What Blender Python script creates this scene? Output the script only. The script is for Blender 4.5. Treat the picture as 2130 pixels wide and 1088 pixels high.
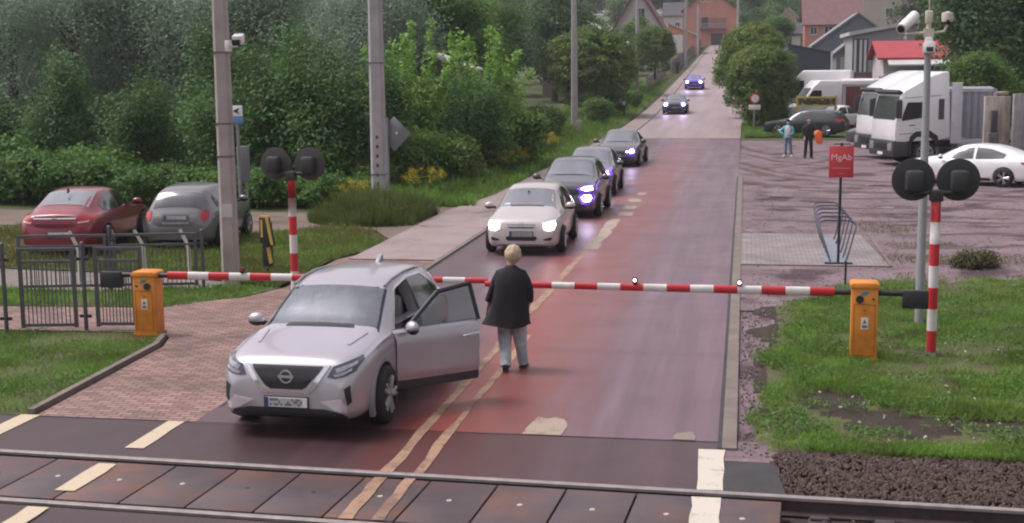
import bpy, bmesh, math, random
import numpy as np
from mathutils import Vector, Matrix, noise as mnoise
from mathutils.bvhtree import BVHTree

for _o in list(bpy.data.objects):
    bpy.data.objects.remove(_o)
S = bpy.context.scene
COL = S.collection
R = math.radians
PI = math.pi

# ---------------------------------------------------------------- camera
CAM_H = 4.3
YAW, PITCH, ROLL = R(-9.815), R(8.283), -0.011
_f = Vector((math.sin(YAW)*math.cos(PITCH), math.cos(YAW)*math.cos(PITCH), -math.sin(PITCH)))
_r = Vector((math.cos(YAW), -math.sin(YAW), 0))
_u = _r.cross(_f)
_c, _s = math.cos(ROLL), math.sin(ROLL)
_r2 = _c*_r + _s*_u
_u2 = -_s*_r + _c*_u
cam = bpy.data.cameras.new("camera")
cam.sensor_width = 36
cam.lens = 36*2800/2130
cam.clip_start = 0.3
cam.clip_end = 3000
camo = bpy.data.objects.new("camera", cam)
COL.objects.link(camo)
camo.matrix_world = Matrix(((_r2.x, _u2.x, -_f.x, 0), (_r2.y, _u2.y, -_f.y, 0), (_r2.z, _u2.z, -_f.z, CAM_H), (0, 0, 0, 1)))
S.camera = camo

# ---------------------------------------------------------------- sky, sun, exposure (overcast after rain)
SUN_EL, SUN_AZ = R(60), R(-88)
W = bpy.data.worlds.new("World")
S.world = W
W.use_nodes = True
wn = W.node_tree.nodes
wl = W.node_tree.links
wn.clear()
sky = wn.new("ShaderNodeTexSky")
sky.sky_type = 'NISHITA'
sky.sun_disc = False
sky.sun_elevation = SUN_EL
sky.sun_rotation = SUN_AZ
sky.air_density = 1.0
sky.dust_density = 4.0
hs = wn.new("ShaderNodeHueSaturation")
hs.inputs["Saturation"].default_value = 0.12
tint = wn.new("ShaderNodeMix")
tint.data_type = 'RGBA'
tint.blend_type = 'MULTIPLY'
tint.inputs["Factor"].default_value = 1.0
tint.inputs["B"].default_value = (1.0, 0.955, 1.0, 1)
bg = wn.new("ShaderNodeBackground")
bg.inputs["Strength"].default_value = 0.105
wo = wn.new("ShaderNodeOutputWorld")
wl.new(sky.outputs["Color"], hs.inputs["Color"])
wl.new(hs.outputs["Color"], tint.inputs["A"])
wl.new(tint.outputs["Result"], bg.inputs["Color"])
wl.new(bg.outputs["Background"], wo.inputs["Surface"])
sd = bpy.data.lights.new("sun", 'SUN')
sd.energy = 1.3
sd.angle = R(22)
sd.color = (1.0, 0.96, 0.93)
so = bpy.data.objects.new("sun", sd)
COL.objects.link(so)
so.location = (0, 0, 60)
_sd = Vector((math.sin(SUN_AZ)*math.cos(SUN_EL), math.cos(SUN_AZ)*math.cos(SUN_EL), math.sin(SUN_EL)))
so.rotation_euler = _sd.to_track_quat('Z', 'Y').to_euler()
S.view_settings.view_transform = 'Standard'
S.view_settings.look = 'None'
S.view_settings.exposure = 0.85
S.view_settings.gamma = 1
S.cycles.filter_width = 2.1
S.cycles.max_bounces = 5
S.cycles.diffuse_bounces = 2
S.cycles.glossy_bounces = 2
S.cycles.transmission_bounces = 3
S.cycles.transparent_max_bounces = 6
S.cycles.use_adaptive_sampling = True

def hill(X, Y):
    t = (Y-100)/12.0
    if t > 30:
        return 0.046*(Y-100)
    return 0.046*12*math.log1p(math.exp(t))

# ---------------------------------------------------------------- materials
def nd(nt, t, **kw):
    n = nt.nodes.new(t)
    for k, v in kw.items():
        setattr(n, k, v)
    return n

def new_mat(name):
    m = bpy.data.materials.new(name)
    m.use_nodes = True
    nt = m.node_tree
    b = nt.nodes["Principled BSDF"]
    return m, nt, b

def noise_node(nt, scale, detail=4, vec=None, rough=.6):
    n = nd(nt, "ShaderNodeTexNoise")
    n.inputs["Scale"].default_value = scale
    n.inputs["Detail"].default_value = detail
    n.inputs["Roughness"].default_value = rough
    if vec is not None:
        nt.links.new(vec, n.inputs["Vector"])
    return n

def ramp(nt, src, stops):
    r = nd(nt, "ShaderNodeValToRGB")
    e = r.color_ramp.elements
    while len(e) < len(stops):
        e.new(0.5)
    for k, (p, c) in enumerate(stops):
        e[k].position = p
        e[k].color = c if len(c) == 4 else (*c, 1)
    nt.links.new(src, r.inputs["Fac"])
    return r

def mixc(nt, fac, a, b, blend='MIX'):
    m = nd(nt, "ShaderNodeMix")
    m.data_type = 'RGBA'
    m.blend_type = blend
    for key, v in (("Factor", fac), ("A", a), ("B", b)):
        if isinstance(v, (int, float)):
            m.inputs[key].default_value = v
        elif isinstance(v, tuple):
            m.inputs[key].default_value = v if len(v) == 4 else (*v, 1)
        else:
            nt.links.new(v, m.inputs[key])
    return m.outputs["Result"]

def math_n(nt, op, a, b=None, clamp=False):
    m = nd(nt, "ShaderNodeMath")
    m.operation = op
    m.use_clamp = clamp
    for i, v in enumerate((a, b)):
        if v is None:
            continue
        if isinstance(v, (int, float)):
            m.inputs[i].default_value = v
        else:
            nt.links.new(v, m.inputs[i])
    return m.outputs[0]

def sstep(nt, v, a, b):
    m = nd(nt, "ShaderNodeMapRange")
    m.interpolation_type = 'SMOOTHSTEP'
    m.inputs["From Min"].default_value = a
    m.inputs["From Max"].default_value = b
    nt.links.new(v, m.inputs["Value"])
    return m.outputs["Result"]

def bump(nt, b, src, strength=.3, dist=.01):
    n = nd(nt, "ShaderNodeBump")
    n.inputs["Strength"].default_value = strength
    n.inputs["Distance"].default_value = dist
    nt.links.new(src, n.inputs["Height"])
    nt.links.new(n.outputs["Normal"], b.inputs["Normal"])

MATS = {}
def mat(name, col, rough=.6, metal=0., var=.12, scale=3., coat=0., bmp=0., bscale=40., spec=.5, emit=0., ecol=None):
    if name in MATS:
        return MATS[name]
    m, nt, b = new_mat(name)
    tc = nd(nt, "ShaderNodeTexCoord")
    n = noise_node(nt, scale, 5, tc.outputs["Object"])
    lo = tuple(max(0, c*(1-var)) for c in col)
    hi = tuple(min(1, c*(1+var)) for c in col)
    r = ramp(nt, n.outputs["Fac"], [(.3, lo), (.7, hi)])
    nt.links.new(r.outputs["Color"], b.inputs["Base Color"])
    b.inputs["Roughness"].default_value = rough
    b.inputs["Metallic"].default_value = metal
    b.inputs["Specular IOR Level"].default_value = spec
    b.inputs["Coat Weight"].default_value = coat
    b.inputs["Coat Roughness"].default_value = .08
    if bmp:
        n2 = noise_node(nt, bscale, 3, tc.outputs["Object"])
        bump(nt, b, n2.outputs["Fac"], bmp, .01)
    if emit:
        b.inputs["Emission Color"].default_value = (*(ecol or col), 1)
        b.inputs["Emission Strength"].default_value = emit
    MATS[name] = m
    return m

def glass_mat(name, tintc=(.8, .85, .85), clear=.75, gain=1.0, haze=.0):
    m, nt, b = new_mat(name)
    nt.nodes.remove(b)
    out = nt.nodes["Material Output"]
    tr = nd(nt, "ShaderNodeBsdfTransparent")
    tr.inputs["Color"].default_value = (*[c*clear for c in tintc], 1)
    gl = nd(nt, "ShaderNodeBsdfGlossy")
    gl.inputs["Roughness"].default_value = .03
    gl.inputs["Color"].default_value = (.90, .94, 1, 1)
    fr = nd(nt, "ShaderNodeFresnel")
    fr.inputs["IOR"].default_value = 1.55
    tc = nd(nt, "ShaderNodeTexCoord")
    n = noise_node(nt, 6, 3, tc.outputs["Object"])
    f2 = math_n(nt, 'ADD', math_n(nt, 'MULTIPLY', math_n(nt, 'MULTIPLY', fr.outputs[0], gain), math_n(nt, 'ADD', n.outputs["Fac"], .6)), haze, True)
    mx = nd(nt, "ShaderNodeMixShader")
    nt.links.new(f2, mx.inputs[0])
    nt.links.new(tr.outputs[0], mx.inputs[1])
    nt.links.new(gl.outputs[0], mx.inputs[2])
    nt.links.new(mx.outputs[0], out.inputs["Surface"])
    MATS[name] = m
    return m

# ---------------------------------------------------------------- objects
def tag(o, label=None, cat=None, group=None, kind=None):
    if label: o["label"] = label
    if cat: o["category"] = cat
    if group: o["group"] = group
    if kind: o["kind"] = kind
    return o

def E(name, loc, rz=0., label=None, cat=None, group=None):
    o = bpy.data.objects.new(name, None)
    COL.objects.link(o)
    o.location = loc
    o.rotation_euler = (0, 0, rz)
    o.empty_display_size = .2
    return tag(o, label, cat, group)

def link(name, me, mats=None, parent=None, loc=None, rz=None):
    o = bpy.data.objects.new(name, me)
    COL.objects.link(o)
    if mats is not None:
        for m in (mats if isinstance(mats, (list, tuple)) else [mats]):
            me.materials.append(m)
    if parent is not None:
        o.parent = parent
    if loc is not None:
        o.location = loc
    if rz is not None:
        o.rotation_euler = (0, 0, rz)
    return o

def kids(o):
    return [c for c in COL.objects if c.parent == o]

def copy_tree(o, parent=None):
    c = o.copy()
    COL.objects.link(c)
    if parent is not None:
        c.parent = parent
    for ch in list(o.children):
        copy_tree(ch, c)
    return c

def smooth(me, ang=40):
    for p in me.polygons:
        p.use_smooth = True
    if ang < 180:
        me.set_sharp_from_angle(angle=R(ang))

def np_mesh(name, V, F):
    """V (n,3) array, F (m,k) int array"""
    me = bpy.data.meshes.new(name)
    V = np.asarray(V, dtype=np.float32)
    F = np.asarray(F, dtype=np.int32)
    k = F.shape[1]
    me.vertices.add(len(V))
    me.vertices.foreach_set("co", V.ravel())
    me.loops.add(F.size)
    me.loops.foreach_set("vertex_index", F.ravel())
    me.polygons.add(len(F))
    me.polygons.foreach_set("loop_start", np.arange(0, F.size, k, dtype=np.int32))
    me.update(calc_edges=True)
    me.validate()
    return me

class MB:
    def __init__(s):
        s.v = []; s.f = []; s.m = []; s.cur = 0
    def add(s, vs, fs):
        b = len(s.v)
        s.v += [tuple(v) for v in vs]
        s.f += [tuple(b+i for i in f) for f in fs]
        s.m += [s.cur]*len(fs)
        return s
    def slot(s, i):
        s.cur = i
        return s
    def box(s, c, d, rz=0., rx=0., ry=0.):
        M = Matrix.Rotation(rz, 3, 'Z') @ Matrix.Rotation(ry, 3, 'Y') @ Matrix.Rotation(rx, 3, 'X')
        vs = []
        for k in (-1, 1):
            for j in (-1, 1):
                for i in (-1, 1):
                    vs.append(Vector(c) + M @ Vector((i*d[0]/2, j*d[1]/2, k*d[2]/2)))
        return s.add(vs, [(0, 2, 3, 1), (4, 5, 7, 6), (0, 1, 5, 4), (2, 6, 7, 3), (0, 4, 6, 2), (1, 3, 7, 5)])
    def bb(s, x0, x1, y0, y1, z0, z1):
        return s.box(((x0+x1)/2, (y0+y1)/2, (z0+z1)/2), (x1-x0, y1-y0, z1-z0))
    def tube(s, pts, rad, n=8, cap=True):
        pts = [Vector(p) for p in pts]
        if not isinstance(rad, (list, tuple)):
            rad = [rad]*len(pts)
        rings = []
        up = None
        for i, p in enumerate(pts):
            a = pts[max(0, i-1)]; b = pts[min(len(pts)-1, i+1)]
            d = (b-a).normalized()
            if up is None:
                up = Vector((0, 0, 1)) if abs(d.z) < .9 else Vector((1, 0, 0))
            x = d.cross(up).normalized()
            y = x.cross(d).normalized()
            up = y
            rings.append([p + rad[i]*(math.cos(2*PI*k/n)*x + math.sin(2*PI*k/n)*y) for k in range(n)])
        vs = [v for r in rings for v in r]
        fs = []
        for i in range(len(pts)-1):
            for k in range(n):
                a = i*n+k; b = i*n+(k+1) % n
                fs.append((a, a+n, b+n, b))
        if cap:
            fs.append(tuple(range(n)))
            fs.append(tuple(reversed(range((len(pts)-1)*n, len(pts)*n))))
        return s.add(vs, fs)
    def rect_tube(s, pts, w, h):
        """square bars along consecutive points"""
        for a, b in zip(pts[:-1], pts[1:]):
            s.tube([a, b], [math.hypot(w, h)/2]*2, 4)
        return s
    def lathe(s, prof, c=(0, 0, 0), axis='Z', n=24, close=False):
        vs = []; fs = []
        m = len(prof)
        for k in range(n):
            a = 2*PI*k/n
            for r, h in prof:
                p = (r*math.cos(a), r*math.sin(a), h)
                if axis == 'X': p = (p[2], p[0], p[1])
                elif axis == 'Y': p = (p[0], p[2], p[1])
                vs.append((p[0]+c[0], p[1]+c[1], p[2]+c[2]))
        for k in range(n):
            for j in range(m-1 if not close else m):
                a = k*m+j; b = k*m+(j+1) % m
                c2 = ((k+1) % n)*m+(j+1) % m; d = ((k+1) % n)*m+j
                fs.append((a, d, c2, b))
        return s.add(vs, fs)
    def prism(s, poly, axis, a, b):
        """poly 2-D; axis X: (y,z), Y: (x,z), Z: (x,y)"""
        def P(p, t):
            return {'X': (t, p[0], p[1]), 'Y': (p[0], t, p[1]), 'Z': (p[0], p[1], t)}[axis]
        n = len(poly)
        vs = [P(p, a) for p in poly]+[P(p, b) for p in poly]
        fs = [tuple(range(n)), tuple(reversed(range(n, 2*n)))]
        for i in range(n):
            j = (i+1) % n
            fs.append((i, i+n, j+n, j))
        return s.add(vs, fs)
    def sphere(s, c, r, seg=16, ring=10, sc=(1, 1, 1)):
        vs = []; fs = []
        for i in range(ring+1):
            th = PI*i/ring
            for j in range(seg):
                ph = 2*PI*j/seg
                vs.append((c[0]+r*sc[0]*math.sin(th)*math.cos(ph), c[1]+r*sc[1]*math.sin(th)*math.sin(ph), c[2]+r*sc[2]*math.cos(th)))
        for i in range(ring):
            for j in range(seg):
                a = i*seg+j; b = i*seg+(j+1) % seg
                fs.append((a, a+seg, b+seg, b))
        return s.add(vs, fs)
    def mesh(s, name, sm=None, bevel=0.):
        me = bpy.data.meshes.new(name)
        me.from_pydata(s.v, [], s.f)
        me.polygons.foreach_set("material_index", s.m)
        bm = bmesh.new()
        bm.from_mesh(me)
        bmesh.ops.remove_doubles(bm, verts=bm.verts, dist=1e-5)
        bmesh.ops.recalc_face_normals(bm, faces=bm.faces)
        if bevel:
            es = [e for e in bm.edges if len(e.link_faces) == 2 and e.calc_face_angle(0) > .7]
            bmesh.ops.bevel(bm, geom=es, offset=bevel, segments=2, affect='EDGES', profile=.5)
        bm.to_mesh(me)
        bm.free()
        if sm:
            smooth(me, sm)
        elif bevel:
            smooth(me, 35)
        return me
    def build(s, name, mats, parent=None, sm=None, bevel=0., loc=None, rz=None):
        return link(name, s.mesh(name, sm, bevel), mats, parent, loc, rz)

def poly_sheet(name, pts, z, m, kind='structure', follow=False):
    bm = bmesh.new()
    vs = [bm.verts.new((p[0], p[1], z)) for p in pts]
    f = bm.faces.new(vs)
    bmesh.ops.recalc_face_normals(bm, faces=[f])
    if f.normal.z < 0:
        f.normal_flip()
    bmesh.ops.triangulate(bm, faces=bm.faces[:])
    me = bpy.data.meshes.new(name)
    bm.to_mesh(me)
    bm.free()
    return tag(link(name, me, m), kind=kind)

def strip(name, x0, x1, y0, y1, z, m, step=4., side=0.0):
    """strip along the road that follows the hill; side > 0 gives it thickness"""
    n = max(2, int((y1-y0)/step))
    mb = MB()
    X0 = x0 if callable(x0) else (lambda y: x0)
    X1 = x1 if callable(x1) else (lambda y: x1)
    vs = []; fs = []
    for i in range(n+1):
        y = y0+(y1-y0)*i/n
        h = hill(0, y)
        vs += [(X0(y), y, h+z-side), (X0(y), y, h+z), (X1(y), y, h+z), (X1(y), y, h+z-side)]
    for i in range(n):
        a = i*4
        fs.append((a+1, a+2, a+6, a+5))
        if side:
            fs += [(a, a+1, a+5, a+4), (a+2, a+3, a+7, a+6)]
    if side:
        fs += [(0, 3, 2, 1)]
    mb.add(vs, fs)
    return tag(mb.build(name, m), kind='structure')
# ================================================================ ground materials
def ground_mat(name, stops, scale=.8, fine=25., rough=.9, bmp=.5, finemix=.35, stretch=None, stains=None, spec=.3):
    m, nt, b = new_mat(name)
    geo = nd(nt, "ShaderNodeNewGeometry")
    vec = geo.outputs["Position"]
    if stretch:
        mp = nd(nt, "ShaderNodeMapping")
        mp.inputs["Scale"].default_value = stretch
        nt.links.new(vec, mp.inputs["Vector"])
        v1 = mp.outputs["Vector"]
    else:
        v1 = vec
    n1 = noise_node(nt, scale, 6, v1)
    n2 = noise_node(nt, fine, 3, vec)
    f = math_n(nt, 'ADD', math_n(nt, 'MULTIPLY', n1.outputs["Fac"], 1-finemix), math_n(nt, 'MULTIPLY', n2.outputs["Fac"], finemix))
    c = ramp(nt, f, stops).outputs["Color"]
    if stains:
        n3 = noise_node(nt, stains[0], 4, vec)
        k = sstep(nt, n3.outputs["Fac"], stains[1], stains[1]+.12)
        c = mixc(nt, k, c, stains[2])
    nt.links.new(c, b.inputs["Base Color"])
    b.inputs["Roughness"].default_value = rough
    b.inputs["Specular IOR Level"].default_value = spec
    if bmp:
        bump(nt, b, n2.outputs["Fac"], bmp, .02)
    return m

def road_mat(name, base, red, yfade):
    m, nt, b = new_mat(name)
    geo = nd(nt, "ShaderNodeNewGeometry")
    sx = nd(nt, "ShaderNodeSeparateXYZ")
    nt.links.new(geo.outputs["Position"], sx.inputs[0])
    X, Y = sx.outputs["X"], sx.outputs["Y"]
    mp = nd(nt, "ShaderNodeMapping")
    mp.inputs["Scale"].default_value = (2.6, .13, 1)
    nt.links.new(geo.outputs["Position"], mp.inputs["Vector"])
    streak = noise_node(nt, 1.0, 4, mp.outputs["Vector"])
    blot = noise_node(nt, .55, 5, geo.outputs["Position"])
    fine = noise_node(nt, 55., 3, geo.outputs["Position"])
    wob = math_n(nt, 'MULTIPLY', math_n(nt, 'SUBTRACT', streak.outputs["Fac"], .5), 2.2)
    xw = math_n(nt, 'ADD', X, wob)
    k = math_n(nt, 'MULTIPLY', sstep(nt, xw, -4.9, -3.5), math_n(nt, 'SUBTRACT', 1., sstep(nt, xw, -3.0, -1.5)))
    k = math_n(nt, 'MULTIPLY', k, math_n(nt, 'SUBTRACT', 1., sstep(nt, Y, yfade[0], yfade[1])))
    k = math_n(nt, 'MULTIPLY', k, math_n(nt, 'ADD', .62, math_n(nt, 'MULTIPLY', blot.outputs["Fac"], .8)), True)
    c0 = ramp(nt, streak.outputs["Fac"], [(.25, tuple(x*.60 for x in base)), (.5, base), (.76, tuple(x*1.42 for x in base))]).outputs["Color"]
    sp = ramp(nt, fine.outputs["Fac"], [(.3, (.78, .78, .78)), (.72, (1.2, 1.18, 1.2))]).outputs["Color"]
    c = mixc(nt, k, c0, red)
    # dark rust band along the centre line, strongest near the rails
    kr = math_n(nt, 'MULTIPLY', sstep(nt, xw, -4.15, -3.75), math_n(nt, 'SUBTRACT', 1., sstep(nt, xw, -3.45, -2.9)))
    kr = math_n(nt, 'MULTIPLY', kr, math_n(nt, 'SUBTRACT', 1., sstep(nt, Y, 18., 40.)))
    c = mixc(nt, math_n(nt, 'MULTIPLY', kr, .75), c, (red[0]*1.2, red[1]*.66, red[2]*.52))
    # left lane: grimy, darker and browner
    kl = math_n(nt, 'SUBTRACT', 1., sstep(nt, xw, -5.2, -3.7))
    c = mixc(nt, math_n(nt, 'MULTIPLY', kl, .75), c, (base[0]*.62, base[1]*.57, base[2]*.52))
    c = mixc(nt, 1., c, sp, 'MULTIPLY')
    # oil and grime blotches
    kb = sstep(nt, blot.outputs["Fac"], .56, .72)
    c = mixc(nt, math_n(nt, 'MULTIPLY', kb, .32), c, (.055, .045, .043))
    nt.links.new(c, b.inputs["Base Color"])
    rr = math_n(nt, 'ADD', .30, math_n(nt, 'MULTIPLY', blot.outputs["Fac"], .30))
    nt.links.new(rr, b.inputs["Roughness"])
    b.inputs["Specular IOR Level"].default_value = .55
    bump(nt, b, fine.outputs["Fac"], .22, .006)
    return m

M_ROAD = road_mat("wet_asphalt", (0.134, 0.079, 0.098), (0.18, 0.054, 0.047), (34, 100))
M_APRON = road_mat("crossing_asphalt", (0.059, 0.027, 0.032), (0.073, 0.025, 0.023), (200, 300))
M_FARROAD = ground_mat("sheen_toned_far_asphalt", [(.25, (0.173, 0.126, 0.125)), (.5, (0.264, 0.196, 0.197)), (.75, (0.347, 0.262, 0.260))], .6, 20, .55, .15, .3, stretch=(2.2, .12, 1), spec=.5)  # headlamp and sky sheen on the far road put into the pale colour
M_DARKASPH = ground_mat("dark_asphalt", [(.3, (.030, .027, .030)), (.7, (.060, .052, .056))], 3, 60, .6, .3)
M_SOIL = ground_mat("soil_and_litter", [(.3, (.035, .045, .016)), (.5, (.055, .07, .022)), (.7, (.09, .085, .045))], .4, 9)
M_TURF = ground_mat("short_turf", [(.3, (0.053, 0.038, 0.027)), (.46, (0.084, 0.069, 0.038)), (.56, (0.089, 0.116, 0.036)), (.75, (0.116, 0.173, 0.047))], 1.4, 34, finemix=.6, bmp=.9)
M_MUD = ground_mat("muddy_gravel_yard", [(.30, (0.068, 0.045, 0.049)), (.43, (0.145, 0.103, 0.114)), (.55, (0.199, 0.147, 0.161)), (.72, (0.268, 0.202, 0.231))], .7, 9, .88, 1.0, .42, stains=(.5, .52, (0.068, 0.045, 0.053)), spec=.15)
M_LANE = ground_mat("trodden_dirt_lane", [(.3, (0.105, 0.076, 0.059)), (.6, (0.169, 0.126, 0.105)), (.8, (0.203, 0.158, 0.133))], .7, 16, .8, .4)
M_WALK2 = ground_mat("worn_concrete_pavement", [(.3, (0.156, 0.113, 0.101)), (.5, (0.263, 0.204, 0.198)), (.8, (0.342, 0.271, 0.270))], .9, 16, .7, .4, .45, stains=(.5, .6, (0.137, 0.094, 0.077)))
M_KERB = ground_mat("kerb_concrete", [(.3, (0.122, 0.095, 0.084)), (.7, (0.220, 0.182, 0.163))], 2.0, 40, .8, .2)
M_PATHGRAVEL = ground_mat("gravel_strip", [(.3, (0.12, 0.101, 0.086)), (.7, (0.232, 0.203, 0.184))], 2, 18, .9, .5)

def brick_mat(name, c1, c2, mort, w, h, rot=0., scale=1., offset=.5):
    m, nt, b = new_mat(name)
    geo = nd(nt, "ShaderNodeNewGeometry")
    mp = nd(nt, "ShaderNodeMapping")
    mp.inputs["Rotation"].default_value = (0, 0, rot)
    nt.links.new(geo.outputs["Position"], mp.inputs["Vector"])
    br = nd(nt, "ShaderNodeTexBrick")
    br.offset = offset
    br.inputs["Scale"].default_value = scale
    br.inputs["Brick Width"].default_value = w
    br.inputs["Row Height"].default_value = h
    br.inputs["Mortar Size"].default_value = .012
    br.inputs["Mortar Smooth"].default_value = .3
    br.inputs["Bias"].default_value = 0
    br.inputs["Color1"].default_value = (*c1, 1)
    br.inputs["Color2"].default_value = (*c2, 1)
    br.inputs["Mortar"].default_value = (*mort, 1)
    nt.links.new(mp.outputs["Vector"], br.inputs["Vector"])
    n = noise_node(nt, .9, 5, geo.outputs["Position"])
    g = ramp(nt, n.outputs["Fac"], [(.3, (.62, .60, .58)), (.6, (1.05, 1, 1)), (.8, (1.25, 1.2, 1.2))]).outputs["Color"]
    c = mixc(nt, 1., br.outputs["Color"], g, 'MULTIPLY')
    nt.links.new(c, b.inputs["Base Color"])
    b.inputs["Roughness"].default_value = .6
    bump(nt, b, br.outputs["Fac"], -.5, .01)
    return m
M_BRICK = brick_mat("red_paving_blocks", (0.171, 0.095, 0.080), (0.309, 0.194, 0.165), (0.070, 0.042, 0.036), .21, .105)
M_PAVER = brick_mat("grey_paving_blocks", (0.217, 0.187, 0.184), (0.298, 0.263, 0.264), (0.113, 0.092, 0.090), .20, .13)

def worn_paint(name, col, under, thr=.48, sc=2.2):
    m, nt, b = new_mat(name)
    geo = nd(nt, "ShaderNodeNewGeometry")
    n = noise_node(nt, sc, 6, geo.outputs["Position"], .75)
    n2 = noise_node(nt, 40, 3, geo.outputs["Position"])
    f = math_n(nt, 'ADD', math_n(nt, 'MULTIPLY', n.outputs["Fac"], .75), math_n(nt, 'MULTIPLY', n2.outputs["Fac"], .25))
    k = sstep(nt, f, thr-.07, thr+.07)
    c = mixc(nt, k, col, under)
    nt.links.new(c, b.inputs["Base Color"])
    b.inputs["Roughness"].default_value = .6
    return m
M_LINE_BROWN = worn_paint("worn_centre_line", (0.323, 0.193, 0.124), (0.162, 0.086, 0.064), .52)
M_LINE_PALE = worn_paint("faded_centre_line", (0.32, 0.248, 0.192), (0.16, 0.096, 0.076), .57)
M_LINE_CREAM = worn_paint("cream_edge_paint", (0.493, 0.399, 0.281), (0.255, 0.2, 0.145), .62)
M_LINE_WHITE = worn_paint("white_edge_paint", (0.527, 0.468, 0.399), (0.255, 0.212, 0.178), .60, 3.)

# ================================================================ terrain, road, pavements
def terrain():
    xs = list(np.linspace(-260, -40, 12)) + list(np.arange(-36, 41, 4.)) + list(np.linspace(60, 260, 10))
    ys = list(np.arange(-30, 300, 6.)) + list(np.linspace(310, 900, 20))
    V = [(x, y, hill(x, y)-.07) for y in ys for x in xs]
    n = len(xs)
    F = [(j*n+i, j*n+i+1, (j+1)*n+i+1, (j+1)*n+i) for j in range(len(ys)-1) for i in range(n-1)]
    # lowered strip for the track bed
    V = [(x, y, z-.30 if y < 19.0 else z) for x, y, z in V]
    me = np_mesh("ground", V, F)
    smooth(me, 180)
    tag(link("ground", me, M_SOIL), kind='structure')
terrain()

RA = -.053
def rail_y(x):
    return 13.40 + RA*(x+2.8)
strip("road", -6.62, -.2, 15.17, 78., 0, M_ROAD, 3)
strip("road_uphill", -6.62, lambda y: -.2+.0*(y), 78., 330., 0.0, M_FARROAD, 4)
# apron of the level crossing
poly_sheet("crossing_apron", [(-16, rail_y(-16)+.1), (.42, rail_y(.42)+.1), (.42, 14.42), (-.2, 14.42), (-.2, 15.17), (-8.75, 15.25), (-16, 15.3)], -.002, M_APRON)
poly_sheet("apron_margin", [(-.19, 13.3), (.47, 13.27), (.36, 14.40), (-.19, 14.42)], .004, M_DARKASPH)
poly_sheet("apron_foreground", [(-16, 8), (.42, 8), (.42, rail_y(.42)-1.66), (-16, rail_y(-16)-1.66)], -.002, M_APRON)
poly_sheet("tar_joint", [(-8.7, 15.225), (-.2, 15.145), (-.2, 15.17), (-8.7, 15.255)], .003, M_DARKASPH)
# block-paved walkway on the left
poly_sheet("brick_walkway", [(-6.62, 15.2), (-6.62, 29.2), (-8.7, 30.2), (-9.05, 29.0), (-8.9, 25.2), (-9.36, 23.9), (-10.9, 22.7), (-14.5, 22.5), (-18, 22.6), (-18, 20.6), (-13, 20.45), (-9.9, 20.5), (-9.15, 20.2), (-8.94, 19.5), (-8.75, 15.25)], .002, M_BRICK)
strip("left_pavement", lambda y: -8.75 if y < 40 else -8.2+.006*(y-40), -6.74, 29.0, 300, .03, M_WALK2, 5, .14)
strip("left_kerb", -6.74, -6.62, 25., 300, .036, M_KERB, 5, .2)
strip("right_kerb", -.2, -.035, 14.85, 52, .022, M_KERB, 5, .12)
strip("right_kerb", -.2, -.035, 93, 140, .03, M_KERB, 5, .12)
strip("kerb_gutter", -.25, -.203, 14.9, 52, .004, M_DARKASPH, 5)
strip("tar_crack_left", -6.617, -6.56, 16, 60, .004, M_DARKASPH, 5)
poly_sheet("side_lane", [(-8.75, 32.6), (-8.75, 40.6), (-10.6, 40.5), (-12, 38.6), (-22, 38.8), (-45, 40), (-45, 35), (-20, 34.9), (-12.6, 33.2), (-11, 35.4), (-9.6, 34.4)], -.01, M_LANE)
poly_sheet("gravel_strip", [(-10.4, 24.5), (-10.4, 25.8), (-13, 26.6), (-20, 27.6), (-20, 24.8), (-13, 24.4)], -.012, M_PATHGRAVEL)
mbk = MB()
ks = [(-8.80, 15.3), (-8.98, 19.4), (-9.18, 20.15)]
for a, b in zip(ks[:-1], ks[1:]):
    mbk.add([(a[0]-.09, a[1], -.05), (a[0], a[1], -.05), (b[0], b[1], -.05), (b[0]-.09, b[1], -.05), (a[0]-.09, a[1], .07), (a[0], a[1], .07), (b[0], b[1], .07), (b[0]-.09, b[1], .07)],
            [(0, 1, 2, 3), (4, 7, 6, 5), (0, 4, 5, 1), (1, 5, 6, 2), (2, 6, 7, 3), (3, 7, 4, 0)])
tag(mbk.build("walkway_kerb", M_KERB), kind='structure')
# yard on the right
poly_sheet("verge_soil", [(-.034, 14.87), (1.9, 15.2), (1.9, 23.6), (-.034, 23.6)], -.02, M_MUD)
poly_sheet("dirt_yard", [(-.034, 23.6), (1.9, 23.6), (2.8, 24), (5.6, 25.5), (30, 31), (70, 60), (70, 94), (3.4, 94), (3.2, 79), (-.6, 78.5), (-.75, 72), (-.45, 62), (-.28, 54), (-.2, 51), (-.035, 50)], .004, M_MUD)
poly_sheet("verge_edge_soil", [(-.19, 14.41), (.9, 14.40), (1.6, 15.6), (-.034, 15.2), (-.034, 14.87), (-.19, 14.86)], -.008, M_MUD)
mbx = MB(); mbx.bb(.32, .78, 14.44, 14.50, -.1, .02); tag(mbx.build("edging_stone", M_KERB, None, bevel=.01), kind="structure")
poly_sheet("paved_rack_area", [(-.034, 29.1), (3.07, 29.1), (2.9, 34.4), (-.034, 34.6)], .014, M_PAVER)
mbe = MB()
mbe.bb(3.07, 3.13, 29.05, 34.5, -.03, .034)
mbe.bb(-.03, 3.07, 28.99, 29.06, -.03, .030)
tag(mbe.build("rack_area_edging", M_KERB), kind='structure')

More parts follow.
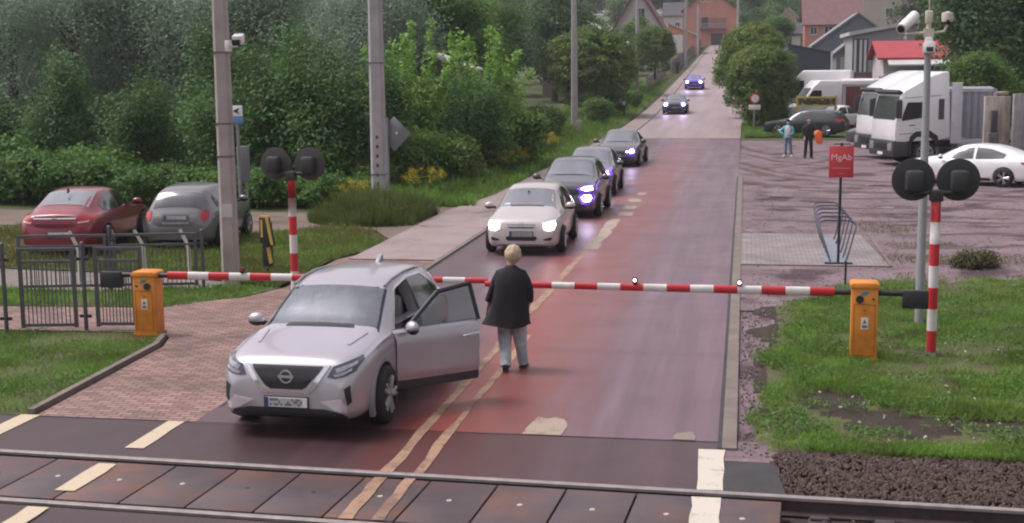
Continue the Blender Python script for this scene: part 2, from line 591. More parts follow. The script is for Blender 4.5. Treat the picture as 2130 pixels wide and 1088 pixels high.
# ---- painted markings
def marking(name, pts, m, z=.006):
    return poly_sheet(name, pts, z, m)
def ragged(x0, x1, y0, y1, seed, step=.5, amp=.025):
    rn = random.Random(seed)
    n = max(2, int((y1-y0)/step))
    L = [(x0(y0+(y1-y0)*i/n)+rn.uniform(-amp, amp), y0+(y1-y0)*i/n) for i in range(n+1)]
    Rr = [(x1(y0+(y1-y0)*i/n)+rn.uniform(-amp, amp), y0+(y1-y0)*i/n) for i in range(n+1)]
    return L+Rr[::-1]
cl = lambda o: (lambda y: -3.80+o+.006*(y-13))
marking("centre_line", ragged(cl(0), cl(.13), 13.52, 24, 1), M_LINE_BROWN)
marking("centre_line", ragged(cl(.34), cl(.45), 13.52, 21, 2), M_LINE_BROWN)
marking("centre_line", ragged(cl(0), cl(.15), 24, 31, 3), M_LINE_BROWN)
marking("centre_line", ragged(cl(0), cl(.30), 31.2, 37.5, 4, .4, .06), M_LINE_PALE)
for i, y in enumerate((38.4, 40.2, 42.3, 44.6, 47, 50, 54)):
    marking("centre_dash", ragged(cl(.05), cl(.5-.03*i), y, y+.9, 20+i, .3, .08), M_LINE_PALE)
marking("edge_line", ragged(lambda y: -6.97, lambda y: -6.74, 14.02, 15.21, 5, .3, .01), M_LINE_CREAM)
marking("edge_line", [(-8.98, 14.1), (-8.72, 14.1), (-8.70, 15.27), (-8.96, 15.27)], M_LINE_CREAM)
marking("edge_line", ragged(lambda y: -.44, lambda y: -.17, 13.36, 14.83, 6, .3, .02), M_LINE_WHITE)
marking("stop_patch", [(-2.53, 15.19), (-2.52, 15.5), (-2.46, 15.98), (-2.33, 15.9), (-2.25, 16.0), (-2.11, 15.88), (-2.04, 15.6), (-2.07, 15.19)], M_LINE_PALE, .007)
marking("stop_patch", [(-.78, 15.19), (-.74, 15.45), (-.55, 15.55), (-.5, 15.3), (-.52, 15.18)], worn_paint("ghost_paint", (.22, .17, .14), (.15, .122, .12), .5), .007)
strip("road_seam", -6.6, -.2, 77.75, 78.2, .004, M_LINE_PALE, .3)

# ================================================================ rails and crossing panels
M_RAIL = mat("worn_rail_steel", (.27, .235, .225), .55, .25, .2, 6)
M_RAILSIDE = mat("rusty_rail_side", (.055, .038, .042), .7, .2, .3, 9)
def rail(y_off, label):
    prof = [(-.07, -.17), (.07, -.17), (.07, -.155), (.012, -.13), (.012, -.03), (.038, -.015), (.040, .014), (.032, .022), (-.032, .022), (-.040, .014), (-.038, -.015), (-.012, -.03), (-.012, -.13), (-.07, -.155)]
    mb = MB()
    mb.slot(0).prism(prof, 'X', -14, 12)
    me = mb.mesh("rail")
    for p in me.polygons:
        p.material_index = 0 if (p.center.z > -.016) else 1
    o = link("rail", me, [M_RAIL, M_RAILSIDE], None, (-2.8, 13.40+y_off, 0), math.atan(RA))
    tag(o, label, "rail", "rails of the level crossing")
rail(0, "far steel rail crossing the asphalt just in front of the silver car")
rail(-1.57, "near steel rail leaving the frame at the lower left corner")
M_FLANGE = mat("flangeway_rubber", (.022, .019, .024), .7)
for dy in (-.085, -1.57+.085):
    mbf = MB()
    mbf.bb(-14, 3.0, -.045, .045, -.12, -.035)
    o = mbf.build("flangeway", M_FLANGE, None, loc=(-2.8, 13.40+dy, 0), rz=math.atan(RA))
    tag(o, kind='structure')

def panel_mat():
    m, nt, b = new_mat("crossing_panel_concrete")
    geo = nd(nt, "ShaderNodeNewGeometry")
    oi = nd(nt, "ShaderNodeObjectInfo")
    n = noise_node(nt, 1.3, 6, geo.outputs["Position"])
    n2 = noise_node(nt, 50, 3, geo.outputs["Position"])
    c = ramp(nt, n.outputs["Fac"], [(.3, (.050, .035, .040)), (.47, (.078, .052, .056)), (.58, (.105, .053, .043)), (.72, (.145, .070, .048)), (.85, (.10, .066, .064))]).outputs["Color"]
    c2 = ramp(nt, oi.outputs["Random"], [(0, (.82, .84, .88)), (.5, (1, 1, 1)), (1, (1.15, 1.05, 1.0))]).outputs["Color"]
    c = mixc(nt, 1., c, c2, 'MULTIPLY')
    s = ramp(nt, n2.outputs["Fac"], [(.3, (.85, .85, .85)), (.7, (1.12, 1.12, 1.12))]).outputs["Color"]
    c = mixc(nt, 1., c, s, 'MULTIPLY')
    nt.links.new(c, b.inputs["Base Color"])
    b.inputs["Roughness"].default_value = .42
    bump(nt, b, n2.outputs["Fac"], .2, .005)
    return m
M_PANEL = panel_mat()
M_PIN = mat("panel_pin_dark", (.03, .025, .027), .6)
M_PINL = mat("panel_pin_pale", (.45, .38, .33), .6)
protos = []
for pm in (M_PIN, M_PINL):
    mb = MB()
    mb.slot(0).bb(-.352, .352, -.64, .64, -.16, .004)
    me = mb.mesh("crossing_panel", None, .012)
    o = link("crossing_panel", me, M_PANEL)
    mp_ = MB()
    mp_.lathe([(0, .010), (.026, .010), (.03, .006), (.03, -.01)], (.0, .05, 0), 'Z', 10)
    mp_.build("lifting_pin", pm, o, 40)
    protos.append(o)
used = [False, False]
rn = random.Random(5)
for i in range(17):
    x = .03-.722*i
    k = 0 if rn.random() < .6 else 1
    o = protos[k] if not used[k] else copy_tree(protos[k])
    used[k] = True
    o.location = (x, rail_y(x)-.785, 0)
    o.rotation_euler = (0, 0, math.atan(RA))
    if i == 0:
        lab = "last concrete crossing panel at the open track, under the worn white edge line"
    elif i in (4, 5, 6):
        lab = "concrete crossing panel between the rails crossed by the rusty double centre line"
    elif i in (9, 10):
        lab = "concrete crossing panel between the rails carrying the cream edge dash"
    elif i < 4:
        lab = "grey concrete crossing panel between the rails right of the double centre line"
    elif i < 9:
        lab = "stained concrete crossing panel between the rails left of the double centre line"
    else:
        lab = "brown stained concrete crossing panel between the rails left of the cream edge dash"
    tag(o, lab, "crossing panel", "concrete panels laid between the rails")
for nm, pts, m_ in (("centre_line", [(-3.80, 11.98), (-3.66, 11.98), (-3.66, 13.3), (-3.80, 13.3)], M_LINE_BROWN),
                   ("centre_line", [(-3.47, 11.98), (-3.35, 11.98), (-3.35, 13.3), (-3.47, 13.3)], M_LINE_BROWN),
                   ("edge_line", [(-6.97, 12.42), (-6.74, 12.46), (-6.74, 13.38), (-6.97, 13.38)], M_LINE_CREAM),
                   ("edge_line", [(-.46, 11.9), (-.18, 11.9), (-.18, 13.10), (-.46, 13.10)], M_LINE_WHITE),
                   ("edge_line", [(-6.97, 10), (-6.74, 10), (-6.74, 11.9), (-6.97, 11.9)], M_LINE_CREAM)):
    marking(nm, ragged(lambda y, p=pts: p[0][0], lambda y, p=pts: p[1][0], pts[0][1], pts[2][1], 9, .25, .012), m_, .0135)
marking("edge_line", [(-6.97, 9.5), (-6.74, 9.5), (-6.74, 11.8), (-6.97, 11.8)], M_LINE_CREAM, .005)
marking("centre_line", [(-3.80, 9.5), (-3.66, 9.5), (-3.66, 11.68), (-3.80, 11.68)], M_LINE_BROWN, .005)

# open track on the right: sleepers and ballast
M_BED = ground_mat("ballast_bed", [(.3, (.030, .024, .022)), (.7, (.075, .058, .052))], 3, 20)
M_SLEEPER = mat("dark_concrete_sleeper", (.06, .05, .052), .8, 0, .25, 6)
poly_sheet("track_bed", [(.38, 8), (14, 8), (14, 13.9), (1.0, 14.5), (.36, 14.45)], -.185, M_BED)
for i in range(9):
    x = .75+i*.62
    mb = MB()
    mb.prism([(-.13, -.24), (.13, -.24), (.10, -.165), (-.10, -.165)], 'Y', -1.25, 1.25)
    mb.bb(-.09, .09, .60, .68, -.165, -.13)
    mb.bb(-.09, .09, .89, .97, -.165, -.13)
    o = mb.build("railway_sleeper", M_SLEEPER, None, bevel=.008, loc=(x, rail_y(x)-.785, 0), rz=math.atan(RA))
    tag(o, "dark concrete railway sleeper under the rails in the open track on the right", "sleeper", "sleepers of the open track")

def stones(name, n, seed, accept, base_z, smin, smax, m):
    rng = np.random.default_rng(seed)
    ico = bmesh.new()
    bmesh.ops.create_icosphere(ico, subdivisions=1, radius=1)
    iv = np.array([v.co[:] for v in ico.verts])
    fi = np.array([[v.index for v in f.verts] for f in ico.faces])
    ico.free()
    Vs = []; Fs = []; k = 0
    while k < n:
        p = accept(rng)
        if p is None:
            continue
        s = rng.uniform(smin, smax)
        q = iv*(1+rng.uniform(-.35, .25, (len(iv), 1)))*s*rng.uniform(.6, 1.25, 3)
        a = rng.uniform(0, 2*PI); b = rng.uniform(0, PI)
        ca, sa, cb, sb = math.cos(a), math.sin(a), math.cos(b), math.sin(b)
        q = q @ np.array([[ca, -sa, 0], [sa, ca, 0], [0, 0, 1]]) @ np.array([[1, 0, 0], [0, cb, -sb], [0, sb, cb]])
        q[:, 0] += p[0]; q[:, 1] += p[1]; q[:, 2] += base_z+p[2]
        Vs.append(q); Fs.append(fi+k*len(iv))
        k += 1
    me = np_mesh(name, np.vstack(Vs), np.vstack(Fs))
    me.polygons.foreach_set("use_smooth", [False]*len(me.polygons))
    return link(name, me, m)
M_STONE = ground_mat("dark_ballast_stone", [(.3, (0.034, 0.023, 0.02)), (.5, (0.072, 0.048, 0.041)), (.75, (0.145, 0.103, 0.091))], 9, 40, .8, .4, .4)
def acc_ballast(rng):
    x = rng.uniform(.36, 6.5); y = rng.uniform(13.25, 14.75)
    top = 14.45+.06*math.sin(x*3)+(.28 if x < 1.9 else .28-.16*(x-1.9))
    if y < rail_y(x)+.10 or y > top: return None
    if x < .40+.05*math.sin(y*9): return None
    t = (y-rail_y(x))/1.2
    return x, y, .12*min(1, t)+.03
tag(stones("ballast_stones", 9000, 3, acc_ballast, -.12, .012, .036, M_STONE), "dark brown ballast stones heaped between the right rail and the grass", "ballast", kind='stuff')
def acc_bed(rng):
    x = rng.uniform(.45, 6); y = rng.uniform(11, 14.0)
    if abs(y-rail_y(x)) < .08 or y > rail_y(x)-.03: return None
    return x, y, 0
tag(stones("bed_stones", 900, 4, acc_bed, -.18, .018, .04, M_STONE), "dark stones between the sleepers of the open track", "ballast", kind='stuff')

# ================================================================ grass
def ns(x, y, s, o=0.):
    return mnoise.noise(Vector((x*s+o, y*s-o, o*.37)))
def blades(name, n, seed, accept, hgt, wid, m, lean=.5, zfun=None):
    rng = np.random.default_rng(seed)
    V = np.zeros((n*4, 3)); F = np.arange(n*4).reshape(n, 4)
    k = 0; tries = 0
    while k < n and tries < n*14:
        tries += 1
        p = accept(rng)
        if p is None:
            continue
        x, y, hs_ = p
        z = zfun(x, y) if zfun else hill(x, y)
        a = rng.uniform(0, 2*PI); h = hgt*hs_*rng.uniform(.45, 1.2); w = wid*rng.uniform(.6, 1.3)
        lx, ly = rng.normal(0, lean, 2)*h
        dx, dy = math.cos(a)*w/2, math.sin(a)*w/2
        V[k*4] = (x-dx, y-dy, z-.01); V[k*4+1] = (x+dx, y+dy, z-.01)
        V[k*4+2] = (x+dx*.35+lx, y+dy*.35+ly, z+h); V[k*4+3] = (x-dx*.35+lx, y-dy*.35+ly, z+h)
        k += 1
    me = np_mesh(name, V[:k*4], F[:k])
    return link(name, me, m)
def leafmat(name, cols, scale=1.2, rough=.55, fine=14.):
    m, nt, b = new_mat(name)
    geo = nd(nt, "ShaderNodeNewGeometry")
    n = noise_node(nt, scale, 4, geo.outputs["Position"])
    n2 = noise_node(nt, fine, 2, geo.outputs["Position"])
    f = math_n(nt, 'ADD', math_n(nt, 'MULTIPLY', n.outputs["Fac"], .66), math_n(nt, 'MULTIPLY', n2.outputs["Fac"], .34))
    k = len(cols)
    st = [(.32+.36*i/(k-1), c) for i, c in enumerate(cols)]
    c = ramp(nt, f, st).outputs["Color"]
    nt.links.new(c, b.inputs["Base Color"])
    b.inputs["Roughness"].default_value = rough
    b.inputs["Specular IOR Level"].default_value = .25
    tl = nd(nt, "ShaderNodeBsdfTranslucent")
    nt.links.new(c, tl.inputs["Color"])
    ms = nd(nt, "ShaderNodeMixShader")
    ms.inputs[0].default_value = .38
    nt.links.new(b.outputs[0], ms.inputs[1]); nt.links.new(tl.outputs[0], ms.inputs[2])
    nt.links.new(ms.outputs[0], nt.nodes["Material Output"].inputs["Surface"])
    MATS[name] = m
    return m
M_GRASS = leafmat("grass_blades", [(0.112, 0.115, 0.036), (0.125, 0.211, 0.041), (0.175, 0.32, 0.054), (0.275, 0.371, 0.096)], 1.0)
M_DRYGRASS = leafmat("dry_grass_blades", [(0.084, 0.09, 0.026), (0.144, 0.15, 0.042), (0.204, 0.18, 0.072)], 1.0)
M_WEED = leafmat("weed_leaves", [(0.063, 0.115, 0.028), (0.098, 0.196, 0.039), (0.138, 0.247, 0.055)], 2.)

M_BARE = ground_mat("bare_dark_soil", [(.3, (0.017, 0.012, 0.009)), (.5, (0.036, 0.025, 0.019)), (.7, (0.059, 0.042, 0.032))], 2.2, 26, .8, 1., .5)
def bare(x, y):
    b = 0
    for cx, cy, rx, ry in ((2.0, 15.95, .8, .55), (2.9, 16.15, .8, .35), (1.5, 16.5, .6, .25), (1.2, 17.1, .5, .5), (.15, 18.5, .22, 2.2), (2.2, 20.9, .4, .2), (5.0, 22.3, 1.0, .25), (.3, 22, .35, 2.5)):
        d = ((x-cx)/rx)**2+((y-cy)/ry)**2
        b = max(b, math.exp(-d))
    return b
def right_verge(x, y):
    if y < 14.42+.05*math.sin(x*3)+(.28 if x < 1.9 else max(-.7, .28-.16*(x-1.9))): return False
    if x < .04+.50*(.28+ns(x, y, .9, 3.)): return False
    top = 24.2+.62*x + 1.6*ns(x, y, .5, 7.)
    return y < top
def vz(x, y):
    return .06+.025*ns(x, y, .6, 1.)-.015*bare(x, y)+(-.12 if y < 14.6 else 0)
def verge_sheet():
    xs = np.arange(.0, 14.1, .12); ys = np.arange(14.2, 33.1, .12)
    idx = {}; V = []; F = []; MI = []
    for j, y in enumerate(ys):
        for i, x in enumerate(xs):
            idx[i, j] = len(V)
            V.append((x, y, vz(x, y)-.03))
    for j in range(len(ys)-1):
        for i in range(len(xs)-1):
            x, y = xs[i]+.06, ys[j]+.06
            if right_verge(x, y):
                F.append((idx[i, j], idx[i+1, j], idx[i+1, j+1], idx[i, j+1])); MI.append(1 if bare(x, y)+.35*ns(x, y, 2.2, 4.) > .42 else 0)
    cnt = {}
    for f in F:
        for v in f: cnt[v] = cnt.get(v, 0)+1
    V = [(x+.04*ns(x, y, 6., 5.), y+.04*ns(x, y, 6., 9.), z if cnt.get(i, 0) == 4 else -.05) for i, (x, y, z) in enumerate(V)]
    me = np_mesh("grass_verge", V, F)
    smooth(me, 180)
    me.polygons.foreach_set("material_index", MI)
    tag(link("grass_verge", me, [M_TURF, M_BARE]), kind='structure')
verge_sheet()
def acc_rv(rng):
    y = 14.2+18*rng.random()**1.5; x = rng.uniform(0, 3.0+.34*(y-12))
    if not right_verge(x, y): return None
    d = .60+1.15*ns(x, y, 1.0, 2.)+.5*ns(x, y, 3.5, 8.)-1.25*bare(x, y)-(.35 if x < .7 else 0)
    if rng.random() > d: return None
    return x, y, 1+.8*ns(x, y, .7, 5.)+.6*ns(x, y, 2.6, 1.)
tag(blades("verge_grass", 90000, 11, acc_rv, .060, .011, M_GRASS, .6, vz), "green grass with bare muddy patches around the right barrier", "grass", kind='stuff')
def leaf_quads(C, N, size, rng, elong=1.5):
    n = len(C)
    a = rng.normal(size=(n, 3)); a /= np.linalg.norm(a, axis=1)[:, None]
    t = rng.normal(size=(n, 3))
    if N is not None:
        t = N+.6*t
        t /= np.linalg.norm(t, axis=1)[:, None]
        a -= (a*t).sum(1)[:, None]*t
        a /= np.linalg.norm(a, axis=1)[:, None]
        b = np.cross(t, a)
    else:
        b = np.cross(a, t); b /= np.linalg.norm(b, axis=1)[:, None]
    s = size*rng.uniform(.6, 1.35, (n, 1))
    V = np.empty((n, 4, 3))
    V[:, 0] = C-a*s*elong/2; V[:, 1] = C+b*s*.42; V[:, 2] = C+a*s*elong/2; V[:, 3] = C-b*s*.42
    return V.reshape(-1, 3), np.arange(n*4).reshape(n, 4)
def weeds(name, n, seed, accept, size, m, zfun, hz=.06):
    rng = np.random.default_rng(seed)
    P = []
    tries = 0
    while len(P) < n and tries < n*12:
        tries += 1
        p = accept(rng)
        if p is not None:
            P.append((p[0], p[1], zfun(p[0], p[1])+rng.uniform(.01, hz)))
    C = np.array(P)
    N = np.tile(np.array([[0, 0, 1.]]), (len(C), 1))
    V, F = leaf_quads(C, N, size, rng)
    return link(name, np_mesh(name, V, F), m)
def acc_dry(rng):
    p = acc_rv(rng)
    return p if p is not None and ns(p[0], p[1], 1.7, 21.) > -.05 else None
tag(blades("verge_dry_grass", 16000, 41, acc_dry, .055, .010, M_DRYGRASS, .8, vz), "dry yellowish stalks mixed into the grass on the right verge", "grass", kind='stuff')
def acc_rw(rng):
    y = 14.2+15*rng.random()**1.6; x = rng.uniform(0, 2.6+.34*(y-12))
    if not right_verge(x, y): return None
    if ns(x, y, 1.3, 9.)+.5*ns(x, y, 4., 2.) < .08 or rng.random() < bare(x, y)*.9: return None
    return x, y
tag(weeds("verge_weeds", 17000, 12, acc_rw, .030, M_WEED, vz, .07), "broad leaved weeds among the grass on the right verge", "weeds", kind='stuff')

# left foreground grass
def inpoly(x, y, P):
    c = False; j = len(P)-1
    for i in range(len(P)):
        if (P[i][1] > y) != (P[j][1] > y) and x < (P[j][0]-P[i][0])*(y-P[i][1])/(P[j][1]-P[i][1])+P[i][0]:
            c = not c
        j = i
    return c
PL1 = [(-8.9, 15.28), (-9.06, 19.5), (-9.25, 20.2), (-9.9, 20.45), (-13, 20.35), (-20, 20.5), (-20, 15.3)]
PL2 = [(-10.4, 22.75), (-9.4, 24.0), (-9.0, 25.2), (-10.35, 25.0), (-13, 24.3), (-20, 24.7), (-20, 22.7), (-14.5, 22.6), (-10.9, 22.8)]
PL3 = [(-9.1, 25.3), (-9.15, 29.0), (-8.85, 30.4), (-8.85, 32.4), (-9.6, 34.2), (-11.0, 35.2), (-12.6, 33), (-20, 34.7), (-40, 34.8), (-40, 26.5), (-20, 27.7), (-13, 26.7), (-10.3, 25.9)]
for P, nm in ((PL1, "grass_verge_left"), (PL2, "grass_band"), (PL3, "parking_grass")):
    poly_sheet(nm, P, -.003, M_TURF)
def acc_poly(P, bx, dens=.75, o=1.):
    def f(rng):
        x = rng.uniform(bx[0], bx[1]); y = rng.uniform(bx[2], bx[3])
        if not inpoly(x, y, P): return None
        if rng.random() > dens+1.0*ns(x, y, 1.0, o): return None
        return x, y, 1+.6*ns(x, y, .8, o+3)
    return f
z0 = lambda x, y: 0.
tag(blades("left_verge_grass", 32000, 13, acc_poly(PL1, (-14, -8.8, 15.2, 20.6)), .065, .011, M_GRASS, .55, z0), "green grass in the lower left corner in front of the metal fence", "grass", kind='stuff')
tag(weeds("left_verge_weeds", 5500, 14, lambda r: (lambda p: None if p is None or ns(p[0], p[1], 1.4, 4.) < .02 else p)(acc_poly(PL1, (-14, -8.8, 15.2, 20.6))(r)), .03, M_WEED, z0, .07), "broad leaved weeds in the lower left grass", "weeds", kind='stuff')
tag(blades("band_grass", 10000, 15, acc_poly(PL2, (-16, -9, 22.5, 25.3)), .09, .016, M_GRASS, .5, z0), "narrow grass band between the walkway and the gravel behind the fence", "grass", kind='stuff')
tag(blades("parking_grass_blades", 22000, 16, acc_poly(PL3, (-20, -8.8, 25.2, 35.3)), .13, .022, M_DRYGRASS, .5, z0), "yellowish grass around the two parked cars on the left", "grass", kind='stuff')
tag(blades("parking_grass_green", 12000, 17, acc_poly(PL3, (-14, -8.8, 25.2, 35.3), .4, 6.), .12, .022, M_GRASS, .5, z0), "fresh green grass beside the pavement behind the left barrier", "grass", kind='stuff')
# roadside verge on the left, along the trees
def acc_rsv(rng):
    y = 40.5+110*rng.random()**1.6; x = rng.uniform(-14.5, -8.15)
    edge = -8.3+.5*ns(x, y, .3, 2.)+.004*(y-40)
    if x > edge: return None
    return x, y, (1.3 if x < edge-1.2 else .8)+.5*ns(x, y, .5, 1.)
strip("roadside_verge", -16, -8.1, 40.7, 160, -.02, M_TURF, 5)
tag(blades("roadside_grass", 34000, 18, acc_rsv, .30, .05, M_GRASS, .4), "long grass along the left pavement below the trees", "grass", kind='stuff')
def acc_rr(rng):
    x = rng.uniform(-.02, 3.4); y = rng.uniform(79, 93)
    return x, y, 1
strip("corner_verge", -.03, 3.5, 79, 93, -.002, M_TURF, 3)
tag(blades("corner_grass", 6000, 19, acc_rr, .22, .06, M_GRASS, .4), "grass under the round tree at the yard entrance", "grass", kind='stuff')

M_PEBBLE = ground_mat("yard_pebbles", [(.3, (0.073, 0.049, 0.045)), (.5, (0.174, 0.126, 0.114)), (.75, (0.291, 0.224, 0.208))], 5, 40, .8, .3, .4)
def acc_yard(rng):
    y = 24+34*rng.random()**1.5; x = rng.uniform(0, 3+.22*y)
    if -.1 < x < 3.2 and 28.9 < y < 34.7: return None
    if y < 24.5+.62*x: return None
    return x, y, 0
tag(stones("yard_gravel", 3600, 8, acc_yard, .0, .008, .034, M_PEBBLE), "loose gravel and clods scattered over the muddy yard", "gravel", kind='stuff')
def acc_edge(rng):
    y = 14.6+12*rng.random(); x = rng.uniform(0, 1.6)
    if right_verge(x, y) and rng.random() < .8: return None
    return x, y, 0
tag(stones("verge_gravel", 1500, 9, acc_edge, .0, .008, .022, M_PEBBLE), "small stones along the right kerb", "gravel", kind='stuff')
def acc_yg(rng):
    y = 25+12*rng.random(); x = rng.uniform(3.0, 10)
    if ns(x, y, .55, 12.) < .22: return None
    return x, y, .8
tag(blades("yard_tufts", 5000, 31, acc_yg, .09, .016, M_DRYGRASS, .6, z0), "thin grass tufts at the near edge of the yard", "grass", kind='stuff')

def acc_litter(rng):
    y = 14.5+10*rng.random(); x = rng.uniform(.2, 6)
    return (x, y, vz(x, y)-.02) if right_verge(x, y) else None
tag(stones("verge_pebbles", 260, 17, acc_litter, .0, .008, .03, mat("pale_pebble", (.42, .38, .33), .8, 0, .3, 3)), "pale pebbles lying in the grass of the right verge", "pebbles", kind='stuff')

# ruts, puddles and tracks in the yard
M_RUT = ground_mat("wet_mud_rut", [(.3, (0.078, 0.057, 0.053)), (.6, (0.137, 0.105, 0.100)), (.8, (0.208, 0.169, 0.163))], 1.2, 12, .95, .8, .4, spec=.05)
M_PUDDLE = mat("puddle_water", (.045, .036, .038), .06, 0, .2, 2, spec=.7)
def track(name, pts, w, seed, m=M_RUT, z=.009):
    rn = random.Random(seed)
    mb = MB(); L = []
    P = []
    for a, b in zip(pts[:-1], pts[1:]):
        for k in range(8):
            P.append(Vector(a).lerp(Vector(b), k/8))
    n = len(P)
    for i, p in enumerate(P):
        d = (P[min(n-1, i+1)]-P[max(0, i-1)]).normalized(); q = Vector((-d.y, d.x))
        e = min(1, i/3, (n-1-i)/3)*w*rn.uniform(.45, 1.2)/2+.01
        L.append((p+q*(e+rn.uniform(0, .06)), p-q*(e+rn.uniform(0, .06))))
    vs = []; fs = []
    for a, b in L: vs += [(a.x, a.y, z), (b.x, b.y, z)]
    for i in range(n-1): fs.append((2*i, 2*i+1, 2*i+3, 2*i+2))
    mb.add(vs, fs)
    tag(mb.build(name, m), kind='structure')
for i, (pts, w) in enumerate([
  ([(-.3, 60), (1.2, 54.5), (3.5, 51), (6.5, 48.8)], .4), ([(-.3, 57), (1.0, 52.6), (3.2, 49.2), (6.8, 46.8), (9, 46)], .45), ([(-.2, 66), (1.5, 60), (4, 56.5)], .35),
  ([(.3, 44.5), (2.8, 43.6), (5.5, 44.0), (9.0, 42.8)], .55), ([(.3, 41.4), (3.2, 40.8), (6.2, 41.2), (9.4, 40.2)], .4), ([(1.8, 46.5), (4.2, 45.8), (7.5, 45.5)], .6),
  ([(.2, 37.8), (2.2, 37.2), (5.0, 37.6), (8.2, 36.9)], .35), ([(3.6, 34.2), (5.8, 35.0), (8.5, 34.5)], .4), ([(.1, 50), (.9, 48.4), (2.4, 47.4)], .6), ([(3.4, 32), (5.2, 32.2), (7.6, 33.2)], .3),
  ([(-.5, 74), (.3, 68), (1.6, 63.5)], .4), ([(.8, 56), (3.2, 59.6), (4.4, 64)], .4)]):
    track("mud_rut", pts, w, 60+i)
for i, (pts, w) in enumerate([([(.8, 44.0), (2.0, 43.9)], .35), ([(4.2, 48.6), (5.4, 48.2)], .45), ([(3.9, 41.0), (4.8, 41.1)], .25), ([(-5.3, 47.5), (-5.6, 55)], .5), ([(1.4, 38.9), (2.3, 39.0)], .3)]):
    track("puddle", pts, w, 90+i, M_PUDDLE, .013)
# overgrown weeds round the second pole
def acc_ow(rng):
    a = rng.uniform(0, 2*PI); d = 2.1*math.sqrt(rng.random())
    x, y = -10.3+d*math.cos(a)*.95, 37.2+d*math.sin(a)
    if x > -8.9: return None
    return x, y, 1.15-.38*d+.3*ns(x, y, 1.2, 3.)
M_OVERW = leafmat("overgrown_weed_blades", [(.05, .07, .02), (.085, .12, .03), (.12, .17, .04), (.17, .19, .06)], 1.6)
tag(blades("overgrown_weeds", 9000, 51, acc_ow, .85, .022, M_OVERW, .30, z0), "tall olive weeds overgrowing the foot of the second concrete pole", "weeds", kind='stuff')
# ================================================================ vegetation
M_BARK = mat("tree_bark", (.07, .055, .045), .9, 0, .35, 6, bmp=.6, bscale=12)
L_WILLOW = leafmat("willow_leaves", [(0.090, 0.134, 0.083), (0.163, 0.225, 0.154), (0.235, 0.305, 0.220), (0.308, 0.374, 0.295)], .32, fine=3.)
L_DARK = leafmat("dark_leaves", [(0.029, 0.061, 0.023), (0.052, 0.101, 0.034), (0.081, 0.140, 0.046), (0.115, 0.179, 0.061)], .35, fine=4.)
L_MID = leafmat("mid_green_leaves", [(0.048, 0.095, 0.025), (0.083, 0.157, 0.036), (0.122, 0.222, 0.048), (0.172, 0.272, 0.072)], .4, fine=4.)
L_VINE = leafmat("vine_leaves", [(0.034, 0.072, 0.027), (0.060, 0.128, 0.036), (0.096, 0.192, 0.049), (0.167, 0.262, 0.075)], .55, fine=5.)
L_BRIGHT = leafmat("bright_leaves", [(0.149, 0.269, 0.053), (0.230, 0.397, 0.080), (0.310, 0.494, 0.116)], .9, fine=4.)
L_YGREEN = leafmat("yellow_green_leaves", [(0.052, 0.106, 0.021), (0.089, 0.171, 0.031), (0.141, 0.218, 0.047), (0.198, 0.246, 0.058)], .8, fine=4.)
L_LINDEN = leafmat("linden_leaves", [(0.045, 0.095, 0.028), (0.090, 0.160, 0.039), (0.159, 0.232, 0.053), (0.251, 0.279, 0.066)], .5, fine=4.)
L_HEDGE = leafmat("bramble_leaves", [(0.038, 0.082, 0.017), (0.065, 0.140, 0.025), (0.094, 0.192, 0.035), (0.135, 0.236, 0.053)], .6, fine=6.)
L_OLIVE = leafmat("olive_leaves", [(0.06, 0.066, 0.026), (0.102, 0.102, 0.042), (0.138, 0.126, 0.058)], 1., fine=5.)
L_FLOWER = leafmat("goldenrod_blossom", [(0.432, 0.348, 0.036), (0.6, 0.48, 0.06)], 2.)

def lobe_leaves(rng, lobes, n, clump=.38, per=28, flat=.75, lift=.6, rmin=.22):
    """leaf centres and outward normals, clumped on and in the lobes"""
    vol = np.array([max(.05, (l[1][0]*l[1][1]*l[1][2])**.67) for l in lobes]); vol /= vol.sum()
    C = []; N = []
    for (c, r), w in zip(lobes, vol):
        m = max(4, int(n*w/per))
        d = rng.normal(size=(m, 3)); d /= np.linalg.norm(d, axis=1)[:, None]
        d[:, 2] = np.where(d[:, 2] < -.5, -d[:, 2], d[:, 2])
        rad = rng.uniform(rmin, 1.06, (m, 1))**.42
        cc = np.array(c)+d*rad*np.array(r)
        for k in range(m):
            q = cc[k]+rng.normal(size=(per, 3))*clump*np.array([1, 1, flat])
            C.append(q); N.append(np.tile(d[k]*.8+np.array([0, 0, lift]), (per, 1)))
    return np.vstack(C), np.vstack(N)

def trunk_mesh(rng, h, r, limbs=6, spread=1.4, lean=.1):
    mb = MB()
    top = Vector((rng.uniform(-lean, lean)*h, rng.uniform(-lean, lean)*h, h))
    pts = [Vector((0, 0, -.1)), Vector((top.x*.3, top.y*.25, h*.33)), Vector((top.x*.6, top.y*.7, h*.66)), top]
    mb.tube(pts, [r*1.25, r*.9, r*.65, r*.3], 8)
    for i in range(limbs):
        t = rng.uniform(.4, .9)
        k = t*3; j = min(2, int(k))
        p = pts[j].lerp(pts[j+1], k-j)
        a = rng.uniform(0, 2*PI); L = spread*rng.uniform(.6, 1.1)
        q = p+Vector((math.cos(a)*L*.5, math.sin(a)*L*.5, L*.45)); e = p+Vector((math.cos(a)*L, math.sin(a)*L, L*1.1))
        mb.tube([p, q, e], [r*.4, r*.27, r*.1], 6)
    return mb.mesh("trunk", 60)

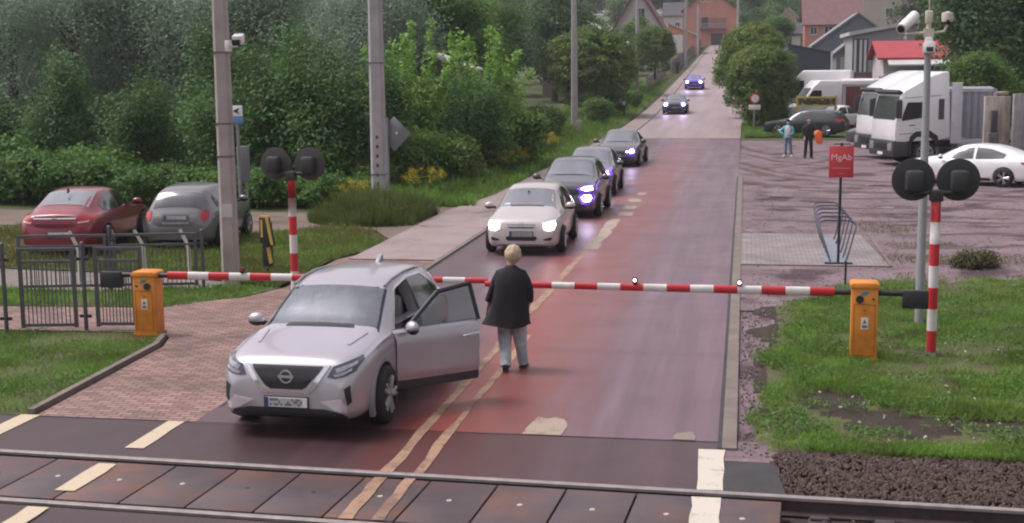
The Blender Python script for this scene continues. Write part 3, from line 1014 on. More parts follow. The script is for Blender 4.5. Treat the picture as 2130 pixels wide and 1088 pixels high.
def make_tree(name, seed, h, trunk_r, lobes, nleaf, size, lm, clump=.38, per=28, limbs=6, spread=1.4, flat=.75, trunk_h=None, extra=None, lift=.6, rmin=.22):
    rng = np.random.default_rng(seed)
    root = E(name, (0, 0, 0))
    link("trunk", trunk_mesh(rng, trunk_h or h*.75, trunk_r, limbs, spread), M_BARK, root)
    C, N = lobe_leaves(rng, lobes, nleaf, clump, per, flat, lift, rmin)
    if extra is not None:
        C2, N2 = extra(rng)
        C = np.vstack([C, C2]); N = np.vstack([N, N2])
    V, F = leaf_quads(C, N, size, rng)
    link("crown", np_mesh("crown", V, F), lm, root)
    return root

def rlobes(seed, h, rad, n=11, low=.22):
    rn = random.Random(seed)
    L = [((0, 0, h*.6), (rad*.72, rad*.72, h*.34))]
    for i in range(n):
        a = rn.uniform(0, 2*PI); z = h*rn.uniform(low+.05, .9)
        k = math.sin(PI*min(1, max(0, (z/h-.1)/.95)))
        rr = rad*.72*k
        s = rad*rn.uniform(.28, .50)
        L.append(((rr*math.cos(a), rr*math.sin(a), z), (s, s, s*.85)))
    return L

USED = {}
def plant(proto, name, x, y, s, rz, label, cat="tree", group=None, sz=None, dz=0.):
    if USED.get(proto.name):
        o = copy_tree(proto)
    else:
        o = proto
        USED[proto.name] = True
    if o is not proto:
        o.name = proto.name
    o.location = (x, y, hill(x, y)-.03+dz)
    o.rotation_euler = (0, 0, rz)
    o.scale = (s, s, sz or s)
    tag(o, label, cat, group)
    return o

WIL = [make_tree("willow_tree", 100+i, 9.5, .26, rlobes(i+3, 9.5, 3.9, 12, .28), 24000, .10, L_WILLOW, .30, 34, flat=1.6, lift=.9) for i in range(2)]
DRK = [make_tree("broadleaf_tree", 120+i, 10, .25, rlobes(i+13, 10, 3.4, 15, .08), 17000, .17, L_DARK, .40, lift=.9) for i in range(2)]
MIDT = [make_tree("leafy_tree", 140+i, 9, .22, rlobes(i+23, 9, 3.0, 14, .08), 16000, .16, L_MID, .36, lift=.9) for i in range(2)]
FARW = [make_tree("woodland_tree", 150+i, 12, .28, rlobes(i+33, 12, 4.2, 12, .1), 7000, .42, L_DARK if i else L_MID, .6) for i in range(2)]
def vine_lobes(seed, h, rad):
    rn = random.Random(seed)
    L = []
    for i in range(17):
        t = i/16
        a = rn.uniform(0, 2*PI); rr = rad*(1-t*.25)*rn.uniform(.35, .95)
        L.append(((rr*math.cos(a), rr*math.sin(a), h*(.06+rn.uniform(.62, .95)*t)), (rad*rn.uniform(.30, .55), rad*rn.uniform(.30, .55), h*rn.uniform(.08, .17))))
    return L
VIN = [make_tree("vine_covered_tree", 160+i, 5, .12, vine_lobes(i+40, 5., 1.9), 15000, .105, L_VINE, .24, 24, flat=2.0, lift=.9) for i in range(3)]
def plumes(seed, n, h, rad, base=1.2):
    def f(rng):
        rn = random.Random(seed)
        C = []; N = []
        for i in range(n):
            a = rn.uniform(0, 2*PI); d = rad*math.sqrt(rn.random())
            p0 = np.array([d*.4*math.cos(a), d*.4*math.sin(a), base+rn.uniform(0, .8)])
            p1 = np.array([d*1.15*math.cos(a), d*1.15*math.sin(a), h*rn.uniform(.62, 1.0)*(1-.18*d/rad)])
            m = 420
            t = rng.uniform(0, 1, (m, 1))
            ww = .25*(1-.35*t)
            C.append(p0+(p1-p0)*t+rng.normal(size=(m, 3))*ww*np.array([.55, .55, .4])); N.append(np.tile([0, 0, 1.], (m, 1)))
        return np.vstack(C), np.vstack(N)
    return f
ROB = [make_tree("acacia_tree", 180+i, 6.4, .09, [((0, 0, 2.4), (1.2, 1.2, 1.6))], 2600, .115, L_BRIGHT, .3, limbs=7, trunk_h=4.4, extra=plumes(50+i, 15, 7.0, 1.9)) for i in range(2)]
def dome(seed, r, h, n=9):
    rn = random.Random(seed)
    L = [((0, 0, h*.42), (r*.85, r*.8, h*.5))]
    for i in range(n):
        a = rn.uniform(0, 2*PI); d = r*rn.uniform(.4, .85)
        s = r*rn.uniform(.26, .42)
        L.append(((d*math.cos(a), d*math.sin(a), h*rn.uniform(.2, .75)), (s, s, s*.8)))
    return L
def make_bush(name, seed, r, h, nleaf, size, lm, clump=.2, per=22):
    rng = np.random.default_rng(seed)
    C, N = lobe_leaves(rng, dome(seed, r, h), nleaf, clump, per)
    C[:, 2] = np.abs(C[:, 2])
    V, F = leaf_quads(C, N, size, rng)
    root = E(name, (0, 0, 0))
    mb = MB()
    for k in range(5):
        a = k*1.26
        mb.tube([(0, 0, -.05), (.3*r*math.cos(a), .3*r*math.sin(a), h*.35), (.55*r*math.cos(a), .55*r*math.sin(a), h*.6)], [.03, .02, .008], 5)
    mb.build("stem", M_BARK, root)
    link("foliage", np_mesh("foliage", V, F), lm, root)
    return root
BRA = [make_bush("bramble_bush", 200+i, 1.9, 1.7, 9000, .115, L_HEDGE) for i in range(2)]
SHR = [make_bush("wild_shrub", 210+i, 1.35, 2.3, 6500, .115, (L_YGREEN, L_MID)[i]) for i in range(2)]
ROU = [make_tree("round_linden_tree", 220+i, 7, .17, [((0, 0, 3.9), (2.95, 2.95, 3.0)), ((0, 0, 3.7), (2.5, 2.5, 2.6)), ((0, 0, 1.6), (2.2, 2.2, 1.4))]+[((2.0*math.cos(a*1.05+i), 2.0*math.sin(a*1.05+i), 3.9+1.5*math.sin(a*2.4)), (1.15, 1.15, 1.15)) for a in range(6)], 36000, .125, L_LINDEN, .15, 26, trunk_h=4.6, lift=.8, rmin=.62) for i in range(2)]

rn = random.Random(77)
# -- far woodland behind the houses
k = 0
for x, y, s in [(-66, 330, 1.1), (-54, 318, 1.2), (-44, 305, 1.0), (-37, 330, 1.25), (-28, 322, 1.1), (-20, 345, 1.3), (-10, 340, 1.2), (0, 335, 1.2), (9, 315, 1.2), (17, 300, 1.0), (26, 310, 1.25), (36, 300, 1.1), (46, 300, 1.2), (56, 300, 1.3), (-6, 300, 1.0), (2, 285, .95), (6, 262, .8), (12, 250, .75)]:
    plant(FARW[k % 2], "woodland_tree", x, y, s, rn.uniform(0, 6), "far woodland tree on the rise behind the houses", group="woodland trees behind the houses")
    k += 1
# -- forest mass on the left
forest = [  # x, y, proto, scale
 (-50, 92, 0), (-43, 88, 1), (-36, 90, 0), (-30, 86, 1), (-25, 92, 0), (-56, 84, 1), (-22, 112, 1), (-30, 118, 0), (-38, 118, 1), (-19, 100, 0), (-24, 130, 0), (-20, 140, 1), (-29, 150, 0), (-17, 122, 1), (-46, 74, 0), (-40, 76, 1), (-34, 73, 0), (-29, 75, 1), (-24, 73, 0), (-20.5, 76, 1)]
for i, (x, y, k) in enumerate(forest):
    plant(DRK[k], "broadleaf_tree", x, y, rn.uniform(.95, 1.2), rn.uniform(0, 6), "tall dark broadleaf tree deep in the wood left of the road", group="dark trees deep in the wood")
will = [(-33.5, 58, 0, 1.0, "grey green willow at the left edge of the photo"), (-29, 55, 1, .95, "grey green willow second from the left edge of the photo"), (-24.2, 57, 0, 1.0, "grey green willow behind the red parked car"),
        (-21, 55, 1, .92, "grey green willow behind the grey hatchback"), (-38, 64, 1, 1.05, "grey willow crown partly hidden behind the leftmost willow"), (-27, 66, 0, 1.1, "tall willow standing behind the front willows"),
        (-20.5, 68, 1, .98, "dark willow between the two concrete poles, rear row"), (-17.3, 62, 0, .85, "willow standing just left of the second concrete pole")]
for x, y, k, s, lab in will:
    plant(WIL[k], "willow_tree", x, y, s, rn.uniform(0, 6), lab, group="willows on the left")
mids = [(-16.4, 76, 0, 1.0, "mid green tree behind the second concrete pole"), (-16.2, 84, 1, .95, "mid green tree behind the two yellow green acacias"), (-17.4, 80, 1, 1.0, "mid green tree left of the second concrete pole, far row")]
for x, y, k, s, lab in mids:
    plant(MIDT[k], "leafy_tree", x, y, s, rn.uniform(0, 6), lab, group="mid green trees left of the road")
vines = [(-21.8, 46.5, 0, .80, "low vine covered tree under the willows, left of the first concrete pole"), (-18.4, 46, 1, .78, "vine covered tree just left of the first concrete pole"), (-16.4, 45.5, 2, .95, "vine covered tree behind the arrow sign"),
         (-14.9, 45, 0, 1.0, "tallest vine covered tree behind the left signal discs"), (-13.6, 44.2, 1, .86, "vine covered tree right of the left signal discs"), (-12.5, 45.2, 2, .80, "vine covered tree beside the second concrete pole"),
         (-10.9, 52.5, 1, .80, "dark vine covered trunk in front of the larger acacia"), (-25.6, 47.5, 2, .82, "vine covered tree at the far left behind the brambles"), (-19.9, 50, 2, 1.0, "vine covered tree in the dark gap below the willows")]
for x, y, k, s, lab in vines:
    plant(VIN[k], "vine_covered_tree", x, y, s, rn.uniform(0, 6), lab, group="vine covered trees")
plant(ROB[0], "acacia_tree", -12.6, 50, .98, 1., "smaller yellow green acacia with upright plumes beside the second concrete pole", group="acacias")
plant(ROB[1], "acacia_tree", -10.4, 56.5, 1.02, 2., "larger yellow green acacia with upright plumes right of the second concrete pole", group="acacias")
plant(ROB[0], "acacia_tree", -12.0, 57.5, .80, 4., "acacia half hidden between the two plumed acacias", group="acacias")
bram = [(-26.2, 43.0, 0, 1.25), (-23.6, 42.0, 1, 1.0), (-21.4, 41.6, 0, .86), (-19.2, 41.2, 1, .74), (-17.0, 41.0, 0, .72), (-15.0, 40.9, 1, .68), (-13.2, 40.8, 0, .62), (-22.5, 44.2, 0, 1.0), (-12.0, 41.4, 1, .5)]
bl = ["large bramble bush at the left edge of the photo", "large bramble bush above the roof of the red car", "bramble bush behind the red parked car", "bramble bush between the red car and the grey hatchback", "bramble bush behind the grey hatchback", "bramble bush right of the first concrete pole", "low bramble bush below the left signal discs", "bramble bush rising under the willow shade", "low bramble bush at the foot of the second concrete pole"]
for (x, y, k, s), lab in zip(bram, bl):
    plant(BRA[k], "bramble_bush", x, y, s, rn.uniform(0, 6), lab, "bush", "bramble bushes along the lane")
shr = [(-11.6, 46.4, 0, .9, "yellow green shrub right of the diamond sign"), (-10.5, 48.5, 0, .85, "yellow green shrub under the larger acacia"), (-10.9, 54.5, 1, 1.0, "green shrub in front of the larger acacia"), (-10.0, 58, 0, 1.0, "yellow green shrub below the acacia beside the verge"),
       (-10.6, 64, 0, .9, "yellow green shrub left of the third concrete pole"), (-10.9, 70, 1, .85, "dark green shrub left of the third concrete pole"), (-11.4, 77, 0, .85, "rust tinged shrub close to the third concrete pole"), (-12.6, 84, 1, .8, "shrub at the foot of the third concrete pole"),
       (-9.9, 92, 1, .85, "low shrub right of the third concrete pole"), (-12.2, 43.2, 0, .55, "small shrub at the foot of the diamond sign"), (-9.8, 103, 1, .8, "dark bush below the large round tree"), (-9.2, 112, 1, .7, "dark bush at the foot of the fourth concrete pole"), (1.3, 88.0, 1, .95, "dark bush under the round tree at the yard entrance")]
for x, y, k, s, lab in shr:
    plant(SHR[k], "wild_shrub", x, y, s, rn.uniform(0, 6), lab, "shrub", "shrubs along the left verge")
plant(ROU[0], "round_linden_tree", -11.1, 101, 1.08, .5, "large round clipped tree left of the road behind the third concrete pole", group="round lindens", sz=.98)
plant(ROU[1], "round_linden_tree", -8.35, 128, .64, 1.5, "smaller round clipped tree left of the road beside the fourth concrete pole", group="round lindens", sz=.72, dz=1.6)
plant(ROU[1], "round_linden_tree", 1.08, 88.5, .76, 2.5, "round tree at the yard entrance behind the prohibition sign", group="round lindens", sz=.77)
plant(ROU[0], "round_linden_tree", .45, 99, .88, 4., "round tree behind the one at the yard entrance", group="round lindens", sz=.98)
under = [(-35, 52, 0), (-31, 51, 1), (-28, 50, 0), (-25, 52, 1), (-22.5, 51.5, 0), (-19.8, 53, 1), (-33, 60, 0), (-26.5, 61, 1), (-22, 62, 0), (-18, 60, 1), (-16, 56, 0), (-14.6, 52, 1), (-30, 66, 0), (-15.5, 66, 0), (-13.8, 62, 1)]
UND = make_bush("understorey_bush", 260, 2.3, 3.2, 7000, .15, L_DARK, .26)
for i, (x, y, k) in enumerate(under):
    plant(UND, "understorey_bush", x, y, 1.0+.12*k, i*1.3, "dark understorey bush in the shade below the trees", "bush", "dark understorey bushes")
# weeds clump round the second pole, goldenrods
WC = make_bush("weed_clump", 240, 1.0, .75, 3200, .075, L_OLIVE, .14, 18)
plant(WC, "weed_clump", -10.0, 36.6, .8, 0, "olive weed clump at the foot of the second concrete pole", "weeds", "weed clumps")
plant(WC, "weed_clump", -10.9, 37.9, .7, 2, "olive weed clump behind the second concrete pole", "weeds", "weed clumps")
plant(WC, "weed_clump", -9.3, 38.3, .5, 4, "small weed clump right of the second concrete pole beside the pavement", "weeds", "weed clumps")
plant(WC, "weed_clump", 4.75, 29.2, .5, 1, "weed clump on the yard edge right of the rack", "weeds", "weed clumps")
plant(WC, "weed_clump", 7.5, 31.5, .9, 1, "weed clump at the right edge of the yard", "weeds", "weed clumps")
def make_rod(seed):
    rng = np.random.default_rng(seed)
    root = E("goldenrod_plant", (0, 0, 0))
    mb = MB(); C = []; D = []
    for i in range(26):
        a = rng.uniform(0, 2*PI); d = .6*math.sqrt(rng.random()); h = rng.uniform(.7, 1.25)
        b = Vector((d*math.cos(a), d*math.sin(a), 0)); e = Vector((d*1.5*math.cos(a), d*1.5*math.sin(a), h))
        mb.tube([b, b.lerp(e, .6)+Vector((0, 0, .05)), e], [.008, .007, .004], 4, False)
        for j in range(36):
            t = rng.uniform(.1, .8); C.append(np.array(b.lerp(e, t))+rng.normal(0, .07, 3))
        for j in range(34):
            D.append(np.array(e)+rng.normal(0, 1, 3)*np.array([.085, .085, .075]))
    mb.build("stem", L_MID, root)
    V, F = leaf_quads(np.array(C), None, .07, rng, 2.4)
    link("foliage", np_mesh("foliage", V, F), L_MID, root)
    V, F = leaf_quads(np.array(D), None, .05, rng, 1.2)
    link("blossom", np_mesh("blossom", V, F), L_FLOWER, root)
    return root
GR = make_rod(5)
for x, y, s, rz, lab in [(-11.75, 40.2, .95, 0, "goldenrod in bloom right of the left signal post"), (-12.3, 40.3, .75, 2, "small goldenrod beside the left signal post"), (-10.45, 43.2, 1.1, 1, "goldenrod in bloom right of the diamond sign post"),
                         (-9.5, 53.5, 1.0, 3, "goldenrod in bloom along the verge below the acacia"), (-9.6, 56, 1.05, 5, "goldenrod in bloom beside the verge, second along the trees"), (-10.1, 61, 1.15, 4, "goldenrod in bloom at the foot of the roadside shrubs"), (-9.7, 66, 1.1, 4, "farthest goldenrod in bloom along the verge")]:
    plant(GR, "goldenrod_plant", x, y, s*.72, rz, lab, "flower", "goldenrods")
# -- right hand trees
rt = [(13.3, 76, DRK[0], .98, "broadleaf_tree", "large dark tree hanging over the concrete wall at the right edge"), (17.5, 82, DRK[1], 1.05, "broadleaf_tree", "dark tree behind the large tree at the right edge"), (15.5, 92, DRK[1], .9, "broadleaf_tree", "dark tree behind the red roofed hall"), (19.5, 106, DRK[0], 1.15, "broadleaf_tree", "tall dark tree right of the red roofed hall"), (22, 128, DRK[1], 1.2, "broadleaf_tree", "tall dark tree far behind the camera pole"), (18.5, 118, DRK[0], 1.0, "broadleaf_tree", "dark tree behind the grey warehouse"), (11.6, 70, MIDT[1], .55, "leafy_tree", "small green tree behind the grey container"), (26, 160, DRK[1], 1.3, "broadleaf_tree", "dark tree on the far right below the sky"), (22, 170, DRK[0], 1.25, "broadleaf_tree", "dark tree right of the beige block"), (-13, 165, MIDT[0], .8, "leafy_tree", "green tree left of the white gabled house"), (-21, 175, DRK[1], .9, "broadleaf_tree", "dark tree left of the low grey roofed building"), (3.5, 165, MIDT[1], .8, "leafy_tree", "green tree behind the round trees at the yard entrance"), (2.2, 215, DRK[1], .75, "broadleaf_tree", "dark tree right of the orange house")]
for x, y, p, s, nm, lab in rt:
    plant(p, nm, x, y, s, rn.uniform(0, 6), lab)
# ================================================================ vehicles
def pchip(pts):
    x = np.array([p[0] for p in pts], float); y = np.array([p[1] for p in pts], float)
    h = np.diff(x); d = np.diff(y)/h
    m = np.zeros(len(x))
    m[0], m[-1] = d[0], d[-1]
    for i in range(1, len(x)-1):
        if d[i-1]*d[i] > 0:
            w1, w2 = 2*h[i]+h[i-1], h[i]+2*h[i-1]
            m[i] = (w1+w2)/(w1/d[i-1]+w2/d[i])
    def f(t):
        t = min(max(t, x[0]), x[-1])
        i = min(len(x)-2, max(0, int(np.searchsorted(x, t)-1)))
        s = (t-x[i])/h[i]
        return ((1+2*s)*(1-s)**2*y[i]+s*(1-s)**2*h[i]*m[i]+s*s*(3-2*s)*y[i+1]+s*s*(s-1)*h[i]*m[i+1])
    return f

def catmull(pts, n):
    out = []
    P = [pts[0]]+list(pts)+[pts[-1]]
    for i in range(1, len(P)-2):
        p0, p1, p2, p3 = P[i-1], P[i], P[i+1], P[i+2]
        for k in range(n):
            t = k/n
            out.append(tuple(.5*((2*p1[j])+(-p0[j]+p2[j])*t+(2*p0[j]-5*p1[j]+4*p2[j]-p3[j])*t*t+(-p0[j]+3*p1[j]-3*p2[j]+p3[j])*t**3) for j in (0, 1)))
    out.append(pts[-1])
    return out

M_TYRE = mat("tyre_rubber", (.018, .017, .019), .8, 0, .2, 10)
M_RIM = mat("alloy_rim", (.42, .41, .43), .35, .8, .1, 8)
M_RIMD = mat("rim_base_black", (.015, .014, .016), .6)  # black base of the two-tone rims, behind the spokes
M_GLASS = mat("dark_car_glass", (.020, .022, .026), .05, 0, .3, 2, coat=.4, spec=.8)
M_GLASS2 = mat("painted_reflection_glass", (.150, .158, .180), .10, 0, .22, 1.5, coat=.6, spec=.9)  # sky reflection painted in as a lighter grey base
M_BLACK = mat("black_plastic", (.018, .017, .021), .5, 0, .25, 8)
M_DARKIN = mat("dark_cabin", (.020, .019, .024), .8)
M_CHROME = mat("chrome_trim", (.72, .72, .74), .18, .9, .05)
M_PLATE = mat("number_plate_white", (.70, .69, .68), .5, 0, .05)
M_PLATED = mat("number_plate_grey", (.33, .32, .33), .5, 0, .1)
M_EUBLUE = mat("plate_band_blue", (.02, .05, .22), .5)
M_REDLENS = mat("red_lamp_lens", (.36, .018, .020), .15, 0, .2, 12, coat=.5)
M_CLRLENS = mat("clear_lamp_lens", (.24, .24, .26), .15, 0, .25, 14, coat=.6)
M_DARKLENS = mat("dark_lamp_lens", (.05, .05, .065), .12, 0, .3, 10, coat=.6)
M_LIT = mat("lit_headlamp", (.9, .88, 1.0), .3, 0, .03, 4, emit=7., ecol=(.94, .90, 1.0))
M_GLARE = mat("violet_lamp_glare", (.20, .08, .75), .3, 0, .1, 4, emit=.9, ecol=(.24, .08, .95))  # glowing violet surround added to imitate headlamp glare
M_SEAT = mat("light_seat_cloth", (.46, .45, .45), .9)
M_CLEAR = glass_mat("clear_car_glass", (.78, .86, .86), .82)
M_SHIELD = glass_mat("windscreen_glass", (.80, .86, .88), .80, 2.0, .08)

def paint(name, col, metal=.25, rough=.32):
    return mat(name, col, rough, metal, .07, 1.2, coat=.7)

def shell(sp):
    L = sp['L']
    top, belt, hw, bot, wt = (pchip(sp[k]) for k in ('top', 'belt', 'hw', 'bot', 'wt'))
    ts = sorted(set([0, .02, .05, .09, .14, .2, .28, .38, L-.02, L-.05, L-.09, L-.14, L-.2, L-.28, L-.38, L]+[.38+(L-.76)*i/30 for i in range(31)]))
    rings = []
    for t in ts:
        w, zb, zt, ze = hw(t), bot(t), top(t), belt(t)
        ze = min(ze, zt-.015)
        g = zt-ze
        ex = wt(t)*w; drop = min(.075, .028+g*.25)
        e = (ex, zt-drop)
        s6 = (w*.985, ze-min(.09, (ze-zb)*.2)); s7 = (w*.95, ze-.005)
        q1 = (s7[0]+(e[0]-s7[0])*.15, s7[1]+(e[1]-s7[1])*.15+.004)
        q2 = (s7[0]+(e[0]-s7[0])*.58+.018*min(1, g*2), s7[1]+(e[1]-s7[1])*.58)
        pts = [(0, zb), (w*.5, zb), (w*.80, zb+.0), (w*.92, zb+.03), (w*.975, zb+(ze-zb)*.18), (w*.99, zb+(ze-zb)*.42), (w, zb+(ze-zb)*.66), s6, s7, q1, q2, e, (ex*.82, zt-drop*.38), (ex*.45, zt-drop*.09), (0, zt)]
        rings.append((L/2-t, catmull(pts, 3)))
    n = len(rings[0][1]); m = 2*n-2
    V = []
    for y, P in rings:
        ring = [(x, y, z) for x, z in P]+[(-x, y, z) for x, z in P[-2:0:-1]]
        V += ring
    F = []
    for i in range(len(rings)-1):
        for k in range(m):
            a = i*m+k; b = i*m+(k+1) % m
            F.append((a, b, b+m, a+m))
    F.append(tuple(range(m-1, -1, -1)))
    F.append(tuple(range((len(rings)-1)*m, len(rings)*m)))
    me = bpy.data.meshes.new("body")
    me.from_pydata(V, [], F)
    bm = bmesh.new(); bm.from_mesh(me)
    bmesh.ops.recalc_face_normals(bm, faces=bm.faces)
    bm.to_mesh(me); bm.free()
    return me

def bvh_of(me):
    return BVHTree.FromPolygons([v.co[:] for v in me.vertices], [p.vertices[:] for p in me.polygons])

def cut(me, cutter_mbs, solver='EXACT'):
    o = bpy.data.objects.new("tmp", me); COL.objects.link(o)
    tmp = []
    for mb in cutter_mbs:
        cm = mb.mesh("cutter")
        cm.materials.append(None); cm.materials.append(None)
        for p in cm.polygons: p.material_index = 1
        c = bpy.data.objects.new("cutter", cm); COL.objects.link(c)
        md = o.modifiers.new("b", 'BOOLEAN'); md.operation = 'DIFFERENCE'; md.object = c; md.solver = solver
        tmp.append(c)
    dg = bpy.context.evaluated_depsgraph_get(); dg.update()
    out = bpy.data.meshes.new_from_object(o.evaluated_get(dg))
    for x in tmp+[o]:
        d = x.data
        bpy.data.objects.remove(x); bpy.data.meshes.remove(d)
    return out

def decal(bvh, poly, view, off=.006, thick=.02, cuts=3, mirror=False):
    """patch of real thickness lying on the body; view 'F','B' (x,z), 'L','R' (y,z), 'T' (x,y)"""
    mbs = MB()
    for sg in ((1, -1) if mirror else (1,)):
        bm = bmesh.new()
        vs = [bm.verts.new((p[0]*(sg if view in 'FBT' else 1), p[1], 0)) for p in poly]
        f = bm.faces.new(vs)
        bmesh.ops.triangulate(bm, faces=[f])
        if cuts:
            bmesh.ops.subdivide_edges(bm, edges=bm.edges[:], cuts=cuts, use_grid_fill=True)
        d = {'F': Vector((0, -1, 0)), 'B': Vector((0, 1, 0)), 'R': Vector((-1, 0, 0)), 'L': Vector((1, 0, 0)), 'T': Vector((0, 0, -1))}[view]
        hits = {}
        last = None
        for v in bm.verts:
            a, b = v.co.x, v.co.y
            o = {'F': Vector((a, 6, b)), 'B': Vector((a, -6, b)), 'R': Vector((4, a, b)), 'L': Vector((-4, a, b)), 'T': Vector((a, b, 5))}[view]
            loc, nor, _, _ = bvh.ray_cast(o, d)
            if loc is None:
                q, nor, _, _ = bvh.find_nearest(o+d*(4.5 if view in 'FB' else 3.2))
                loc = q
            if nor.dot(d) > 0: nor = -nor
            hits[v.index if False else v] = (loc+nor*off, loc-nor*thick)
        vl = list(bm.verts)
        ix = {v: i for i, v in enumerate(vl)}
        V = [hits[v][0] for v in vl]
        nV = len(V)
        F = [tuple(ix[v] for v in f.verts) for f in bm.faces]
        bd = [e for e in bm.edges if len(e.link_faces) == 1]
        ring = {}
        for e in bd:
            for v in e.verts:
                if v not in ring:
                    ring[v] = len(V); V.append(hits[v][1])
        for e in bd:
            a, b = e.verts
            F.append((ix[a], ix[b], ring[b], ring[a]))
        mbs.add(V, F)
        bm.free()
    return mbs

def wheel_mesh(r, w, kind, spokes=5):
    mb = MB()
    hw = w/2
    mb.lathe([(r*.64, -hw), (r*.9, -hw), (r*.975, -hw*.75), (r, -hw*.3), (r, hw*.3), (r*.975, hw*.75), (r*.9, hw), (r*.70, hw*.98), (r*.66, hw*.5)], (0, 0, 0), 'X', 28)
    return mb.mesh("tyre", 50)
def rim_mesh(r, w, spokes=5, sw=.16):
    hw = w/2
    mb = MB()
    mb.slot(1).lathe([(0, hw*.2), (r*.66, hw*.2)], (0, 0, 0), 'X', 24)
    mb.slot(2).lathe([(r*.70, hw*.96), (r*.64, hw*1.0), (r*.62, hw*.6), (r*.64, hw*.2)], (0, 0, 0), 'X', 28)
    mb.slot(0).lathe([(0, hw*.9), (r*.13, hw*.88), (r*.15, hw*.5)], (0, 0, 0), 'X', 14)
    for i in range(spokes):
        a = 2*PI*i/spokes
        for da in (-.16, .16):
            p = Vector((hw*.86, r*.08*math.cos(a), r*.08*math.sin(a))); q = Vector((hw*.92, r*.66*math.cos(a+da), r*.66*math.sin(a+da)))
            mb.tube([p, q], [r*sw*.42, r*sw*.36], 5)
    me = mb.mesh("rim", 40)
    return me
WHEELS = {}
def add_wheel(root, x, y, r, w, side, spokes=5, sw=.16, rimm=None):
    key = (round(r, 3), round(w, 3), spokes, sw, rimm.name if rimm else '')
    if key not in WHEELS:
        t = wheel_mesh(r, w, 0); t.materials.append(M_TYRE)
        m = rim_mesh(r, w, spokes, sw); m.materials.append(rimm or M_RIM); m.materials.append(M_RIMD); m.materials.append(M_RIMD if rimm else M_RIM)
        WHEELS[key] = (t, m)
    t, m = WHEELS[key]
    wl_ = bpy.data.objects.new("wheel", None); COL.objects.link(wl_); wl_.parent = root
    wl_.location = (x, y, r); wl_.rotation_euler = (0, 0, 0 if side > 0 else PI)
    wl_.empty_display_size = .1
    link("tyre", t, None, wl_); link("rim", m, None, wl_)
    return wl_

def mirror_part(root, x, y, z, sgn, m, rz=0.):
    mb = MB()
    mb.slot(0).sphere((x+sgn*.13, y, z), .12, 14, 8, (1.0, .62, .68))
    mb.slot(1).tube([(x-sgn*.03, y-.02, z-.06), (x+sgn*.08, y, z-.05)], [.03, .035], 6)
    mb.slot(1).sphere((x+sgn*.13, y, z-.03), .116, 14, 8, (1.0, .60, .55))
    return mb.build("wing_mirror", [m, M_BLACK], root, 50)

def plate(root, x, y, z, sgn, rnd, tilt=0., m=None, blur=False):
    """number plate facing +y (sgn 1) or -y (sgn -1)"""
    mb = MB()
    mb.slot(1).box((x, y-sgn*.008, z), (.55, .012, .135), 0, tilt)
    mb.slot(0).box((x, y, z), (.52, .014, .114), 0, tilt)
    mb.slot(2).box((x-sgn*-.237, y+sgn*.002, z), (.044, .014, .110), 0, tilt)
    rn_ = random.Random(rnd)
    if blur:
        for i in range(15):
            for j in range(3):
                mb.slot(3 if rn_.random() < .5 else 4).box((x+(-.19+i*.027)*-sgn, y+sgn*.0025, z+(j-1)*.030), (.0268, .014, .0298))
    else:
        px = -.19
        for i in range(8):
            if i == 3:
                px += .028; continue
            w = .034
            k = rn_.randrange(4)
            mb.slot(3)
            cx = x-sgn*px
            mb.box((cx, y+sgn*.003, z), (w*.30, .014, .075))
            if k != 3: mb.box((cx-sgn*.008, y+sgn*.0031, z+(.03 if k == 0 else -.03 if k == 1 else 0)), (w*.8, .014, .016))
            px += .051
    return mb.build("number_plate", [m or M_PLATE, M_BLACK, M_EUBLUE, mat("plate_letters_grey", (.16, .15, .17), .6), mat("plate_pixel_pale", (.42, .40, .40), .6)], root)

def car(sp, label, group, loc, rz, pm, parts, cat="car"):
    root = E(sp['name'], loc, rz, label, cat, group)
    L = sp['L']
    body = shell(sp)
    bvh = bvh_of(body)
    mb = MB()
    wh = sp['wheel']; r, ww = wh['r'], wh['w']
    tr = wh['x']
    yf, yr = L/2-wh['tf'], L/2-wh['tr']
    cuts = []
    for y in (yf, yr):
        for s in (1, -1):
            c = MB()
            c.lathe([(0, 0), (r*1.14, 0), (r*1.14, .6), (0, .6)], (tr-ww*.9 if s > 0 else -tr+ww*.9-.6, y, r*1.0), 'X', 30)
            cuts.append(c)
    for c in sp.get('cuts', []):
        cuts.append(c)
    body2 = cut(body, cuts)
    smooth(body2, 38)
    body2.materials.clear()
    link("body", body2, [pm, M_DARKIN], root)
    for y in (yf, yr):
        for s in (1, -1):
            add_wheel(root, s*(tr-ww*.15), y, r, ww, s, wh.get('sp', 5), wh.get('sw', .16), wh.get('rim'))
    # parts: (name, view, polygon, material, dict)
    for pt in parts:
        nm, view, poly, m = pt[:4]
        kw = dict(pt[4]) if len(pt) > 4 else {}
        lab = kw.pop('label', None)
        each = kw.pop('each', False)
        if view in 'LRS':
            P = [(L/2-t, z) for t, z in poly]
            for v in (('L', 'R') if view == 'S' else (view,)):
                o = decal(bvh, P, v, **kw).build(nm, m, root, 60)
                if lab: o["label"] = lab
        elif view == 'T':
            o = decal(bvh, [(x, L/2-t) for x, t in poly], 'T', **kw).build(nm, m, root, 60)
        elif each:
            for s in (1, -1):
                o = decal(bvh, [(s*x, z) for x, z in poly], view, **kw).build(nm, m, root, 60)
                if lab: o["label"] = lab
        else:
            o = decal(bvh, poly, view, **kw).build(nm, m, root, 60)
            if lab: o["label"] = lab
    return root, bvh

def front_y(bvh, x, z, sgn=1):
    loc, _, _, _ = bvh.ray_cast(Vector((x, 6*sgn, z)), Vector((0, -sgn, 0)))
    return loc.y if loc else 0

def sym(half):
    """mirror a half outline (x >= 0, listed top to bottom) into a full polygon"""
    return half+[(-x, z) for x, z in half[::-1]]

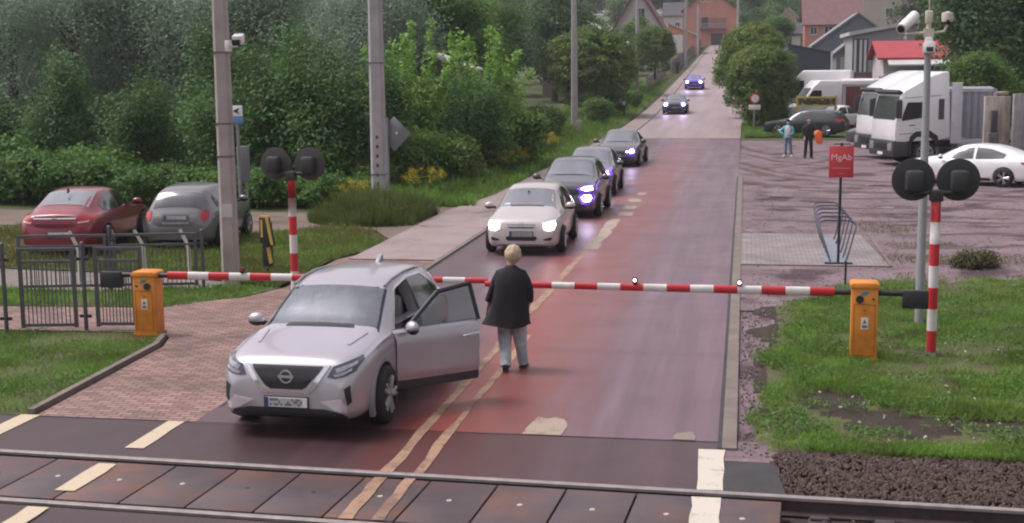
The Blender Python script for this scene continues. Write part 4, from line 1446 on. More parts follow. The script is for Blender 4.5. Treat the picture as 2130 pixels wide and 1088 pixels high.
# ---------------- the silver crossover in front
P_SILVER = paint("silver_lilac_paint", (.445, .41, .455), .55, .34)
M_SILL = mat("grey_sill_plastic", (.045, .043, .050), .6)
cab = MB()
cab.prism([(-.72, .62), (.72, .62), (.74, 1.0), (.53, 1.50), (-.53, 1.50), (-.74, 1.0)], 'Y', -1.35, .55)
wsx = MB(); wsx.add([(s_*.725, 2.2125-t_, z_) for z_ in (1.0, 1.8) for s_, t_ in ((-1, 1.235), (1, 1.235))]+[(s_*.60, 2.2125-1.92, z_) for z_ in (1.0, 1.8) for s_ in (-1, 1)], [(0, 1, 3, 2), (4, 6, 7, 5), (0, 4, 5, 1), (2, 3, 7, 6), (0, 2, 6, 4), (1, 5, 7, 3)])
swin = [(2.2125-1.62, 1.08), (2.2125-2.13, 1.45), (2.2125-2.60, 1.50), (2.2125-2.60, 1.07)]
swin2 = [(2.2125-2.70, 1.07), (2.2125-2.70, 1.50), (2.2125-3.30, 1.47), (2.2125-3.72, 1.22), (2.2125-3.6, 1.12)]
sc1 = MB(); sc1.prism(swin, 'X', .40, 1.2)
sc2 = MB(); sc2.prism(swin, 'X', -1.2, -.40)
sc3 = MB(); sc3.prism(swin2, 'X', .40, 1.2)
sc4 = MB(); sc4.prism(swin2, 'X', -1.2, -.40)
dcut = MB(); dcut.prism([(2.2125-1.42, .36), (2.2125-1.42, .95), (2.2125-1.60, 1.08), (2.2125-2.60, 1.06), (2.2125-2.62, .36)], 'X', -1.2, -.55)
HERO = dict(name="crossover_car", L=4.425,
  top=[(0, .70), (.05, .84), (.12, .93), (.3, .985), (.6, 1.03), (1.0, 1.085), (1.2, 1.13), (1.6, 1.36), (1.95, 1.53), (2.25, 1.595), (2.7, 1.62), (3.4, 1.60), (3.85, 1.52), (4.15, 1.28), (4.3, 1.08), (4.4, .95), (4.425, .86)],
  belt=[(0, .62), (.1, .80), (.3, .88), (1.2, 1.01), (2.5, 1.04), (3.6, 1.11), (4.2, 1.0), (4.425, .78)],
  hw=[(0, .70), (.05, .77), (.15, .825), (.35, .875), (.8, .908), (2, .915), (3.5, .905), (4.2, .84), (4.38, .76), (4.425, .66)],
  bot=[(0, .30), (.08, .24), (.3, .21), (4.0, .24), (4.425, .38)],
  wt=[(0, .84), (1.1, .85), (1.3, .82), (1.95, .705), (3.4, .675), (4.1, .69), (4.3, .75), (4.425, .8)],
  wheel=dict(r=.355, w=.225, x=.905, tf=.90, tr=3.565, sp=5, sw=.22, rim=mat("two_tone_rim", (.34, .33, .345), .45, .35)),
  cuts=[cab, wsx, sc1, sc2, sc3, sc4, dcut])
hp = [
 ("grille", 'F', sym([(.44, .865), (.40, .80), (.245, .625), (.20, .60)]), M_BLACK, dict(off=.008)),
 ("grille_chrome", 'F', [(.475, .875), (.53, .875), (.345, .60), (.27, .555), (-.27, .555), (-.345, .60), (-.53, .875), (-.475, .875), (-.285, .62), (-.235, .598), (.235, .598), (.285, .62)], M_CHROME, dict(off=.016)),
 ("headlight", 'F', [(.56, .865), (.66, .895), (.80, .935), (.835, .90), (.80, .80), (.70, .755), (.60, .735), (.50, .745)], M_DARKLENS, dict(off=.010, each=True)),
 ("headlight_lens", 'F', [(.585, .838), (.68, .868), (.79, .895), (.80, .868), (.70, .825), (.61, .795)], M_CLRLENS, dict(off=.016, each=True)),
 ("headlight_lens", 'F', [(.57, .775), (.66, .80), (.77, .835), (.765, .812), (.69, .772), (.60, .750)], M_CLRLENS, dict(off=.016, each=True)),
 ("lower_intake", 'F', sym([(.46, .375), (.66, .335), (.73, .275), (.66, .235), (.40, .225)]), M_BLACK, dict(off=.008)),
 ("bumper_vent", 'F', [(.70, .62), (.765, .66), (.775, .46), (.735, .42)], M_BLACK, dict(off=.008, each=True)),
 ("bumper_blade", 'F', [(.42, .46), (.66, .495), (.735, .405), (.72, .335), (.60, .36)], mat("pale_bumper_blade", (.60, .57, .60), .3, .2, coat=.5), dict(off=.012, each=True)),
 ("bonnet_crease", 'T', [(.55, .60), (.585, .60), (.66, 1.06), (.63, 1.08)], P_SILVER, dict(off=.012, mirror=True)),
 ("windscreen", 'T', [(-.735, 1.225), (.735, 1.225), (.61, 1.93), (-.61, 1.93)], M_SHIELD, dict(off=.001, thick=.004, cuts=7)),
 ("windscreen_border", 'T', [(-.775, 1.16), (.775, 1.16), (.745, 1.25), (-.745, 1.25)], M_BLACK, dict(off=.006)),
 ("windscreen_border", 'T', [(.715, 1.225), (.75, 1.225), (.635, 1.93), (.60, 1.93)], M_BLACK, dict(off=.006)),
 ("windscreen_border", 'T', [(-.715, 1.225), (-.75, 1.225), (-.635, 1.93), (-.60, 1.93)], M_BLACK, dict(off=.006)),
 ("side_window", 'R', [(1.62, 1.08), (2.13, 1.45), (2.60, 1.50), (2.60, 1.07)], M_SHIELD, dict(off=.001, thick=.004)),
 ("rear_side_window", 'S', [(2.70, 1.07), (2.70, 1.50), (3.30, 1.47), (3.72, 1.22), (3.6, 1.12)], M_GLASS, dict(off=.001, thick=.008)),
 ("window_trim", 'S', [(2.02, 1.42), (2.14, 1.48), (2.7, 1.535), (3.32, 1.50), (3.75, 1.235), (3.72, 1.22), (3.30, 1.475), (2.7, 1.505), (2.16, 1.455)], M_CHROME, dict(off=.008)),
 ("b_pillar_trim", 'S', [(2.61, 1.08), (2.61, 1.49), (2.69, 1.49), (2.69, 1.08)], M_BLACK, dict(off=.007)),
 ("side_sill", 'S', [(1.35, .33), (3.1, .33), (3.1, .215), (1.35, .215)], M_SILL, dict(off=.01)),
 ("rear_door", 'S', [(2.66, 1.05), (2.66, .36), (3.16, .36), (3.36, .72), (3.56, 1.08)], P_SILVER, dict(off=.004)),
 ("side_blade", 'S', [(2.64, .46), (3.14, .49), (3.14, .43), (2.64, .385)], mat("pale_bumper_blade", (.6, .57, .6)), dict(off=.010)),
 ("tail_lamp", 'S', [(4.02, 1.03), (4.30, 1.0), (4.34, .90), (4.02, .93)], M_REDLENS, dict(off=.010)),
]
hero, hb = car(HERO, "silver crossover with its driver door open, stopped at the rails past the lowered barrier", None, (-5.12, 14.64+2.2125, 0), PI-R(2.6), P_SILVER, hp)
# emblem, plate, roof antenna, rails, arches, mirrors
y = front_y(hb, 0, .745)
mb = MB(); mb.lathe([(.062, -.005), (.080, -.005), (.080, .012), (.062, .012)], (0, y+.012, .745), 'Y', 24, True); mb.box((0, y+.02, .745), (.19, .012, .030))
mb.build("emblem", mat("emblem_metal", (.55, .54, .56), .3, .6), hero, 40)
plate(hero, 0, front_y(hb, 0, .44)+.02, .445, 1, 3, blur=True)
mb = MB(); mb.prism([(-1.50, 1.55), (-1.28, 1.585), (-1.42, 1.675), (-1.47, 1.68)], 'X', -.03, .03); mb.build("antenna_fin", mat("fin_grey", (.30, .28, .31), .4), hero, bevel=.006)
for s in (1, -1):
    mb = MB()
    mb.tube([(s*.605, .28, 1.515), (s*.612, .0, 1.568), (s*.612, -.5, 1.588), (s*.60, -1.0, 1.568), (s*.585, -1.35, 1.52)], .017, 6)
    mb.build("roof_rail", mat("roof_rail_grey", (.28, .27, .29), .4, .4), hero, 60)
def arch_ring(root, x, y, r0, r1, z, m, s):
    mb = MB(); n = 18
    vs = []; fs = []
    for i in range(n+1):
        a = R(-22)+R(224)*i/n
        for rr, xo in ((r0, -.05), (r0, .012), (r1, .012), (r1, -.05)):
            vs.append((x+s*xo, y+rr*math.cos(a), z+rr*math.sin(a)))
    for i in range(n):
        for k in range(4):
            a = i*4+k; b = i*4+(k+1) % 4
            fs.append((a, b, b+4, a+4))
    mb.add(vs, fs)
    return mb.build("wheel_arch", m, root, 40)
for y_ in (2.2125-.90, 2.2125-3.565):
    for s in (1, -1):
        arch_ring(hero, s*.905, y_, .405, .465, .355, mat("arch_trim_silver", (.34, .32, .35), .45, .4), s)
mirror_part(hero, .90, 2.2125-1.62, 1.10, 1, P_SILVER)
# cabin: seats, steering wheel, dashboard, inner mirror
for s in (1, -1):
    mb = MB()
    mb.box((s*.36, -.50, .95), (.50, .14, .66), 0, R(-14)); mb.box((s*.36, -.22, .68), (.50, .52, .14)); mb.box((s*.36, -.60, 1.36), (.27, .09, .18), 0, R(-8))
    mb.build("seat", M_SEAT, hero, bevel=.04)
mb = MB(); mb.box((0, .52, .98), (1.40, .36, .12)); mb.build("dashboard", M_DARKIN, hero, bevel=.03)
mb = MB(); mb.lathe([(.165, -.012), (.19, 0), (.165, .012), (.145, 0)], (0, 0, 0), 'Y', 20, True); mb.box((0, 0, 0), (.3, .02, .05)); mb.build("steering_wheel", M_BLACK, hero, 50, loc=(-.37, .22, 1.0))
mb = MB(); mb.box((0, .17, 1.40), (.24, .03, .08)); mb.box((0, .22, 1.46), (.30, .10, .06)); mb.build("inner_mirror", M_BLACK, hero, bevel=.01)
# the open driver door, hinged on the car's left (image right)
door = bpy.data.objects.new("driver_door", None); COL.objects.link(door); door.parent = hero
door.location = (-.905, 2.2125-1.40, 0); door.rotation_euler = (0, 0, R(-46)); door.empty_display_size = .1
# local: y from hinge (0) to -1.2 (latch), x outward is -x
prof = [(0.0, .285), (-.012, .33), (-.016, .40), (-.03, .44), (-.048, .52), (-.036, .60), (-.052, .78), (-.045, .92), (-.018, 1.01), (.03, 1.045)]
inner = [(.10, 1.045), (.11, .90), (.12, .5), (.09, .285)]
ring = prof+inner
mb = MB(); vs = []; fs = []; N_ = 9
for i in range(N_):
    q = -1.19*i/(N_-1)
    sag = .0 if 0 < i < N_-1 else .012
    for x_, z_ in ring: vs.append((x_+sag, q+(.03 if (i == 0 and z_ > .95) else 0), z_+(.02*i/(N_-1) if z_ > .9 else 0)))
k = len(ring)
for i in range(N_-1):
    for j in range(k):
        a = i*k+j; b = i*k+(j+1) % k
        fs.append((a, b, b+k, a+k))
fs += [tuple(range(k)), tuple(range((N_-1)*k, N_*k))]
mb.add(vs, fs)
me = mb.mesh("door_panel", 35)
for p in me.polygons:
    c = p.center
    p.material_index = 1 if (c.z < .41 and c.x < .08) else (2 if c.x > .06 else 0)
link("door_panel", me, [P_SILVER, M_SILL, M_DARKIN], door)
fr = [(-.16, 1.05), (-.68, 1.45), (-1.17, 1.515), (-1.21, 1.055)]
lean_ = lambda z: .015+(z-1.05)*.34
mb = MB()
for a, b in ((fr[0], fr[1]), (fr[1], fr[2]), (fr[2], fr[3])):
    mb.tube([(lean_(a[1]), a[0], a[1]), (lean_(b[1]), b[0], b[1])], [.030, .030], 6)
mb.build("window_frame", M_BLACK, door, 50)
mb = MB(); mb.add([(lean_(z_)+.0, y_, z_) for y_, z_ in fr]+[(lean_(z_)+.005, y_, z_) for y_, z_ in fr], [(0, 1, 2, 3), (7, 6, 5, 4)])
mb.build("door_glass", M_CLEAR, door)
mb = MB(); mb.tube([(-.075, -.93, .885), (-.10, -.96, .895), (-.10, -1.12, .905), (-.075, -1.15, .905)], .017, 6); mb.build("door_handle", M_CHROME, door, 50)
mirror_part(door, -.06, -.14, 1.10, -1, P_SILVER)

# ---------------- generic hatch / saloon shapes
def shape(name, L, W, H, kind, **kw):
    w = W/2
    s = L/4.4
    if kind == 'hatch':
        top = [(0, .60), (.06, .76), (.2, .86), (.9*s, 1.00), (1.15*s, 1.06), (1.6*s, H*.84), (2.0*s, H*.96), (2.5*s, H), (3.3*s, H*.985), (3.85*s, H*.92), (L-.22, H*.74), (L-.1, H*.62), (L-.03, H*.56), (L, H*.48)]
    elif kind == 'liftback':
        top = [(0, .56), (.06, .70), (.2, .80), (.9*s, .95), (1.25*s, 1.01), (1.75*s, H*.87), (2.1*s, H*.97), (2.5*s, H), (3.0*s, H*.98), (3.5*s, H*.89), (4.0*s, H*.755), (L-.16, H*.70), (L-.05, H*.66), (L, H*.55)]
    elif kind == 'suv':
        top = [(0, .74), (.06, .92), (.2, 1.02), (.9*s, 1.12), (1.15*s, 1.17), (1.6*s, H*.86), (1.95*s, H*.965), (2.4*s, H), (3.4*s, H*.99), (3.9*s, H*.93), (L-.2, H*.74), (L-.1, H*.62), (L-.03, H*.56), (L, H*.5)]
    elif kind == 'estate':
        top = [(0, .56), (.06, .70), (.2, .80), (.95*s, .96), (1.25*s, 1.02), (1.7*s, H*.87), (2.05*s, H*.965), (2.5*s, H), (3.5*s, H*.985), (4.0*s, H*.94), (L-.2, H*.73), (L-.1, H*.64), (L-.03, H*.58), (L, H*.5)]
    zb = kw.get('belt', .62)
    bl = [(0, top[0][1]-.08), (.12, top[2][1]-.10), (1.1*s, H*zb-.05), (2.4*s, H*zb), (L-.8, H*zb+.03), (L-.25, H*zb-.03), (L, top[-1][1]-.08)]
    return dict(name=name, L=L, top=top, belt=bl,
        hw=[(0, w*.76), (.05, w*.84), (.15, w*.90), (.35, w*.95), (.8, w*.99), (L*.5, w), (L-.9, w*.985), (L-.3, w*.93), (L-.06, w*.83), (L, w*.74)],
        bot=[(0, .28), (.08, .22), (.3, .19), (L-.4, .21), (L, .32)],
        wt=[(0, .84), (1.05*s, .82), (1.25*s, .78), (2.0*s, .67), (3.3*s, .645), (L-.5, .68), (L-.15, .78), (L, .82)],
        wheel=dict(r=kw.get('r', .315), w=.205, x=w*.985, tf=kw.get('tf', .88*s), tr=kw.get('tr', 3.48*s), sp=kw.get('spk', 5), sw=kw.get('sw', .16), rim=kw.get('rim')))

def std_parts(L, W, H, kind, pm, glass=None, lit=None, front='soft'):
    """windows, doors and lamps for a hatch, liftback, suv or estate"""
    s = L/4.4; w = W/2
    g = glass or M_GLASS2
    cw_, hd_ = {'hatch': (1.15*s, 1.93*s), 'liftback': (1.27*s, 2.0*s), 'suv': (1.17*s, 1.90*s), 'estate': (1.27*s, 1.98*s)}[kind]
    be = H*.635
    P = [("windscreen", 'T', [(-w*.765, cw_), (w*.765, cw_), (w*.635, hd_), (-w*.635, hd_)], g, dict(off=.008, cuts=7)),
         ("wiper_panel", 'T', [(-w*.80, cw_-.06), (w*.80, cw_-.06), (w*.77, cw_+.01), (-w*.77, cw_+.01)], M_BLACK, dict(off=.006)),
         ("front_side_window", 'S', [(1.55*s, be+.01), (2.05*s, H*.905), (2.48*s, H*.925), (2.48*s, be+.02)], M_GLASS, dict(off=.006)),
         ("front_door", 'S', [(1.38*s, be-.03), (1.38*s, .34), (2.50*s, .34), (2.50*s, be-.01)], pm, dict(off=.004)),
         ("side_sill", 'S', [(1.34*s, .30), (3.05*s, .30), (3.05*s, .205), (1.34*s, .205)], M_BLACK, dict(off=.006))]
    rw = {'hatch': [(2.56*s, be+.02), (2.56*s, H*.925), (3.2*s, H*.90), (3.62*s, H*.80), (3.55*s, be+.05)],
          'suv': [(2.56*s, be+.02), (2.56*s, H*.925), (3.3*s, H*.91), (3.78*s, H*.80), (3.65*s, be+.05)],
          'liftback': [(2.56*s, be+.02), (2.56*s, H*.925), (3.0*s, H*.895), (3.5*s, H*.77), (3.45*s, be+.05)],
          'estate': [(2.56*s, be+.02), (2.56*s, H*.925), (3.4*s, H*.905), (3.98*s, H*.80), (3.85*s, be+.06)]}[kind]
    P.append(("rear_side_window", 'S', rw, M_GLASS, dict(off=.006)))
    P.append(("rear_door", 'S', [(2.53*s, be-.01), (2.53*s, .34), (3.05*s, .34), (3.28*s, .70), (3.42*s, be)], pm, dict(off=.004)))
    P.append(("door_handle", 'S', [(2.22*s, be-.10), (2.42*s, be-.095), (2.42*s, be-.125), (2.22*s, be-.13)], pm, dict(off=.022)))
    return P

# ---------------- the queue on the left lane
def lamp_light(root, x, y, z, power):
    l = bpy.data.lights.new("headlamp_beam", 'SPOT')
    l.energy = power; l.color = (.62, .50, 1.0); l.spot_size = R(150); l.spot_blend = .8; l.shadow_soft_size = .06
    o = bpy.data.objects.new("headlamp_beam", l); COL.objects.link(o); o.parent = root
    o.location = (x, y+.06, z); o.rotation_euler = (R(78), 0, 0)
    return o
P_CHAMP = paint("pale_champagne_paint", (.48, .43, .43), .2, .32)
c1 = shape("hatchback_car", 4.2, 1.73, 1.47, 'hatch', r=.31, rim=mat("pale_hubcap", (.55, .53, .54), .4, .3))
pp = std_parts(4.2, 1.73, 1.47, 'hatch', P_CHAMP) + [
 ("headlight", 'F', [(.50, .735), (.62, .765), (.745, .79), (.765, .70), (.73, .60), (.60, .585), (.52, .62)], M_LIT, dict(off=.012, each=True)),
 ("grille", 'F', sym([(.33, .72), (.30, .655), (.27, .635)]), mat("grille_slats", (.13, .125, .135), .4, .4), dict(off=.008)),
 ("grille_chrome", 'F', sym([(.34, .695), (.335, .675)]), M_CHROME, dict(off=.014)),
 ("lower_intake", 'F', sym([(.34, .455), (.36, .395), (.30, .355)]), M_BLACK, dict(off=.008)),
 ("fog_lamp", 'F', [(.50, .39), (.68, .44), (.70, .40), (.66, .365), (.52, .36)], M_BLACK, dict(off=.008, each=True)),
 ("inspection_sticker", 'T', [(.56, 1.13), (.43, 1.13), (.42, 1.22), (.54, 1.22)], mat("pale_blue_sticker", (.45, .52, .62), .6), dict(off=.012)),
]
q1, b1 = car(c1, "pale champagne hatchback with both headlights lit, first car queued behind the barrier", "cars queued on the left lane", (-5.0, 29.95+2.1, 0), PI+R(1), P_CHAMP, pp)
plate(q1, 0, front_y(b1, 0, .50)+.015, .505, 1, 11, m=M_PLATED)
yy = front_y(b1, 0, .70)
mb = MB(); mb.lathe([(.045, 0), (.055, 0), (.055, .012), (.045, .012)], (0, yy+.02, .715), 'Y', 18, True); mb.build("emblem", M_CHROME, q1, 40)
for s in (1, -1):
    mirror_part(q1, s*.84, 2.1-1.45, 1.02, s, P_CHAMP)
mb = MB(); mb.box((.05, 2.1-1.72, 1.27), (.16, .03, .05)); mb.box((.05, 2.1-1.66, 1.33), (.03, .12, .03)); mb.build("inner_mirror", M_BLACK, q1, bevel=.008)

P_GREY = paint("dark_grey_paint", (.10, .098, .112), .35, .30)
P_LGREY = paint("mid_grey_paint", (.17, .165, .185), .35, .30)
P_GLARE = paint("violet_glare_front_paint", (.17, .065, .75), .2, .35)  # violet headlamp glare painted onto the front corners of dark cars
def queue_car(name, kind, L, W, H, x, y, pm, label, lamps, rz=0., extra=(), power=9, r=.335, bumper_glare=True):
    c = shape(name, L, W, H, kind, r=r)
    hz = {'suv': .82, 'hatch': .70, 'liftback': .64, 'estate': .64}[kind]
    w = W/2
    pp = std_parts(L, W, H, kind, pm) + [
     ("grille", 'F', sym([(w*.46, hz+.02), (w*.43, hz-.10), (w*.38, hz-.14)]), M_BLACK, dict(off=.008)),
     ("lower_intake", 'F', sym([(w*.62, .43), (w*.66, .34), (w*.55, .29)]), M_BLACK, dict(off=.008))]
    if bumper_glare:
        pp.append(("bumper_glare", 'F', [(w*.50, hz+.10), (w*.80, hz+.13), (w*.88, hz-.02), (w*.86, .42), (w*.64, .44), (w*.48, hz-.2)], P_GLARE, dict(off=.010, cuts=8, each=True, label="front corner with violet glare of the lit lamp put into its paint")))
    for poly in lamps:
        pp.append(("headlight", 'F', [(px*w, hz+pz) for px, pz in poly], M_LIT, dict(off=.016, each=True)))
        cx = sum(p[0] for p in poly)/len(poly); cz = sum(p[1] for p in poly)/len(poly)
        pp.append(("headlight_glare", 'F', [((cx+(px-cx)*1.6)*w, hz+cz+(pz-cz)*1.8) for px, pz in poly], M_GLARE, dict(off=.010, each=True)))
    root, bv = car(c, label, "cars queued on the left lane", (x, y+L/2, hill(x, y+L/2)), PI+rz, pm, pp+list(extra))
    plate(root, 0, front_y(bv, 0, .48)+.015, .48, 1, int(y), m=M_PLATED)
    for s in (1, -1):
        mirror_part(root, s*(w-.02), L/2-1.45*L/4.4, H*.69, s, pm)
        lamp_light(root, s*w*.74, front_y(bv, s*w*.72, hz)+.05, hz, power)
    return root
lampA = [[(.50, .03), (.62, .08), (.84, .10), (.86, .0), (.66, -.03)], [(.52, -.20), (.60, -.14), (.80, -.14), (.84, -.22), (.78, -.32), (.60, -.32)]]
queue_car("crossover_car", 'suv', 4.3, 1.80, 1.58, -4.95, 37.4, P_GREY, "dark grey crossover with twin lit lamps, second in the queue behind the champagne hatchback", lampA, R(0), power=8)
lampB = [[(.50, .02), (.60, .09), (.80, .12), (.84, .02), (.74, -.07), (.56, -.06)]]
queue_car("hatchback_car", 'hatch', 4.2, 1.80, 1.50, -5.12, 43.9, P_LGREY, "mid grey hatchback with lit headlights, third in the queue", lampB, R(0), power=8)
lampC = [[(.66, .08), (.76, .10), (.84, .04), (.82, -.05), (.70, -.07), (.63, 0)], [(.47, .0), (.53, .03), (.58, .0), (.53, -.035)]]
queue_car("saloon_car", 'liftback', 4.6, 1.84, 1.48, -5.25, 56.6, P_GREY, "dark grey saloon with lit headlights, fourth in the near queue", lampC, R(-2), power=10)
lampD = [[(.60, .08), (.72, .12), (.84, .08), (.88, -.02), (.80, -.10), (.66, -.08)]]
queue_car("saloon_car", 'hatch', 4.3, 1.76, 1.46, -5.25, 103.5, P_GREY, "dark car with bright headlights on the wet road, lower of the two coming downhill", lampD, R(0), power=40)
queue_car("saloon_car", 'hatch', 4.3, 1.76, 1.44, -5.0, 136, paint("violet_glare_body_paint", (.15, .065, .66), .2, .35), "violet looking car with lit headlights, farthest of the cars on the road", lampD, R(0), power=40)  # dark car; headlamp glare put into its violet body colour

# ---------------- parked cars on the left
P_RED = paint("dark_red_paint", (0.221, 0.013, 0.029), .25, .30)
c = shape("saloon_car", 4.83, 1.86, 1.49, 'liftback', r=.335, spk=7, sw=.12)
rp = std_parts(4.83, 1.86, 1.49, 'liftback', P_RED) + [
 ("rear_window", 'T', [(-.555, 3.42), (.555, 3.42), (.60, 4.22), (-.60, 4.22)], M_GLASS2, dict(off=.008, cuts=7)),
 ("tail_lamp", 'B', [(.50, .90), (.62, .965), (.84, .985), (.87, .90), (.82, .82), (.56, .80)], M_REDLENS, dict(off=.010, each=True)),
 ("tail_lamp_lens", 'B', [(.52, .84), (.76, .865), (.75, .83), (.55, .81)], mat("pale_lamp_lens", (.62, .45, .43), .3), dict(off=.016, each=True)),
 ("boot_recess", 'B', sym([(.50, .985), (.48, .945)]), mat("dark_plum_recess", (.05, .008, .02), .4), dict(off=.004)),
 ("chrome_bar", 'B', sym([(.50, .938), (.49, .905)]), M_CHROME, dict(off=.016)),
 ("boot_crease", 'B', sym([(.52, .80), (.45, .735), (.25, .70), (.0, .69)]), mat("plum_boot_paint", (.15, .012, .035), .35, .2, coat=.6), dict(off=.004)),
]
red, rb = car(c, "dark red saloon parked on the grass, seen from behind", "cars parked beside the lane", (-16.0, 30.95, 0), R(9), P_RED, rp)
plate(red, .06, front_y(rb, 0, .55, -1)-.015, .55, -1, 8)
mb = MB(); mb.lathe([(.040, 0), (.052, 0), (.052, .01), (.040, .01)], (0, front_y(rb, 0, .92, -1)-.035, .922), 'Y', 16, True); mb.box((0, front_y(rb, 0, .92, -1)-.03, .922), (.08, .008, .014)); mb.build("emblem", M_CHROME, red, 40)
mb = MB(); mb.prism([(-1.42, 1.42), (-1.30, 1.46), (-1.38, 1.54)], 'X', -.02, .02); mb.build("antenna_fin", M_BLACK, red)
for s in (1, -1): mirror_part(red, s*.90, 2.415-1.75, 1.03, s, P_RED)
P_PEWTER = paint("pewter_grey_paint", (.15, .138, .148), .45, .33)
c = shape("hatchback_car", 4.04, 1.73, 1.54, 'hatch', r=.31)
gp = std_parts(4.04, 1.73, 1.54, 'hatch', P_PEWTER) + [
 ("rear_window", 'T', [(-.50, 3.56), (.50, 3.56), (.575, 3.86), (-.575, 3.86)], mat("smoked_rear_glass", (.055, .052, .065), .1, 0, .2, coat=.5), dict(off=.010, cuts=7)),
 ("tail_lamp", 'B', [(.60, .98), (.66, 1.0), (.745, .96), (.755, .83), (.70, .755), (.62, .775), (.585, .87)], M_REDLENS, dict(off=.014, each=True)),
 ("tailgate_panel", 'B', sym([(.56, .99), (.55, .74), (.42, .63)]), mat("dark_pewter_tailgate", (.12, .11, .13), .4, .3, coat=.5), dict(off=.004)),
 ("plate_recess", 'B', sym([(.33, .905), (.33, .745)]), mat("plum_grey_recess", (.075, .065, .085), .5), dict(off=.007)),
 ("plate_lip", 'B', sym([(.32, .735), (.32, .69)]), mat("pale_lip", (.33, .30, .32), .4), dict(off=.014)),
]
gry, gb = car(c, "grey hatchback parked beside the red saloon, partly behind the concrete pole", "cars parked beside the lane", (-13.38, 31.7, 0), R(6), P_PEWTER, gp)
plate(gry, .0, front_y(gb, 0, .86, -1)-.02, .825, -1, 21, m=mat("dusty_plate", (.52, .50, .50), .6))
for s in (1, -1): mirror_part(gry, s*.84, 2.02-1.5, 1.06, s, P_PEWTER)
# ---------------- vehicles in the yard on the right
P_WHITE = paint("white_paint", (.74, .72, .745), .0, .30)
P_NIGHT = paint("black_green_paint", (.022, .026, .028), .3, .28)
c = shape("saloon_car", 4.75, 1.82, 1.44, 'liftback', r=.33, rim=M_RIM)
wp = std_parts(4.75, 1.82, 1.44, 'liftback', P_WHITE, glass=M_GLASS2) + [
 ("grille", 'F', sym([(.34, .70), (.36, .60), (.28, .50)]), M_BLACK, dict(off=.010)),
 ("headlight", 'F', [(.48, .72), (.76, .76), (.80, .66), (.60, .60)], M_CLRLENS, dict(off=.012, each=True)),
 ("lower_intake", 'F', sym([(.60, .40), (.62, .30), (.5, .27)]), M_BLACK, dict(off=.010)),
 ("window_trim", 'S', [(1.62, 1.0), (2.25, 1.335), (2.7, 1.40), (3.2, 1.35), (3.85, 1.11), (3.2, 1.325), (2.7, 1.37), (2.25, 1.30)], M_CHROME, dict(off=.009)),
 ("tail_lamp", 'S', [(4.30, .88), (4.62, .86), (4.62, .76), (4.34, .80)], M_REDLENS, dict(off=.01))]
wc, wb_ = car(c, "white saloon parked in the yard in front of the concrete wall", None, (7.93, 49.4, 0), R(61.4), P_WHITE, wp)
for s in (1, -1): mirror_part(wc, s*.88, 2.375-1.6, 1.0, s, P_WHITE)
c = shape("estate_car", 4.75, 1.84, 1.50, 'estate', r=.33)
ep = std_parts(4.75, 1.84, 1.50, 'estate', P_NIGHT) + [
 ("tail_lamp", 'B', [(.55, .98), (.82, 1.0), (.86, .84), (.55, .82)], M_REDLENS, dict(off=.012, each=True)),
 ("tail_lamp", 'S', [(4.40, 1.0), (4.66, .98), (4.68, .84), (4.44, .84)], M_REDLENS, dict(off=.010)),
 ("rear_window", 'B', [(-.62, 1.06), (.62, 1.06), (.52, 1.36), (-.52, 1.36)], M_GLASS2, dict(off=.006))]
car(c, "black green estate car parked behind the two standing people", None, (3.55, 80.3, hill(3, 80)), R(74), P_NIGHT, ep)
c = shape("hatchback_car", 4.2, 1.74, 1.48, 'hatch', r=.31)
car(c, "dark grey car half hidden behind the white lorries", None, (7.35, 71.5, 0), R(66), P_GREY, std_parts(4.2, 1.74, 1.48, 'hatch', P_GREY))
c = shape("hatchback_car", 4.0, 1.72, 1.50, 'hatch', r=.31)
car(c, "small pale blue white car behind the black estate car", None, (5.65, 86.5, hill(5, 86)), R(120), P_WHITE, std_parts(4.0, 1.72, 1.50, 'hatch', P_WHITE))

